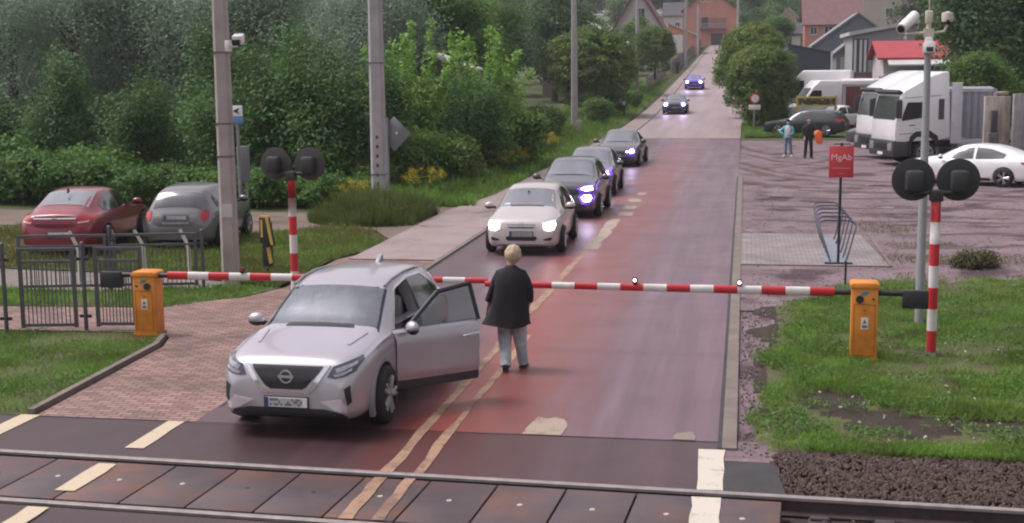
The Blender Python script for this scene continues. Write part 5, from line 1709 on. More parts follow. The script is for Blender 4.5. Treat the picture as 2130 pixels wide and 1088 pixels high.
def profile_body(name, prof, x0, x1, bev, m, parent):
    mb = MB(); mb.prism(prof, 'X', x0, x1)
    me = mb.mesh(name, 40, bev)
    o = link(name, me, m, parent)
    return o, bvh_of(me)
def lorry(x, y, rz, label, refl):
    t = E("lorry", (x, y, hill(x, y)), rz, label, "lorry", "white lorries parked side by side")
    prof = [(-.02, .95), (0, 1.30), (-.03, 1.85), (-.27, 2.95), (-.40, 3.10), (-.75, 3.28), (-1.5, 3.68), (-2.0, 3.84), (-2.30, 3.86), (-2.42, 1.15), (-1.95, 1.05), (-.60, 1.0)]
    o, bv = profile_body("cab", prof, -1.24, 1.24, .085, P_WHITE, t)
    def dec(nm, view, poly, m, **kw):
        decal(bv, poly, view, **kw).build(nm, m, t, 60)
    dec("windscreen", 'F', [(-1.12, 1.90), (1.12, 1.90), (1.08, 2.86), (-1.08, 2.86)], mat("lorry_windscreen", (.055, .066, .066), .06, 0, .3, 1.5, coat=.5), off=.012)
    for v in 'LR':
        dec("side_window", v, [(-.28, 1.86), (-.33, 2.12), (-.52, 2.62), (-1.18, 2.62), (-1.18, 1.98)], M_GLASS, off=.012)
        dec("sleeper_panel", v, [(-1.86, 1.90), (-1.86, 2.74), (-2.10, 2.74), (-2.10, 1.90)], mat("lorry_grey_panel", (.06, .06, .075), .4), off=.012)
        dec("door_seam", v, [(-1.30, 1.1), (-1.30, 2.72), (-1.315, 2.72), (-1.315, 1.1)], M_SILL, off=.006)
        dec("roof_seam", v, [(-.40, 2.80), (-2.3, 2.92), (-2.3, 2.90), (-.40, 2.78)], M_SILL, off=.006)
        dec("side_badge", v, [(-.62, 1.66), (-.62, 1.70), (-.86, 1.70), (-.86, 1.66)], M_SILL, off=.008)
        dec("lower_seam", v, [(-.06, 1.32), (-1.25, 1.40), (-1.25, 1.375), (-.06, 1.295)], M_SILL, off=.006)
    mb = MB(); mb.box((0, -.24, 3.02), (2.36, .26, .14), 0, R(28)); mb.build("sun_visor", M_SILL, t, bevel=.03)
    mb = MB(); mb.prism([(.05, .38), (.07, .62), (.06, 1.04), (-.04, 1.07), (-.62, .98), (-.62, .42)], 'X', -1.24, 1.24)
    mb.build("front_bumper", mat("lorry_dark_grille", (.040, .040, .050), .5), t, bevel=.05)
    for s in (1, -1):
        mb = MB(); mb.box((s*.92, .065, .80), (.40, .05, .34)); mb.build("headlight", M_CLRLENS, t, bevel=.02)
    mb = MB(); mb.box((0, .045, .80), (1.3, .06, .26)); mb.build("grille", M_BLACK, t, bevel=.01)
    mb = MB(); mb.box((0, .085, .50), (.52, .014, .12)); mb.build("number_plate", M_PLATE, t)
    mb = MB(); mb.prism([(-.62, .5), (-.62, 1.02), (-.66, 1.22), (-.9, 1.42), (-1.5, 1.46), (-1.86, 1.22), (-1.9, .8), (-1.78, .8), (-1.7, 1.05), (-1.45, 1.2), (-.95, 1.2), (-.74, 1.0), (-.72, .5)], 'X', -1.262, 1.262)
    mb.build("wheel_arch", M_BLACK, t)
    for s in (1, -1):
        add_wheel(t, s*1.06, -1.34, .52, .32, s, 8, .12)
        add_wheel(t, s*1.00, -5.0, .52, .34, s, 8, .12)
        mb = MB(); mb.box((s*1.36, -.10, 2.34), (.10, .26, .74)); mb.box((s*1.30, -.16, 2.74), (.24, .06, .05)); mb.build("wing_mirror", M_SILL, t, bevel=.03)
        mb = MB(); mb.box((s*1.20, -2.66, 2.15), (.06, .46, 2.5)); mb.build("side_fairing", mat("pale_fairing", (.55, .54, .58), .5), t, bevel=.02)
    mb = MB(); mb.bb(-.42, .42, -6.2, -.3, .72, .98); mb.build("chassis", M_BLACK, t)
    mb = MB(); mb.bb(-1.2, -.5, -4.0, -2.75, .5, 1.05); mb.bb(.5, 1.2, -4.0, -2.75, .5, 1.05); mb.build("fuel_tank", mat("tank_alloy", (.35, .35, .38), .4, .6), t, bevel=.08)
    return t
lorry(5.70, 58.3, R(107.5), "nearer white lorry tractor with high roof, parked behind the red sign and the white saloon", 0)
lorry(5.40, 62.6, R(107.5), "farther white lorry tractor mostly hidden behind the nearer lorry", 1)

def van(x, y, rz, label, H=2.75, L=5.9):
    t = E("van", (x, y, hill(x, y)), rz, label, "van", "white vans in the yard")
    prof = [(L/2, .45), (L/2, .85), (L/2-.08, 1.10), (L/2-.95, 1.35), (L/2-1.75, H*.86), (L/2-2.2, H), (-L/2+.08, H), (-L/2, H-.1), (-L/2, .45)]
    o, bv = profile_body("body", prof, -1.0, 1.0, .09, P_WHITE, t)
    def dec(nm, view, poly, m, **kw): decal(bv, poly, view, **kw).build(nm, m, t, 60)
    dec("windscreen", 'F', [(-.88, 1.42), (.88, 1.42), (.80, H*.83), (-.80, H*.83)], M_GLASS2, off=.012)
    dec("grille", 'F', [(-.6, .80), (.6, .80), (.55, .62), (-.55, .62)], M_BLACK, off=.012)
    for s in (1, -1):
        dec("headlight", 'F', [(s*.60, .98), (s*.92, 1.02), (s*.92, .78), (s*.66, .80)], M_CLRLENS, off=.012)
        add_wheel(t, s*.90, L/2-1.0, .345, .22, s); add_wheel(t, s*.90, -L/2+1.15, .345, .22, s)
        mb = MB(); mb.box((s*1.14, L/2-1.35, 1.55), (.12, .16, .36)); mb.box((s*1.04, L/2-1.35, 1.5), (.12, .05, .05)); mb.build("wing_mirror", M_BLACK, t, bevel=.02)
    for v in 'LR':
        dec("side_window", v, [(L/2-1.15, 1.38), (L/2-1.72, H*.78), (L/2-2.3, H*.78), (L/2-2.3, 1.38)], M_GLASS, off=.012)
        dec("side_rubbing_strip", v, [(L/2-1.6, .80), (L/2-1.6, .70), (-L/2+.4, .70), (-L/2+.4, .80)], M_SILL, off=.012)
    return t
van(5.3, 91.5, R(105), "white high roofed van nearest to the round trees, behind the black estate car", 2.9)
van(4.9, 101.5, R(80), "white van behind the front white van, only its roof showing", 3.3, 5.6)
van(7.75, 99.5, R(40), "smaller white van seen beyond the tail of the front van", 2.75, 5.2)

def ribbed_box(name, loc, rz, d, m, label, cat, pitch=.28):
    t = E(name, loc, rz, label, cat)
    mb = MB(); mb.bb(-d[0]/2, d[0]/2, -d[1]/2, d[1]/2, .05, d[2])
    n = int(d[0]/pitch)
    for i in range(n):
        x = -d[0]/2+pitch*(i+.5)
        mb.bb(x-pitch*.25, x+pitch*.25, -d[1]/2-.035, -d[1]/2+.01, .16, d[2]-.12)
    mb.build("shell", m, t)
    mb = MB()
    for sx in (-1, 1):
        mb.bb(sx*d[0]/2-.07, sx*d[0]/2+.07, -d[1]/2-.05, -d[1]/2+.06, .05, d[2]+.01)
    mb.bb(-d[0]/2, d[0]/2, -d[1]/2-.05, -d[1]/2+.05, d[2]-.12, d[2]+.012)
    mb.build("corner_frame", mat("pale_frame_metal", (.40, .39, .42), .6, .2), t)
    return t
ribbed_box("container", (9.75, 63.3, 0), R(-8), (2.3, 6, 3.1), mat("grey_lilac_container", (.26, .25, .285), .6, 0, .12, 1.5), "grey ribbed container behind the white lorry cab", "container")
ribbed_box("container", (7.6, 87.5, hill(7, 87)), R(0), (3.0, 2.4, 2.75), mat("red_brown_container", (.16, .045, .045), .6, 0, .2, 1.5), "red brown container between the vans and the lorries", "container")
t = E("plank_stack", (10.75, 62.6, 0), 0, "stack of pale planks and dark gaps between the grey container and the concrete slabs", "planks")
rn = random.Random(9)
for i in range(11):
    mb = MB(); mb.bb(-.62+rn.uniform(-.05, .05), .62+rn.uniform(-.05, .05), -.6, .6, .05+i*.275, .05+i*.275+rn.uniform(.10, .19))
    mb.build("plank", mat("pale_plank", (.34, .29, .235), .8, 0, .3, 3) if i % 3 else mat("dark_plank", (.07, .06, .065), .8, 0, .3, 3), t, bevel=.01)
def streaked(name, c):
    m, nt, b = new_mat(name)
    tc = nd(nt, "ShaderNodeTexCoord"); mp = nd(nt, "ShaderNodeMapping")
    mp.inputs["Scale"].default_value = (5, 5, .5)
    nt.links.new(tc.outputs["Object"], mp.inputs["Vector"])
    n1 = noise_node(nt, 1.6, 5, mp.outputs["Vector"]); n2 = noise_node(nt, 3., 4, tc.outputs["Object"])
    f = math_n(nt, 'ADD', math_n(nt, 'MULTIPLY', n1.outputs["Fac"], .65), math_n(nt, 'MULTIPLY', n2.outputs["Fac"], .35))
    r = ramp(nt, f, [(.32, tuple(x*.45 for x in c)), (.5, c), (.7, tuple(min(1, x*1.25) for x in c))])
    nt.links.new(r.outputs["Color"], b.inputs["Base Color"]); b.inputs["Roughness"].default_value = .85
    return m
M_SLAB = [streaked("stained_concrete_%s" % n, c_) for n, c_ in (("beige", (.30, .265, .235)), ("grey", (.25, .235, .235)), ("warm", (.34, .30, .26)), ("dark", (.115, .10, .10)))]
def slab(x, y, w, h, m, rz, label, d=.18):
    mb = MB(); mb.bb(-w/2, w/2, -d/2, d/2, -.03, h)
    o = mb.build("concrete_slab", m, None, bevel=.012, loc=(x, y, 0), rz=rz)
    return tag(o, label, "concrete slab", "upright concrete slabs behind the white saloon")
slab(9.42, 53.6, .95, 2.95, M_SLAB[2], R(6), "beige upright concrete slab nearest to the plank stack")
slab(10.33, 53.3, .82, 3.05, M_SLAB[1], R(10), "streaked grey upright concrete slab in the middle of the row")
slab(11.3, 53.4, 1.1, 2.85, M_SLAB[0], R(4), "plain upright concrete slab at the right edge of the photo")
slab(9.12, 52.6, .40, 1.62, M_SLAB[3], R(14), "short dark grey slab leaning in front of the beige slab", .22)
slab(10.15, 50.2, .55, 1.15, M_SLAB[3], R(8), "short dark grey slab behind the boot of the white saloon at the right edge", .22)
mb = MB(); mb.bb(-.11, .11, -.05, .05, 1.62, 2.42); mb.bb(-.14, .14, -.03, .045, 1.58, 1.62); o = mb.build("slab_plate", M_SILL, None, bevel=.01, loc=(9.30, 53.40, 0), rz=R(6)); tag(o, "dark metal plate fixed on the beige concrete slab", "plate")
# flower cart with yellow frame behind the estate car
t = E("flower_cart", (4.3, 84.3, hill(4, 84)), R(0), "yellow framed cart with plants behind the black estate car", "cart")
mb = MB()
for x_ in (-1.15, 1.15):
    for y_ in (-.4, .4): mb.bb(x_-.045, x_+.045, y_-.04, y_+.04, 0, 2.15)
mb.bb(-1.2, 1.2, -.45, .45, 1.52, 1.60); mb.bb(-1.2, 1.2, -.45, -.38, 2.02, 2.12)
mb.build("frame", mat("faded_yellow_paint", (.46, .38, .10), .6), t)
rng = np.random.default_rng(4)
C = np.column_stack([rng.uniform(-1.1, 1.2, 700), rng.uniform(-.4, .4, 700), 1.62+rng.random(700)*.40])
V, F = leaf_quads(C, None, .11, rng); link("plants", np_mesh("plants", V, F), L_OLIVE, t)

# ================================================================ street furniture
M_CONC = mat("pole_concrete", (.36, .315, .30), .85, 0, .16, 2.2, bmp=.25, bscale=30)
M_CONC2 = mat("pole_concrete_grey", (.37, .34, .345), .85, 0, .14, 2.2, bmp=.2, bscale=30)
def concrete_pole(x, y, w0, w1, h, m, label, holes=False, rz=0., bands=()):
    t = E("concrete_pole", (x, y, hill(x, y)), rz, label, "pole", "concrete utility poles")
    mb = MB()
    def ring(w, z):
        c_ = w*.18
        a = w/2
        return [(-a, -a+c_, z), (-a+c_, -a, z), (a-c_, -a, z), (a, -a+c_, z), (a, a-c_, z), (a-c_, a, z), (-a+c_, a, z), (-a, a-c_, z)]
    zs = [-.1, h*.25, h*.5, h*.75, h]
    vs = []; fs = []
    for z in zs: vs += ring(w0+(w1-w0)*max(0, z)/h, z)
    for i in range(len(zs)-1):
        for k in range(8):
            a = i*8+k; b = i*8+(k+1) % 8
            fs.append((a, b, b+8, a+8))
    fs.append(tuple(range((len(zs)-1)*8, len(zs)*8)))
    mb.add(vs, fs)
    mb.build("shaft", m, t)
    if holes:
        for z in np.arange(.5, 2.2, .28):
            w = w0+(w1-w0)*z/h
            mb = MB(); mb.bb(-.035, .035, -w/2-.004, -w/2+.02, z, z+.10)
            mb.build("step_hole", M_SILL, t)
    if bands:
        mb = MB()
        for z in bands:
            w = w0+(w1-w0)*z/h+.012
            mb.bb(-w/2, w/2, -w/2, w/2, z, z+.035)
        mb.build("steel_band", mat("band_steel", (.15, .14, .14), .6, .4), t)
    return t
p1 = concrete_pole(-10.21, 25.6, .33, .24, 9.5, M_CONC, "nearest concrete pole on the left carrying a white camera", bands=(2.55, 3.2, 4.6), rz=R(8))
mb = MB(); mb.bb(-.10, .12, -.17, -.158, 1.35, 1.62); mb.build("notice_sheet", mat("paper_notice", (.50, .47, .47), .8), p1)
concrete_pole(-10.78, 39.1, .46, .34, 10.5, M_CONC2, "second concrete pole on the left beside the diamond sign", holes=True, bands=(1.1, 4.4), rz=R(5))
concrete_pole(-11.19, 89.8, .44, .30, 11, M_CONC2, "third concrete pole in front of the large round tree")
concrete_pole(-10.15, 130, .36, .28, 11.5, M_CONC2, "fourth concrete pole in front of the white gabled house")
concrete_pole(-7.9, 185, .40, .30, 11, M_CONC2, "concrete pole near the low orange garage")
concrete_pole(-7.3, 215, .36, .30, 8.0, M_CONC2, "short concrete pole in front of the orange house")
concrete_pole(-1.45, 262, .5, .4, 11, M_CONC2, "farthest concrete pole at the right corner of the orange house")
M_CAMW = mat("white_camera_housing", (.72, .69, .68), .45, 0, .06)
M_CAMB = mat("beige_camera_housing", (.56, .51, .44), .5, 0, .08)
# camera on the first pole
t = E("security_camera", (-10.03, 25.5, 4.80), R(0), "white box camera mounted on the nearest concrete pole", "camera")
mb = MB(); mb.box((0, 0, -.06), (.10, .14, .22)); mb.tube([(.0, 0, -.06), (.20, -.02, -.06)], .035, 8); mb.build("bracket", M_CAMW, t, bevel=.01)
mb = MB(); mb.box((.23, -.04, .07), (.20, .34, .18), R(12), R(10)); mb.build("housing", M_CAMW, t, bevel=.02)
mb = MB(); mb.box((.245, -.21, .0), (.15, .06, .11), R(12), R(10)); mb.build("lens", M_BLACK, t)
# sign post with arrow board behind the first pole
def text_mesh(body, size, depth=.004, bold=0.):
    cu = bpy.data.curves.new("txt", 'FONT'); cu.body = body; cu.size = size; cu.extrude = depth; cu.align_x = 'CENTER'; cu.align_y = 'CENTER'; cu.offset = bold; cu.resolution_u = 3
    o = bpy.data.objects.new("txt", cu); COL.objects.link(o)
    dg = bpy.context.evaluated_depsgraph_get(); dg.update()
    me = bpy.data.meshes.new_from_object(o.evaluated_get(dg))
    bpy.data.objects.remove(o); bpy.data.curves.remove(cu)
    me.transform(Matrix.Rotation(PI/2, 4, 'X'))
    return me
M_POSTG = mat("galvanised_post", (.24, .245, .255), .5, .5, .1, 4)
M_POSTL = mat("pale_grey_mast", (.33, .335, .35), .5, .3, .12, 3)
t = E("arrow_sign", (-13.98, 36, 0), R(0), "white and blue sign with a black arrow on a grey post behind the nearest pole", "sign")
mb = MB(); mb.tube([(0, 0, -.05), (0, 0, 3.2)], .05, 8); mb.build("post", M_POSTG, t, 50)
mb = MB(); mb.bb(-.17, .18, -.075, -.055, 2.98, 3.28); mb.build("arrow_board", mat("sign_white", (.72, .72, .74), .5, 0, .04), t, bevel=.004)
mb = MB(); mb.prism([(-.10, 3.13), (.10, 3.22), (.04, 3.13), (.10, 3.04)], 'Y', -.085, -.07); mb.build("arrow", M_BLACK, t)
mb = MB(); mb.bb(-.18, .20, -.075, -.055, 2.76, 2.96); mb.build("blue_board", mat("sign_blue", (.10, .19, .40), .5), t, bevel=.004)
t = E("grey_cabinet", (-13.98, 36.25, 0), R(0), "narrow grey equipment box on a pole behind the nearest concrete pole", "cabinet")
mb = MB(); mb.bb(-.13, .19, -.1, .1, 1.14, 2.13); mb.build("box", mat("grey_blue_box", (.16, .165, .18), .6), t, bevel=.015)
mb = MB(); mb.tube([(.1, .03, -.05), (.1, .03, 1.2)], .04, 8); mb.build("post", M_POSTG, t, 50)
# diamond sign seen from behind
t = E("diamond_sign", (-10.84, 40.4, 0), R(-4), "diamond priority sign seen from its grey back beside the second concrete pole", "sign")
mb = MB(); mb.tube([(0, 0, -.05), (.0, 0, 2.75)], .042, 8); mb.build("post", M_POSTG, t, 50)
mb = MB(); mb.prism([(.20, 1.72), (.73, 2.26), (.20, 2.80), (-.33, 2.26)], 'Y', .05, .065); mb.build("sign_plate", mat("sign_back_grey", (.19, .195, .22), .6, .1), t, bevel=.003)
mb = MB(); mb.lathe([(0, .035), (.035, .04), (.035, .06)], (.28, 0, 2.28), 'Y', 10); mb.build("bolt_cap", M_CAMW, t)
# red and white signals seen from behind
M_BOOMR = mat("signal_red", (.48, .022, .03), .45, 0, .12, 3)
M_BOOMW = mat("signal_white", (.62, .59, .57), .55, 0, .14, 4)
M_DISC = mat("signal_disc_black", (.030, .029, .033), .6, 0, .25, 4)
M_DISC2 = mat("signal_disc_brown", (.055, .045, .045), .65, 0, .25, 4)
def signal(x, y, rz, label, z0, seg, n, mdisc, r, dx):
    t = E("warning_signal", (x, y, 0), rz, label, "signal", "level crossing signals seen from behind")
    mb = MB()
    H = z0+seg*n
    mb.slot(2).tube([(0, 0, -.1), (0, 0, z0)], .072, 14)
    for i in range(n):
        mb.slot(i % 2).tube([(0, 0, z0+seg*i), (0, 0, z0+seg*(i+1))], .070, 14, i == n-1)
    mb.build("post", [M_BOOMR, M_BOOMW, mat("grey_post_foot", (.33, .31, .30), .7)], t, 50)
    mb = MB(); mb.box((0, .0, H+.06), (.18, .15, .16)); mb.tube([(-dx, .02, H+.10), (dx, .02, H+.10)], .035, 8); mb.build("bracket", M_DISC, t, bevel=.012)
    for s in (-1, 1):
        d = bpy.data.objects.new("signal_head", None); COL.objects.link(d); d.parent = t; d.location = (s*dx, .08, H+r*.86+.02); d.empty_display_size = .1
        mb = MB(); mb.lathe([(0, -.006), (r-.02, -.006), (r, .0), (r, .012), (0, .012)], (0, 0, 0), 'Y', 40); mb.build("backing_disc", mdisc, d, 35)
        mb = MB()
        mb.box((0, -.10, -.01), (r*.82, .20, r*1.0)); mb.build("lamp_box", M_DISC, d, bevel=.05)
        mb = MB(); mb.lathe([(r*.38, .012), (r*.40, .25), (r*.36, .25), (r*.34, .012)], (0, 0, 0), 'Y', 20, True); mb.build("lamp_hood", M_DISC, d, 40)
    return t
signal(2.73, 20.0, R(2), "right red and white signal post with two black discs seen from behind", .10, .318, 7, M_DISC, .305, .315)
signal(-7.79, 22.5, R(-4), "left red and white signal post with two brownish black discs, behind the silver crossover", .10, .325, 7, M_DISC2, .285, .32)
# barrier machines
M_ORANGE = mat("barrier_orange", (.62, .22, .026), .55, 0, .22, 3.5, bmp=.1)
M_ORANGED = mat("barrier_orange_trim", (.36, .115, .018), .55, 0, .12, 3)
def barrier(x, y, sgn, label, h, n, boom_len, zb, cw, rz, start, lamps):
    """sgn +1: the boom reaches towards +x"""
    t = E("barrier", (x, y, 0), rz, label, "barrier", "half barriers of the level crossing")
    mb = MB()
    mb.bb(-.185, .185, -.17, .17, .05, h-.10)
    mb.build("cabinet", M_ORANGE, t, bevel=.012)
    mb = MB(); mb.prism([(-.205, h-.10), (.205, h-.10), (.205, h-.045), (.17, h-.02), (-.17, h-.02), (-.205, h-.045)], 'Y', -.19, .19); mb.build("cabinet_lid", M_ORANGE, t, bevel=.008)
    mb = MB(); mb.bb(-.21, .21, -.19, .19, -.05, .06); mb.build("base_plate", M_ORANGED, t, bevel=.006)
    mb = MB()
    mb.bb(-.15, .15, -.176, -.168, h-.335, h-.325); mb.bb(-.15, -.142, -.176, -.168, .12, h-.335); mb.bb(.142, .15, -.176, -.168, .12, h-.335); mb.bb(-.15, .15, -.176, -.168, .115, .125)
    mb.bb(-.02, .02, -.18, -.168, h-.42, h-.405)
    mb.build("door_seam", M_ORANGED, t)
    mb = MB(); mb.lathe([(0, -.20), (.055, -.20), (.055, -.165), (0, -.165)], (sgn*.07, 0, h-.255), 'Y', 18); mb.build("crank_cover", M_BLACK, t, 40)
    mb = MB(); mb.lathe([(0, -.185), (.018, -.185), (.018, -.165)], (-sgn*.12, 0, h-.25), 'Y', 10); mb.build("lock", M_BLACK, t, 40)
    mb = MB(); mb.prism([(-.07, h-.20), (.02, h-.20), (.07, h-.14), (-.02, h-.14)], 'Y', -.176, -.166); mb.build("maker_badge", mat("teal_badge", (.06, .26, .27), .5), t)
    mb = MB(); mb.bb(-.045, .055, -.176, -.166, h*.42, h*.42+.17); mb.build("warning_sticker", M_CAMW, t)
    mb = MB(); mb.prism([(-.025, h*.42+.085), (.035, h*.42+.085), (.005, h*.42+.145)], 'Y', -.180, -.172); mb.bb(-.03, .04, -.180, -.172, h*.42+.02, h*.42+.06); mb.build("sticker_print", mat("sticker_print_grey", (.16, .15, .14), .7), t)
    b = bpy.data.objects.new("boom", None); COL.objects.link(b); b.parent = t; b.location = (0, .03, zb); b.empty_display_size = .1
    mb = MB(); mb.tube([(-sgn*.80, 0, 0), (sgn*start, 0, 0)], .042, 10); mb.build("boom_arm", M_BLACK, b, 50)
    seg = (boom_len-start)/n
    mb = MB()
    for i in range(n):
        r0 = .068-.022*i/n; r1 = .068-.022*(i+1)/n
        mb.slot(i % 2)
        a, c_ = start+seg*i, start+seg*(i+1)
        # flattened tube section
        vs = []; fs = []
        for xx, rr in ((a, r0), (c_, r1)):
            for k_ in range(12):
                an = 2*PI*k_/12
                vs.append((sgn*xx, .035*math.cos(an), rr*math.sin(an)))
        for k_ in range(12): fs.append((k_, (k_+1) % 12, 12+(k_+1) % 12, 12+k_))
        if i == n-1: fs.append(tuple(range(12, 24)))
        if i == 0: fs.append(tuple(range(12)))
        mb.add(vs, fs)
    mb.build("boom_pole", [M_BOOMR, M_BOOMW], b, 60)
    for lx, lit in lamps:
        mb = MB(); mb.slot(0).box((sgn*lx, 0, .105), (.065, .08, .085)); mb.slot(1).lathe([(0, -.046), (.022, -.042), (.022, -.03)], (sgn*lx, 0, .112), 'Y', 10)
        mb.build("boom_lamp", [mat("boom_lamp_housing", (.05, .02, .02), .5), (mat("boom_lamp_lit", (1, .75, .65), .4, emit=6, ecol=(1, .72, .6)) if lit else M_REDLENS)], b)
    if cw:
        mb = MB(); mb.box((-sgn*(cw+.17), .0, -.08), (.36, .13, .26)); mb.lathe([(0, -.08), (.012, -.08), (.012, -.06)], (-sgn*(cw+.08), 0, -.04), 'Y', 8); mb.lathe([(0, -.08), (.012, -.08), (.012, -.06)], (-sgn*(cw+.26), 0, -.04), 'Y', 8)
        mb.build("counterweight", mat("counterweight_black", (.022, .022, .026), .55), b, bevel=.008)
    return t
barrier(1.74, 19.72, -1, "right orange barrier machine with its striped boom lowered across the road", 1.19, 15, 5.62, 1.0, .54, R(-2.2), .42, ((3.32, True), (1.78, True)))
barrier(-9.53, 20.3, 1, "left orange barrier machine with its striped boom lowered behind the silver crossover", 1.09, 15, 5.62, .99, .46, R(0), .34, ((1.62, False),))

# camera mast on the right
t = E("camera_mast", (2.86, 22.45, 0), 0, "grey camera mast with four cameras behind the right barrier", "camera mast")
mb = MB(); mb.tube([(0, 0, -.1), (0, 0, 2.2), (0, 0, 4.45)], [.075, .068, .05], 14); mb.build("mast", M_POSTL, t, 50)
mb = MB(); mb.tube([(-.36, 0, 4.72), (-.1, 0, 4.74), (.1, 0, 4.74), (.24, 0, 4.76), (.28, -.02, 4.86)], .024, 8); mb.tube([(0, 0, 4.35), (0, 0, 4.9)], .04, 8); mb.box((0, 0, 4.74), (.15, .12, .13)); mb.build("cross_arm", M_CAMB, t, 50)
for nm, c_, d_, e_, r_ in (("bullet_camera", (-.20, .18, 5.02), (-.45, -.24, 4.80), M_CAMW, .085),):
    k = bpy.data.objects.new("bullet_camera", None); COL.objects.link(k); k.parent = t; k.empty_display_size = .1
    mb = MB(); mb.tube([c_, d_], [.082, .085], 16); mb.build("housing", M_CAMW, k, 40)
    v_ = (Vector(d_)-Vector(c_)).normalized()
    mb = MB(); mb.tube([Vector(d_)-v_*.01, Vector(d_)+v_*.012], [.060, .060], 14); mb.build("lens", M_BLACK, k, 40)
    mb = MB(); mb.sphere((-.37, -.16, 4.66), .028, 10, 6); mb.build("lamp", M_CAMW, k, 60)
k = bpy.data.objects.new("dome_camera", None); COL.objects.link(k); k.parent = t; k.empty_display_size = .1
mb = MB(); mb.lathe([(.052, -.02), (.085, -.02), (.095, .05), (.085, .12), (0, .14)], (.275, -.03, 4.93), 'Z', 18); mb.build("housing", M_CAMB, k, 50)
mb = MB(); mb.sphere((.275, -.05, 4.93), .07, 14, 8); mb.build("lens", M_BLACK, k, 60)
k = bpy.data.objects.new("box_camera", None); COL.objects.link(k); k.parent = t; k.empty_display_size = .1
mb = MB(); mb.box((0, -.10, 4.50), (.17, .24, .17), 0, R(-8)); mb.box((0, -.04, 4.62), (.12, .12, .10)); mb.build("housing", M_CAMW, k, bevel=.015)
mb = MB(); mb.box((0, -.215, 4.482), (.11, .03, .075), 0, R(-8)); mb.build("lens", M_BLACK, k, bevel=.01)
mb = MB(); mb.box((.0, 0, 4.99), (.11, .10, .20)); mb.tube([(0, 0, 5.05), (0, 0, 5.30)], .008, 5); mb.build("antenna", M_CAMB, t, bevel=.015)

# red sign, rack, marker rod
t = E("red_sign", (2.02, 29.32, 0), 0, "small red board on a black post, white lettering, beside the cycle rack", "sign")
mb = MB(); mb.tube([(0, 0, .0), (0.02, 0, 2.60)], .030, 8); mb.bb(-.14, .20, -.03, .03, 2.57, 2.59); mb.build("post", M_BLACK, t, 50)
mb = MB(); mb.bb(-.24, .27, -.055, -.035, 1.87, 2.54); mb.build("board", mat("sign_red_board", (.52, .045, .062), .5, 0, .06), t, bevel=.004)
tm = text_mesh("MgAb", .185, .003, .0); o = link("lettering", tm, mat("sign_lettering_white", (.78, .55, .56), .6, 0, .05), t); o.location = (.015, -.058, 2.30)
mb = MB(); mb.bb(-.17, .19, -.060, -.052, 2.06, 2.085); mb.bb(-.03, .07, -.060, -.052, 1.95, 1.965); mb.build("small_print", mat("sign_small_print", (.66, .16, .17), .6), t)
t = E("cycle_rack", (2.02, 29.3, 0), 0, "black metal cycle rack with leaning hoops on a pale base plate", "cycle rack")
mb = MB(); mb.prism([(-.26, .1), (.27, .1), (.16, 4.5), (-.14, 4.5)], 'Z', .006, .03); mb.build("base_plate", mat("pale_blue_steel_plate", (.20, .215, .25), .6, .1, .2, 3), t)
mb = MB(); mb.bb(-.28, .30, -.03, .09, .0, .05); mb.build("front_foot", mat("rack_blue_black", (.05, .055, .085), .5), t)
for i in range(6):
    y_ = .12+i*.78
    wtop = .42-.015*i
    mb = MB(); mb.tube([(-.15, y_, .03), (-.20, y_+.05, .20), (-wtop+.03, y_+.38, .78), (-wtop+.07, y_+.44, .86), (-wtop+.16, y_+.46, .89), (wtop-.16, y_+.46, .89), (wtop-.05, y_+.43, .84), (wtop-.02, y_+.38, .76), (.22, y_+.05, .20), (.16, y_, .03)], .019, 7)
    mb.build("hoop", mat("rack_blue_grey", (.075, .08, .11), .45, .3), t, 60)
t = E("marker_rod", (1.98, 26.6, 0), 0, "thin dark rod standing behind the right barrier boom", "rod")
mb = MB(); mb.tube([(0, 0, -.05), (0.0, 0, .42)], .022, 7); mb.lathe([(0, .42), (.03, .425), (.03, .46), (0, .465)], (0, 0, 0), 'Z', 10); mb.build("rod", M_BLACK, t, 50)
# prohibition sign by the round tree
t = E("round_sign", (.60, 85.9, hill(0, 86)), 0, "round red rimmed sign above a white plate, in front of the round tree", "sign")
mb = MB(); mb.tube([(0, 0, -.1), (0, 0, 2.2)], .05, 8); mb.build("post", M_POSTG, t, 50)
mb = MB(); mb.lathe([(0, -.075), (.31, -.075), (.32, -.06), (0, -.055)], (0.04, 0, 1.95), 'Y', 28); mb.build("red_rim", M_BOOMR, t, 40)
mb = MB(); mb.lathe([(0, -.085), (.235, -.085), (.235, -.07)], (0.04, 0, 1.95), 'Y', 28); mb.build("white_face", M_BOOMW, t, 40)
mb = MB(); mb.bb(-.35, .38, -.08, -.06, 1.26, 1.56); mb.build("white_plate", M_BOOMW, t, bevel=.005)
# black and yellow guard left of the signal
t = E("guard_post", (-9.98, 27.15, 0), R(-12), "black post with yellow edged plates behind the left barrier boom", "post")
mb = MB(); mb.bb(-.10, .10, -.06, .06, -.05, 1.05); mb.build("post", mat("guard_black", (.020, .019, .026), .55), t, bevel=.008)
M_YEL = mat("guard_yellow", (.52, .34, .06), .5, 0, .1)
mb = MB(); mb.prism([(-.11, .62), (-.11, 1.19), (.14, 1.19), (.26, .58)], 'Y', -.13, -.09); mb.build("upper_plate", mat("guard_black", (0, 0, 0)), t, bevel=.006)
mb = MB(); mb.prism([(.05, 1.18), (.12, 1.18), (.23, .60), (.16, .60)], 'Y', -.145, -.12); mb.prism([(-.07, .75), (-.02, .75), (-.02, 1.12), (-.07, 1.12)], 'Y', -.145, -.12); mb.bb(-.10, .14, -.14, -.08, 1.17, 1.21); mb.build("yellow_edge", M_YEL, t)
mb = MB(); mb.prism([(.03, .52), (.09, .54), (.15, .20), (.09, .18)], 'Y', -.10, -.05); mb.build("lower_yellow_edge", M_YEL, t)

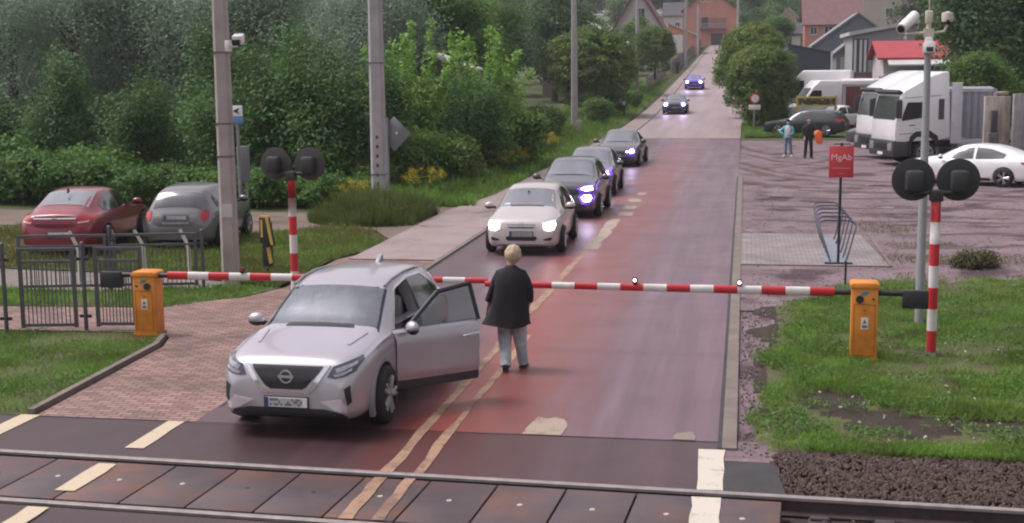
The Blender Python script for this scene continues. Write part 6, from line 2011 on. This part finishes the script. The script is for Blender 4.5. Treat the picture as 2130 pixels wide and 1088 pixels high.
# fence of the pedestrian gate
M_FENCE = mat("fence_grey_steel", (.105, .105, .12), .5, .4, .15, 5)
def fence_panel(x0, y0, x1, y1, h, label, bars=11, mid=.2):
    dx, dy = x1-x0, y1-y0
    L_ = math.hypot(dx, dy)
    t = E("steel_fence", (x0, y0, 0), math.atan2(dy, dx), label, "fence", "grey steel fences of the pedestrian gate")
    mb = MB()
    for xx in (.03, L_-.03): mb.bb(xx-.03, xx+.03, -.025, .025, .06, h)
    mb.bb(.06, L_-.06, -.025, .025, h-.05, h); mb.bb(.06, L_-.06, -.022, .022, h-.05-mid, h-.01-mid); mb.bb(.06, L_-.06, -.025, .025, .08, .13)
    mb.build("frame", M_FENCE, t)
    mb = MB()
    for i in range(bars):
        xx = .06+(L_-.12)*(i+1)/(bars+1)
        mb.bb(xx-.007, xx+.007, -.007, .007, .13, h-.05-mid)
    mb.build("bars", M_FENCE, t)
    return t
def fence_post(x, y, h, label):
    t = E("steel_post", (x, y, 0), 0, label, "fence post", "posts of the pedestrian gate")
    mb = MB(); mb.tube([(0, 0, -.05), (0, 0, h)], .035, 8); mb.sphere((0, 0, h), .038, 10, 6); mb.build("post", M_FENCE, t, 50)
    mb = MB()
    for z in (.22, h-.28): mb.bb(-.10, .10, -.02, .02, z, z+.05)
    mb.build("hinge", M_BLACK, t)
    return t
fence_panel(-13.15, 20.05, -12.12, 20.15, 1.40, "grey fence panel cut by the left edge of the photo")
fence_post(-12.0, 20.18, 1.48, "round fence post between the leftmost and the second fence panel")
fence_panel(-11.82, 20.34, -10.90, 20.52, 1.40, "second grey fence panel from the left, in front of the red car")
fence_post(-10.78, 20.56, 1.46, "round fence post between the second and third fence panel")
fence_panel(-10.62, 20.62, -9.82, 20.72, 1.40, "third grey fence panel, partly hidden by the orange barrier machine")
fence_panel(-14.0, 24.1, -12.3, 24.45, 1.12, "rear fence panel seen through the left front panels", 16)
fence_panel(-12.2, 24.5, -10.6, 24.85, 1.12, "rear fence panel ending at the concrete pole", 16)
fence_post(-10.5, 24.88, 1.15, "rear fence post just left of the nearest concrete pole")
fence_post(-12.25, 24.48, 1.25, "rear fence post between the two rear fence panels")
M_HOOP = mat("pale_concrete_stub", (.50, .47, .44), .8)
for x_, y_, rz_, lab in ((-13.55, 25.6, 0, "pale bent stub behind the second fence panel, below the red car"), (-12.3, 26.0, .2, "pale bent stub behind the third fence panel, below the gap between the parked cars"), (-11.35, 26.1, -.1, "pale bent stub below the grey hatchback, right of the orange barrier")):
    t = E("bent_stub", (x_, y_, 0), rz_, lab, "stub", "bent stubs behind the fence")
    mb = MB(); mb.tube([(.05, 0, -.05), (.04, 0, .62), (0, 0, .75), (-.14, 0, 1.02)], .035, 6); mb.build("stub", M_HOOP, t, 40)
# ================================================================ buildings
def stucco(name, c): return mat(name, c, .85, 0, .09, .5, bmp=.15, bscale=6)
M_PANE = mat("house_window_pane", (.045, .05, .06), .1, 0, .4, .7, coat=.4)
M_PVC = mat("white_window_frame", (.62, .60, .61), .5, 0, .05)
def window(t, x, y, z, w, h, frame=None):
    mb = MB()
    d = .07
    mb.bb(x-w/2, x+w/2, y-d, y+.02, z, z+.07); mb.bb(x-w/2, x+w/2, y-d, y+.02, z+h-.07, z+h)
    mb.bb(x-w/2, x-w/2+.07, y-d, y+.02, z+.07, z+h-.07); mb.bb(x+w/2-.07, x+w/2, y-d, y+.02, z+.07, z+h-.07)
    mb.bb(x-.03, x+.03, y-d+.01, y+.02, z+.07, z+h-.07)
    mb.bb(x-w/2-.08, x+w/2+.08, y-d-.06, y+.0, z-.07, z-.003)
    f = mb.build("window", frame or M_PVC, t)
    mb = MB(); mb.bb(x-w/2+.06, x+w/2-.06, y-.035, y-.01, z+.06, z+h-.06); mb.build("pane", M_PANE, f)
    return f
def building(name, X0, X1, Y, depth, z0, ze, zr, axis, wallm, roofm, label, windows=(), doors=(), over=.35, rt=.16, cat="house", apex=None, trim=None):
    cx = (X0+X1)/2; w = X1-X0
    t = E(name, (cx, Y, z0), 0, label, cat)
    he = ze-z0; hr = zr-z0
    a = (apex-cx) if apex is not None else 0.
    mb = MB()
    if axis == 'Y':      # gable towards the viewer
        mb.prism([(-w/2, -1), (w/2, -1), (w/2, he), (a, hr-.02), (-w/2, he)], 'Y', 0, depth)
        mb.build("wall", wallm, t)
        mb = MB()
        for s, xe in ((-1, -w/2), (1, w/2)):
            k = (hr-he)/abs(xe-a)
            xo = xe+s*over; zo = he-k*over
            mb.prism([(a, hr), (xo, zo), (xo, zo+rt), (a, hr+rt)], 'Y', -over, depth+over)
        mb.build("roof", roofm, t)
        if trim:
            mb = MB()
            for s, xe in ((-1, -w/2), (1, w/2)):
                k = (hr-he)/abs(xe-a); xo = xe+s*(over+.05); zo = he-k*(over+.05)
                mb.prism([(a, hr-.22), (xo, zo-.22), (xo, zo+rt+.05), (a, hr+rt+.05)], 'Y', -over-.08, -over-.01)
            mb.build("barge_board", trim, t)
    elif axis == 'X':    # ridge parallel to the view plane
        mb.prism([(0, -1), (depth, -1), (depth, he), (depth/2, hr-.02), (0, he)], 'X', -w/2, w/2)
        mb.build("wall", wallm, t)
        mb = MB()
        k = (hr-he)/(depth/2)
        mb.prism([(depth/2, hr), (-over, he-k*over), (-over, he-k*over+rt), (depth/2, hr+rt)], 'X', -w/2-over, w/2+over)
        mb.prism([(depth/2, hr), (depth+over, he-k*over), (depth+over, he-k*over+rt), (depth/2, hr+rt)], 'X', -w/2-over, w/2+over)
        mb.build("roof", roofm, t)
    else:                # mono pitch: ze at the left, zr at the right
        mb.prism([(-w/2, -1), (w/2, -1), (w/2, hr), (-w/2, he)], 'Y', 0, depth)
        mb.build("wall", wallm, t)
        mb = MB(); k = (hr-he)/w
        mb.prism([(-w/2-over, he-k*over+.003), (w/2+over, hr+k*over+.003), (w/2+over, hr+k*over+rt), (-w/2-over, he-k*over+rt)], 'Y', -over, depth+over)
        mb.build("roof", roofm, t)
    for (wx, wz, ww, wh) in windows:
        window(t, wx-cx, -.0, wz-z0, ww, wh)
    for (nm, dx, dz, dw, dh, dm) in doors:
        mb = MB(); mb.bb(dx-cx-dw/2, dx-cx+dw/2, -.06, .03, dz-z0, dz-z0+dh)
        n = max(1, int(dw/.6))
        for i in range(n-1):
            xx = dx-cx-dw/2+dw*(i+1)/n
            mb.bb(xx-.02, xx+.02, -.075, -.055, dz-z0+.05, dz-z0+dh-.05)
        mb.build(nm, dm, t)
    return t
R_RED = mat("dark_red_roof", (.16, .045, .050), .7, 0, .15, 1.2)
R_BROWN = mat("brown_red_tiles", (.165, .085, .085), .75, 0, .14, 1.5, bmp=.4, bscale=14)
R_GREY = mat("grey_sheet_roof", (.21, .215, .24), .55, 0, .12, 1.)
R_PALE = mat("pale_roof_sheet", (.48, .46, .47), .55, 0, .12, 1.)
R_DARK = mat("dark_slate_roof", (.055, .05, .06), .7, 0, .2, 1.)
W_WHITE = stucco("white_plaster", (.55, .49, .50)); W_ORANGE = stucco("orange_plaster", (.50, .215, .165)); W_GREYB = stucco("blue_grey_cladding", (.16, .165, .20))
W_GREY = stucco("grey_cladding", (.30, .29, .315)); W_BEIGE = stucco("beige_plaster", (.42, .365, .33)); W_NAVY = stucco("dark_blue_grey_cladding", (.055, .06, .085)); W_PINK = stucco("pale_pink_plaster", (.50, .43, .45))
building("gabled_house", -17.1, -10.7, 180, 11, 3.2, 8.9, 14.2, 'Y', W_WHITE, R_RED, "white gabled house with dark red roof edges above the smaller round tree", [(-13.6, 10.3, 1.15, 1.3), (-15.4, 6.4, 1.1, 1.3), (-12.6, 6.4, 1.1, 1.3)], over=.55, rt=.25, apex=-14.0, trim=R_RED)
o = building("orange_house", -12.2, -1.6, 270, 11, 7.2, 14.6, 18.4, 'Y', W_ORANGE, R_RED, "large orange house at the top of the road with a balcony and dark garage door", [(-8.3, 16.2, .6, .7), (-7.2, 16.2, .6, .7)], [("garage_door", -5.5, 7.8, 2.3, 2.3, mat("dark_garage_door", (.06, .045, .06), .6)), ("balcony_door", -7.9, 11.3, 1.2, 1.9, M_PANE)], apex=-6.9)
mb = MB(); mb.bb(-2.1, 3.2, -1.25, .0, 3.7, 3.9); mb.build("balcony_slab", mat("balcony_concrete", (.16, .12, .12), .8), o)
mb = MB(); mb.bb(-2.05, 3.15, -1.25, -1.20, 4.75, 4.82)
for i in range(22): mb.bb(-2.0+i*.24, -1.95+i*.24, -1.24, -1.21, 3.9, 4.75)
mb.build("balcony_rail", mat("balcony_rail_grey", (.38, .34, .35), .6), o)
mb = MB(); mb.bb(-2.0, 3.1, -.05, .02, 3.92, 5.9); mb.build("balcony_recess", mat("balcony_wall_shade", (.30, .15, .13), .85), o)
building("low_garage", -12.6, -8.0, 226, 8, 5.4, 10.9, 8.9, 'M', W_ORANGE, R_PALE, "low orange garage with a sloping pale roof and white door", [], [("garage_door", -11.1, 6.1, 1.9, 2.9, M_PVC)], over=.3, rt=.2, cat="garage")
building("grey_house", -17.2, -12.6, 292, 8, 8.4, 14.5, 17.2, 'X', W_WHITE, R_DARK, "pale house with dark roof between the gabled house and the orange house", [(-14.3, 11.4, 1.1, 1.6)])
building("long_shed", -19.0, -11.6, 128, 9, 1.0, 6.4, 8.3, 'Y', stucco("brown_plaster", (.24, .17, .15)), R_PALE, "low building with pale grey sheet roof behind the large round tree", [(-17.5, 4.4, 1., 1.)], apex=-15.0, cat="shed")
building("red_roofed_house", 8.3, 16.3, 200, 10, 4.2, 9.8, 14.6, 'X', W_ORANGE, R_BROWN, "house with a large brown red tiled roof, on the right beyond the sheds", [(11.7, 8.2, 1.2, 1.2), (9.6, 8.2, 1.0, 1.1)])
building("beige_block", 17.6, 28, 232, 9, 5.5, 19.0, 19.6, 'M', W_BEIGE, R_DARK, "beige block of flats at the top right, cut by the photo edge", [(23.2, 14.6, 1.2, 1.6), (20.4, 14.6, 1.2, 1.6), (23.2, 11.4, 1.2, 1.6)], cat="building")
building("gabled_shed", 7.4, 16.5, 152, 10, 2.0, 6.1, 9.4, 'Y', W_GREYB, R_GREY, "blue grey gabled shed behind the dark blue box building", [], [], over=.3, rt=.22, cat="shed", apex=12.0)
building("gabled_shed", 9.0, 12.6, 140, 6, 1.6, 5.2, 6.7, 'Y', W_GREYB, R_GREY, "smaller blue grey gabled annex in front of the gabled shed", [], [("shed_door", 9.9, 2.6, 1.0, 2.2, W_BEIGE)], over=.3, rt=.2, cat="shed", apex=10.9)
w9 = building("warehouse", 9.8, 15.4, 130, 12, 1.2, 6.75, 7.7, 'M', W_GREY, R_PALE, "grey warehouse with a pale sloping roof edge and white vertical strips", [], [], over=.35, rt=.34, cat="warehouse")
mb = MB()
for i, x_ in enumerate((-2.55, -2.05, -1.65)):
    mb.bb(x_-.11, x_+.11, -.08, .02, 1.1, 5.1)
mb.build("white_strip", M_PVC, w9)
mb = MB(); mb.bb(-2.8, -1.4, -.05, .02, 1.0, 5.2); mb.build("dark_bay", W_NAVY, w9)
wb0 = building("box_building", 3.6, 7.2, 118, 8, .7, 5.75, 5.05, 'M', W_NAVY, R_DARK, "dark blue grey box building behind the white vans", [], [], over=.08, rt=.12, cat="building")
mb = MB(); mb.bb(1.72, 1.86, -.12, .0, -.3, 4.5); mb.build("downpipe", M_PVC, wb0)
rh = building("red_roofed_hall", 10.4, 17.5, 107, 9, .4, 4.55, 5.75, 'X', W_PINK, mat("bright_red_roof", (.34, .040, .048), .6, 0, .1, 1.), "low hall with a bright red roof behind the white lorries", [(11.0, 2.2, .9, 1.2)], [("blue_shutter", 14.0, 1.6, 2.0, 2.5, mat("blue_shutter_paint", (.16, .24, .46), .6, 0, .15, 2.)), ("white_door", 10.3, .8, .5, 2.4, M_PVC)], cat="hall", over=.5)
mb = MB(); mb.prism([(-1.5, 3.55), (.02, 4.05), (.02, 4.17), (-1.5, 3.67)], 'X', -3.3, 3.8); mb.build("awning", R_PALE, rh)
building("small_house", 4.5, 7.0, 182, 7, 3.4, 8.0, 9.4, 'X', W_WHITE, R_DARK, "small white house far behind, above the round trees on the right", [(5.6, 6.6, .8, 1.)])
building("small_house", 5.0, 7.4, 205, 7, 4.6, 11.0, 12.2, 'Y', W_BEIGE, R_PALE, "small beige house far behind, left of the brown red roof", [(6.2, 9.5, .8, 1.)])
building("garden_shed", -15.5, -13.0, 63, 3, -.1, 4.15, 4.85, 'Y', stucco("weathered_boards", (.10, .09, .08)), R_PALE, "small shed with a pale roof edge hidden among the acacias", [], [], over=.2, rt=.10, cat="shed", apex=-14.9)
# roadside fences at the top of the road and yard wall
def far_fence(x0, y0, x1, y1, h, m, label):
    n = max(2, int(math.hypot(x1-x0, y1-y0)/2.5))
    t = E("garden_fence", (x0, y0, hill(x0, y0)), 0, label, "fence")
    mb = MB()
    for i in range(n):
        a = Vector((x0+(x1-x0)*i/n, y0+(y1-y0)*i/n, 0)); b = Vector((x0+(x1-x0)*(i+1)/n, y0+(y1-y0)*(i+1)/n, 0))
        za, zb_ = hill(a.x, a.y), hill(b.x, b.y)
        o_ = Vector((x0, y0, hill(x0, y0)))
        A = a-Vector((x0, y0, 0)); B = b-Vector((x0, y0, 0)); za -= o_.z; zb_ -= o_.z
        mb.add([(A.x, A.y, za+.1), (B.x, B.y, zb_+.1), (B.x, B.y, zb_+h), (A.x, A.y, za+h), (A.x-.06, A.y, za+.1), (B.x-.06, B.y, zb_+.1), (B.x-.06, B.y, zb_+h), (A.x-.06, A.y, za+h)],
               [(0, 1, 2, 3), (7, 6, 5, 4), (0, 4, 5, 1), (3, 2, 6, 7), (0, 3, 7, 4), (1, 5, 6, 2)])
        mp_ = MB(); mp_.bb(A.x-.12, A.x+.06, A.y-.08, A.y+.08, za-.2, za+h+.12); mp_.build("post", M_CONC, t)
    mb.build("boards", m, t)
far_fence(-8.9, 168, -8.3, 262, 1.5, mat("dark_fence_boards", (.13, .105, .105), .8, 0, .3, 1.), "dark garden fence along the left pavement up to the orange house")
far_fence(-9.6, 136, -9.1, 160, 1.3, mat("brown_fence_boards", (.20, .155, .12), .8, 0, .3, 1.), "brownish garden fence beside the smaller round tree")
t = E("yard_wall", (8.2, 120, hill(8, 120)), 0, "low reddish brick wall below the grey warehouse", "wall")
mb = MB(); mb.bb(-1.2, 5.2, -.15, .15, -.5, 2.3); mb.bb(-1.3, 5.3, -.2, .2, 2.3, 2.42); mb.build("brickwork", mat("dull_brick", (.23, .15, .145), .85, 0, .25, 1.5), t)
t = E("white_pots", (-9.35, 101.5, hill(-9, 101)), 0, "white planters on a dark shelf at the foot of the large round tree", "planters")
mb = MB(); mb.bb(-1.2, .55, -.15, .15, .75, .85); mb.bb(-1.15, -1.05, -.1, .1, -.1, .75); mb.bb(.4, .5, -.1, .1, -.1, .75); mb.build("shelf", M_BLACK, t)
for x_, z_, r_ in ((-.95, 1.05, .2), (.18, 1.22, .18), (.38, .98, .16)):
    mb = MB(); mb.lathe([(0, -.2), (r_*.7, -.2), (r_, .2), (r_*.8, .2), (0, .12)], (x_, 0, z_), 'Z', 14); mb.build("planter", M_CAMW, t, 50)
t = E("marker_stone", (-9.75, 80.5, .0), 0, "small pale marker stone in the grass left of the third concrete pole", "marker")
mb = MB(); mb.prism([(-.18, -.1), (.18, -.1), (.18, .95), (.1, 1.02), (-.1, 1.02), (-.18, .95)], 'Y', -.1, .1); mb.build("stone", mat("mossy_stone", (.25, .26, .18), .85, 0, .2, 4), t, bevel=.015)

# ================================================================ people
M_SKIN = mat("skin", (.46, .27, .20), .55, 0, .08, 9)
def skin_body(name, verts, edges, radii, parent, m, extra=None):
    me = bpy.data.meshes.new(name)
    bm = bmesh.new()
    lay = bm.verts.layers.skin.verify()
    vs = []
    for p, r in zip(verts, radii):
        v = bm.verts.new(p); v[lay].radius = (r, r) if isinstance(r, (int, float)) else r
        vs.append(v)
    vs[0][lay].use_root = True
    for a, b in edges: bm.edges.new((vs[a], vs[b]))
    bm.to_mesh(me); bm.free()
    o = bpy.data.objects.new("tmp", me); COL.objects.link(o)
    sk = o.modifiers.new("s", 'SKIN'); sk.branch_smoothing = .6; sk.use_smooth_shade = True
    sb = o.modifiers.new("u", 'SUBSURF'); sb.levels = 2; sb.render_levels = 2
    dg = bpy.context.evaluated_depsgraph_get(); dg.update()
    out = bpy.data.meshes.new_from_object(o.evaluated_get(dg))
    bpy.data.objects.remove(o); bpy.data.meshes.remove(me)
    if extra:
        mb = MB(); mb.add([v.co[:] for v in out.vertices], [p.vertices[:] for p in out.polygons])
        extra(mb)
        out = mb.mesh(name)
    smooth(out, 180)
    return link(name, out, m, parent)
def person(loc, rz, label, pose, cloth, h=1.72):
    s = h/1.72
    t = E("person", loc, rz, label, "person")
    V = []; Ed = []; Rd = []
    def add(p, r, par=None):
        V.append(tuple(c*s for c in p)); Rd.append(r*s)
        if par is not None: Ed.append((par, len(V)-1))
        return len(V)-1
    pel = add((0, 0, .94), .12)
    sp_ = add((0, -.005, 1.12), .115, pel); ch = add((0, 0, 1.32), .135, sp_)
    nk = add((0, .0, 1.455), .052, ch); hb_ = add((0, .012, 1.53), .062, nk)
    hd = pose.get('head', (0, .03))
    h1 = add((hd[0]*.5, .02+hd[1]*.4, 1.60), .078, hb_); h2 = add((hd[0], .01+hd[1]*.5, 1.655), .080, h1)
    joints = {}
    for sd_, nm in ((-1, 'L'), (1, 'R')):
        a = pose['arm'+nm]
        sh = add((sd_*.165, 0, 1.395), .058, ch)
        el = add(a[0], .042, sh); wr = add(a[1], .026, el)
        d = Vector(a[2]).normalized()
        side = Vector(a[3]).normalized() if len(a) > 3 else Vector((0, 1, 0))
        W0 = Vector(a[1])
        pm_ = add(tuple(W0+d*.055), .030, wr)
        P0 = W0+d*.055
        nrm = d.cross(side).normalized()
        for i, (off, ln) in enumerate(((.030, .068), (.011, .078), (-.009, .072), (-.028, .056))):
            k1 = add(tuple(P0+d*.04+side*off), .0095, pm_)
            k2 = add(tuple(P0+d*(.04+ln*.5)+side*off*1.05+nrm*.008), .0088, k1)
            add(tuple(P0+d*(.04+ln*.88)+side*off*1.05+nrm*.026), .0072, k2)
        q1 = add(tuple(W0+d*.04+side*.040), .0115, pm_)
        add(tuple(W0+d*.085+side*.058+nrm*.01), .009, q1)
        joints[nm] = (Vector((sd_*.165, 0, 1.395)), Vector(a[0]), Vector(a[1]))
        g = pose['leg'+nm]
        hp_ = add((sd_*.085, 0, .88), .085, pel); kn = add(g[0], .055, hp_); an = add(g[1], .038, kn)
        toe = Vector(g[1])+Vector(g[2])
        add(tuple(toe), .032, an)
        joints['leg'+nm] = (Vector((sd_*.085, 0, .90)), Vector(g[0]), Vector(g[1]), toe)
    hc = Vector(((hd[0])*s, (.01+hd[1]*.5)*s, 1.625*s))
    def feat(mb):
        mb.sphere(tuple(hc+Vector((0, .095, -.02))*s), .016*s, 8, 6, (.8, 1, 1.3))
        for e in (-1, 1):
            mb.sphere(tuple(hc+Vector((e*.078, -.005, -.015))*s), .024*s, 8, 6, (.45, .8, 1.25))
            mb.sphere(tuple(hc+Vector((e*.030, .078, .008))*s), .012*s, 8, 6)
        mb.sphere(tuple(hc+Vector((0, .080, -.062))*s), .020*s, 8, 6, (1.2, .5, .35))
    skin_body("body", V, Ed, Rd, t, cloth.get('skin', M_SKIN), feat)
    # trousers
    mb = MB()
    tr = cloth.get('leg_r', (.092, .072, .066))
    for nm in 'LR':
        a, k_, an, toe = [p*s for p in joints['leg'+nm]]
        pts = [a+Vector((0, 0, .04))*s, a.lerp(k_, .5), k_, k_.lerp(an, .5), an+(an-k_).normalized()*.03*s]
        mb.tube(pts, [tr[0]*s, (tr[0]*.5+tr[1]*.5)*s, tr[1]*s, tr[2]*1.04*s, tr[2]*s], 12)
    n = 16
    vs = []; fs = []
    for z, rx, ry in ((.84, .165, .112), (.94, .172, .118), (1.03, .150, .108)):
        for i in range(n):
            a = 2*PI*i/n; vs.append((rx*math.cos(a)*s, ry*math.sin(a)*s, z*s))
    for j in range(2):
        for i in range(n): fs.append((j*n+i, j*n+(i+1) % n, (j+1)*n+(i+1) % n, (j+1)*n+i))
    fs += [tuple(range(n)), tuple(range(2*n, 3*n))]
    mb.add(vs, fs)
    me = mb.mesh("trousers", 70)
    for v in me.vertices:
        q = mnoise.noise(v.co*14); v.co += v.normal*q*.009
    link("trousers", me, cloth['trousers'], t)
    for nm in 'LR':
        a, k_, an, toe = [p*s for p in joints['leg'+nm]]
        d = (toe-an); d.z = 0; d.normalize()
        c = an+d*.055*s
        mb = MB(); mb.sphere((0, 0, 0), 1, 14, 8, (.048*s, .135*s, .05*s)); mb.box((0, 0, -.035*s), (.085*s, .25*s, .02*s))
        me = mb.mesh("shoe", 50); me.transform(Matrix.Rotation(math.atan2(-d.x, d.y), 4, 'Z'))
        o = link("shoe", me, cloth['shoe'], t); o.location = (c.x, c.y, max(.05*s, c.z-.035*s))
        if c.z > .12: o.rotation_euler = (R(-25), 0, 0)
    # coat or jacket
    mb = MB(); n = 28
    rings = cloth['torso']
    vs = []; fs = []
    for j, (z, rx, ry, cx, cy) in enumerate(rings):
        for i in range(n):
            a = 2*PI*i/n
            e = abs(math.cos(a))
            fold = 1+cloth.get('fold', .0)*(j/len(rings))**1.5*(math.sin(a*5+1.3)*.6+math.sin(a*9+.4)*.4)
            vs.append(((cx+rx*math.cos(a)*fold)*s, (cy+ry*math.sin(a)*fold)*s, (z+cloth.get('wave', 0)*(j == len(rings)-1)*math.sin(a*2+.5))*s))
    for j in range(len(rings)-1):
        for i in range(n): fs.append((j*n+i, j*n+(i+1) % n, (j+1)*n+(i+1) % n, (j+1)*n+i))
    fs.append(tuple(range(n)))
    mb.add(vs, fs)
    for nm in 'LR':
        a, e, w = [p*s for p in joints[nm]]
        k_ = cloth.get('sleeve', .92)
        end = e.lerp(w, (k_-.5)*2) if k_ > .5 else a.lerp(e, k_*2)
        inn = Vector((a.x*.55, a.y, a.z+.02*s))
        a_ = a+Vector((-.015 if a.x > 0 else .015, 0, -.03))*s
        if k_ > .5: mb.tube([inn-Vector((0, 0, .02))*s, a_, a.lerp(e, .5), e, end], [.070*s, .080*s, .070*s, .062*s, cloth.get('cuff', .055)*s], 12)
        else: mb.tube([inn, a, end], [.082*s, .082*s, .072*s], 12)
    me = mb.mesh(cloth.get('top_name', 'jacket'), 70)
    for v in me.vertices:
        q = mnoise.noise(v.co*9); v.co += v.normal*q*.010
    link(cloth.get('top_name', 'jacket'), me, cloth['top'], t)
    # hair
    if cloth.get('hair'):
        mb = MB(); mb.sphere((0, 0, 0), 1, 28, 18)
        me = mb.mesh("hair", 180)
        lo = cloth.get('hair_low', -.35)
        for v in me.vertices:
            d = v.co.copy()
            r = 1+.12*mnoise.noise(d*3.2)+.09*mnoise.noise(d*8)
            z = max(d.z, lo if d.y < .15 else .15+.55*min(1, (d.y-.15)/.6))
            k_h = cloth.get('hair_k', 1.0)
            v.co = Vector((hc.x+d.x*r*.095*s*k_h, hc.y+(d.y*r*.105*k_h-.012)*s, hc.z+(z*r*.112*k_h+.022)*s))
        link("hair", me, cloth['hair'], t)
    return t, hc
M_COAT = mat("black_coat_cloth", (.016, .013, .018), .9, 0, .2, 12, bmp=.4, bscale=70)
M_JEANS = mat("washed_pale_jeans", (.39, .425, .46), .85, 0, .28, 7, bmp=.3, bscale=120)
M_BLOND = mat("blond_hair", (.46, .35, .24), .7, 0, .3, 25, bmp=.8, bscale=50)
person((-3.22, 18.52, 0), R(8), "blond woman in long black coat and pale jeans walking beside the open car door",
  dict(armL=((-.265, .02, 1.13), (-.335, .10, .89), (-.25, .25, -1), (0.2, 1, .2)), armR=((.255, -.03, 1.12), (.235, .10, .90), (.0, .4, -1), (-.2, 1, .2)),
       legL=((-.10, .12, .50), (-.085, -.14, .11), (-.01, .13, -.045)), legR=((.105, .10, .50), (.15, .16, .09), (.03, .13, -.045)), head=(.03, .06)),
  dict(trousers=M_JEANS, leg_r=(.118, .106, .078), shoe=mat("dark_wine_shoe", (.035, .012, .018), .5), top=M_COAT, top_name="coat", fold=.13, wave=.022, sleeve=.80, cuff=.068, hair=M_BLOND, hair_low=-.95, hair_k=1.2,
       torso=[(1.50, .062, .068, 0, .0), (1.47, .10, .09, 0, -.002), (1.43, .165, .112, 0, -.004), (1.375, .218, .134, 0, -.006), (1.30, .238, .155, 0, -.010), (1.15, .245, .165, -.005, -.012), (1.0, .262, .176, -.02, -.012), (.85, .275, .185, -.045, -.014), (.72, .31, .205, -.075, -.016), (.655, .335, .215, -.09, -.018)]), 1.74)
M_DHAIR = mat("dark_brown_hair", (.025, .015, .013), .7, 0, .3, 25)
M_TURQ = mat("turquoise_cardigan", (.12, .40, .45), .85, 0, .12, 9)
tor = [(1.475, .07, .07, 0, 0), (1.45, .13, .095, 0, 0), (1.39, .195, .12, 0, 0), (1.25, .195, .132, 0, 0), (1.1, .175, .125, 0, 0), (.93, .20, .138, 0, 0), (.86, .205, .14, 0, 0)]
wo_, hc_ = person((1.99, 63.3, 0), R(170), "woman in white top, turquoise cardigan and jeans, hand on hip, standing in the yard",
  dict(armL=((-.24, .05, 1.13), (-.14, .18, 1.02), (.7, .5, 0), (0, 0, 1)), armR=((.36, -.04, 1.18), (.20, .03, 1.03), (-1, .2, -.2), (0, 1, 0)),
       legL=((-.12, .02, .50), (-.16, 0, .09), (-.03, .13, -.045)), legR=((.10, .02, .50), (.12, .02, .09), (.05, .13, -.045)), head=(0, .03)),
  dict(trousers=mat("blue_grey_jeans", (.15, .19, .27), .85, 0, .2, 7), shoe=M_CAMW, top=M_TURQ, top_name="cardigan", hair=M_DHAIR, hair_low=-.8, sleeve=.92, torso=tor), 1.70)
mb = MB(); mb.prism([(-.10, .90), (.11, .90), (.12, 1.30), (.07, 1.42), (-.07, 1.42), (-.12, 1.30)], 'Y', .09, .155); mb.build("white_top", mat("white_knit", (.66, .62, .64), .9, 0, .1, 12), wo_, bevel=.03)
M_BLK = mat("black_workwear", (.018, .016, .020), .9, 0, .2, 9)
man, hcm = person((2.87, 62.3, 0), R(186), "man in black clothes with close cropped hair standing in the yard, holding an orange vest",
  dict(armL=((-.25, .0, 1.12), (-.27, .16, .96), (-.3, .8, -.4), (0, .3, 1)), armR=((.25, -.02, 1.12), (.22, .14, .93), (-.2, .5, -.9), (-.5, .6, .3)),
       legL=((-.11, .02, .50), (-.13, 0, .09), (-.03, .13, -.045)), legR=((.11, .02, .50), (.14, .0, .09), (.03, .13, -.045)), head=(0, .03)),
  dict(trousers=M_BLK, shoe=M_BLACK, top=M_BLK, top_name="jacket", sleeve=.94, torso=[(a, b*1.1, c*1.08, d, e) for a, b, c, d, e in tor]), 1.82)
mb = MB(); n = 12; vs = []; fs = []
for j, (z, w_, d_, ox) in enumerate(((.30, .02, .02, 0), (.24, .16, .05, .0), (.10, .17, .07, .02), (-.06, .12, .07, .06), (-.22, .17, .05, .10), (-.32, .08, .03, .10))):
    for i in range(n):
        a = 2*PI*i/n; q = 1+.25*math.sin(a*3+j)
        vs.append((ox+w_*q*math.cos(a), d_*q*math.sin(a), z))
for j in range(5):
    for i in range(n): fs.append((j*n+i, j*n+(i+1) % n, (j+1)*n+(i+1) % n, (j+1)*n+i))
fs += [tuple(range(n)), tuple(range(5*n, 6*n))]
mb.add(vs, fs)
o = mb.build("orange_vest", mat("hi_vis_orange", (.85, .16, .05), .7, 0, .18, 9), None, 70, loc=(3.24, 62.05, .98))
tag(o, "bright orange hi vis vest held by the man in black", "vest")
person((-8.05, 165, hill(-8, 165)+.1), R(15), "small distant pedestrian in dark clothes on the pavement below the white gabled house",
  dict(armL=((-.23, .0, 1.13), (-.24, .08, .90), (0, .2, -1)), armR=((.23, .0, 1.13), (.24, .08, .90), (0, .2, -1)),
       legL=((-.09, .06, .50), (-.08, .14, .09), (0, .13, -.045)), legR=((.09, .0, .50), (.08, -.14, .09), (0, .13, -.045)), head=(0, .03)),
  dict(trousers=M_BLK, shoe=M_BLACK, top=mat("dark_blue_jacket", (.03, .035, .06), .9), top_name="jacket", hair=M_DHAIR, sleeve=.94, torso=tor), 1.75)

# ================================================================ thin damp air over the whole place
hm = bpy.data.materials.new("damp_air")
hm.use_nodes = True
hn = hm.node_tree
hn.nodes.remove(hn.nodes["Principled BSDF"])
hv = nd(hn, "ShaderNodeVolumePrincipled")
hv.inputs["Color"].default_value = (.86, .88, .95, 1)
hv.inputs["Density"].default_value = .00038
hv.inputs["Anisotropy"].default_value = .2
hn.links.new(hv.outputs[0], hn.nodes["Material Output"].inputs["Volume"])
mb = MB()
mb.bb(-270, 270, -40, 905, -3, 48)
tag(mb.build("haze", hm), kind='stuff')
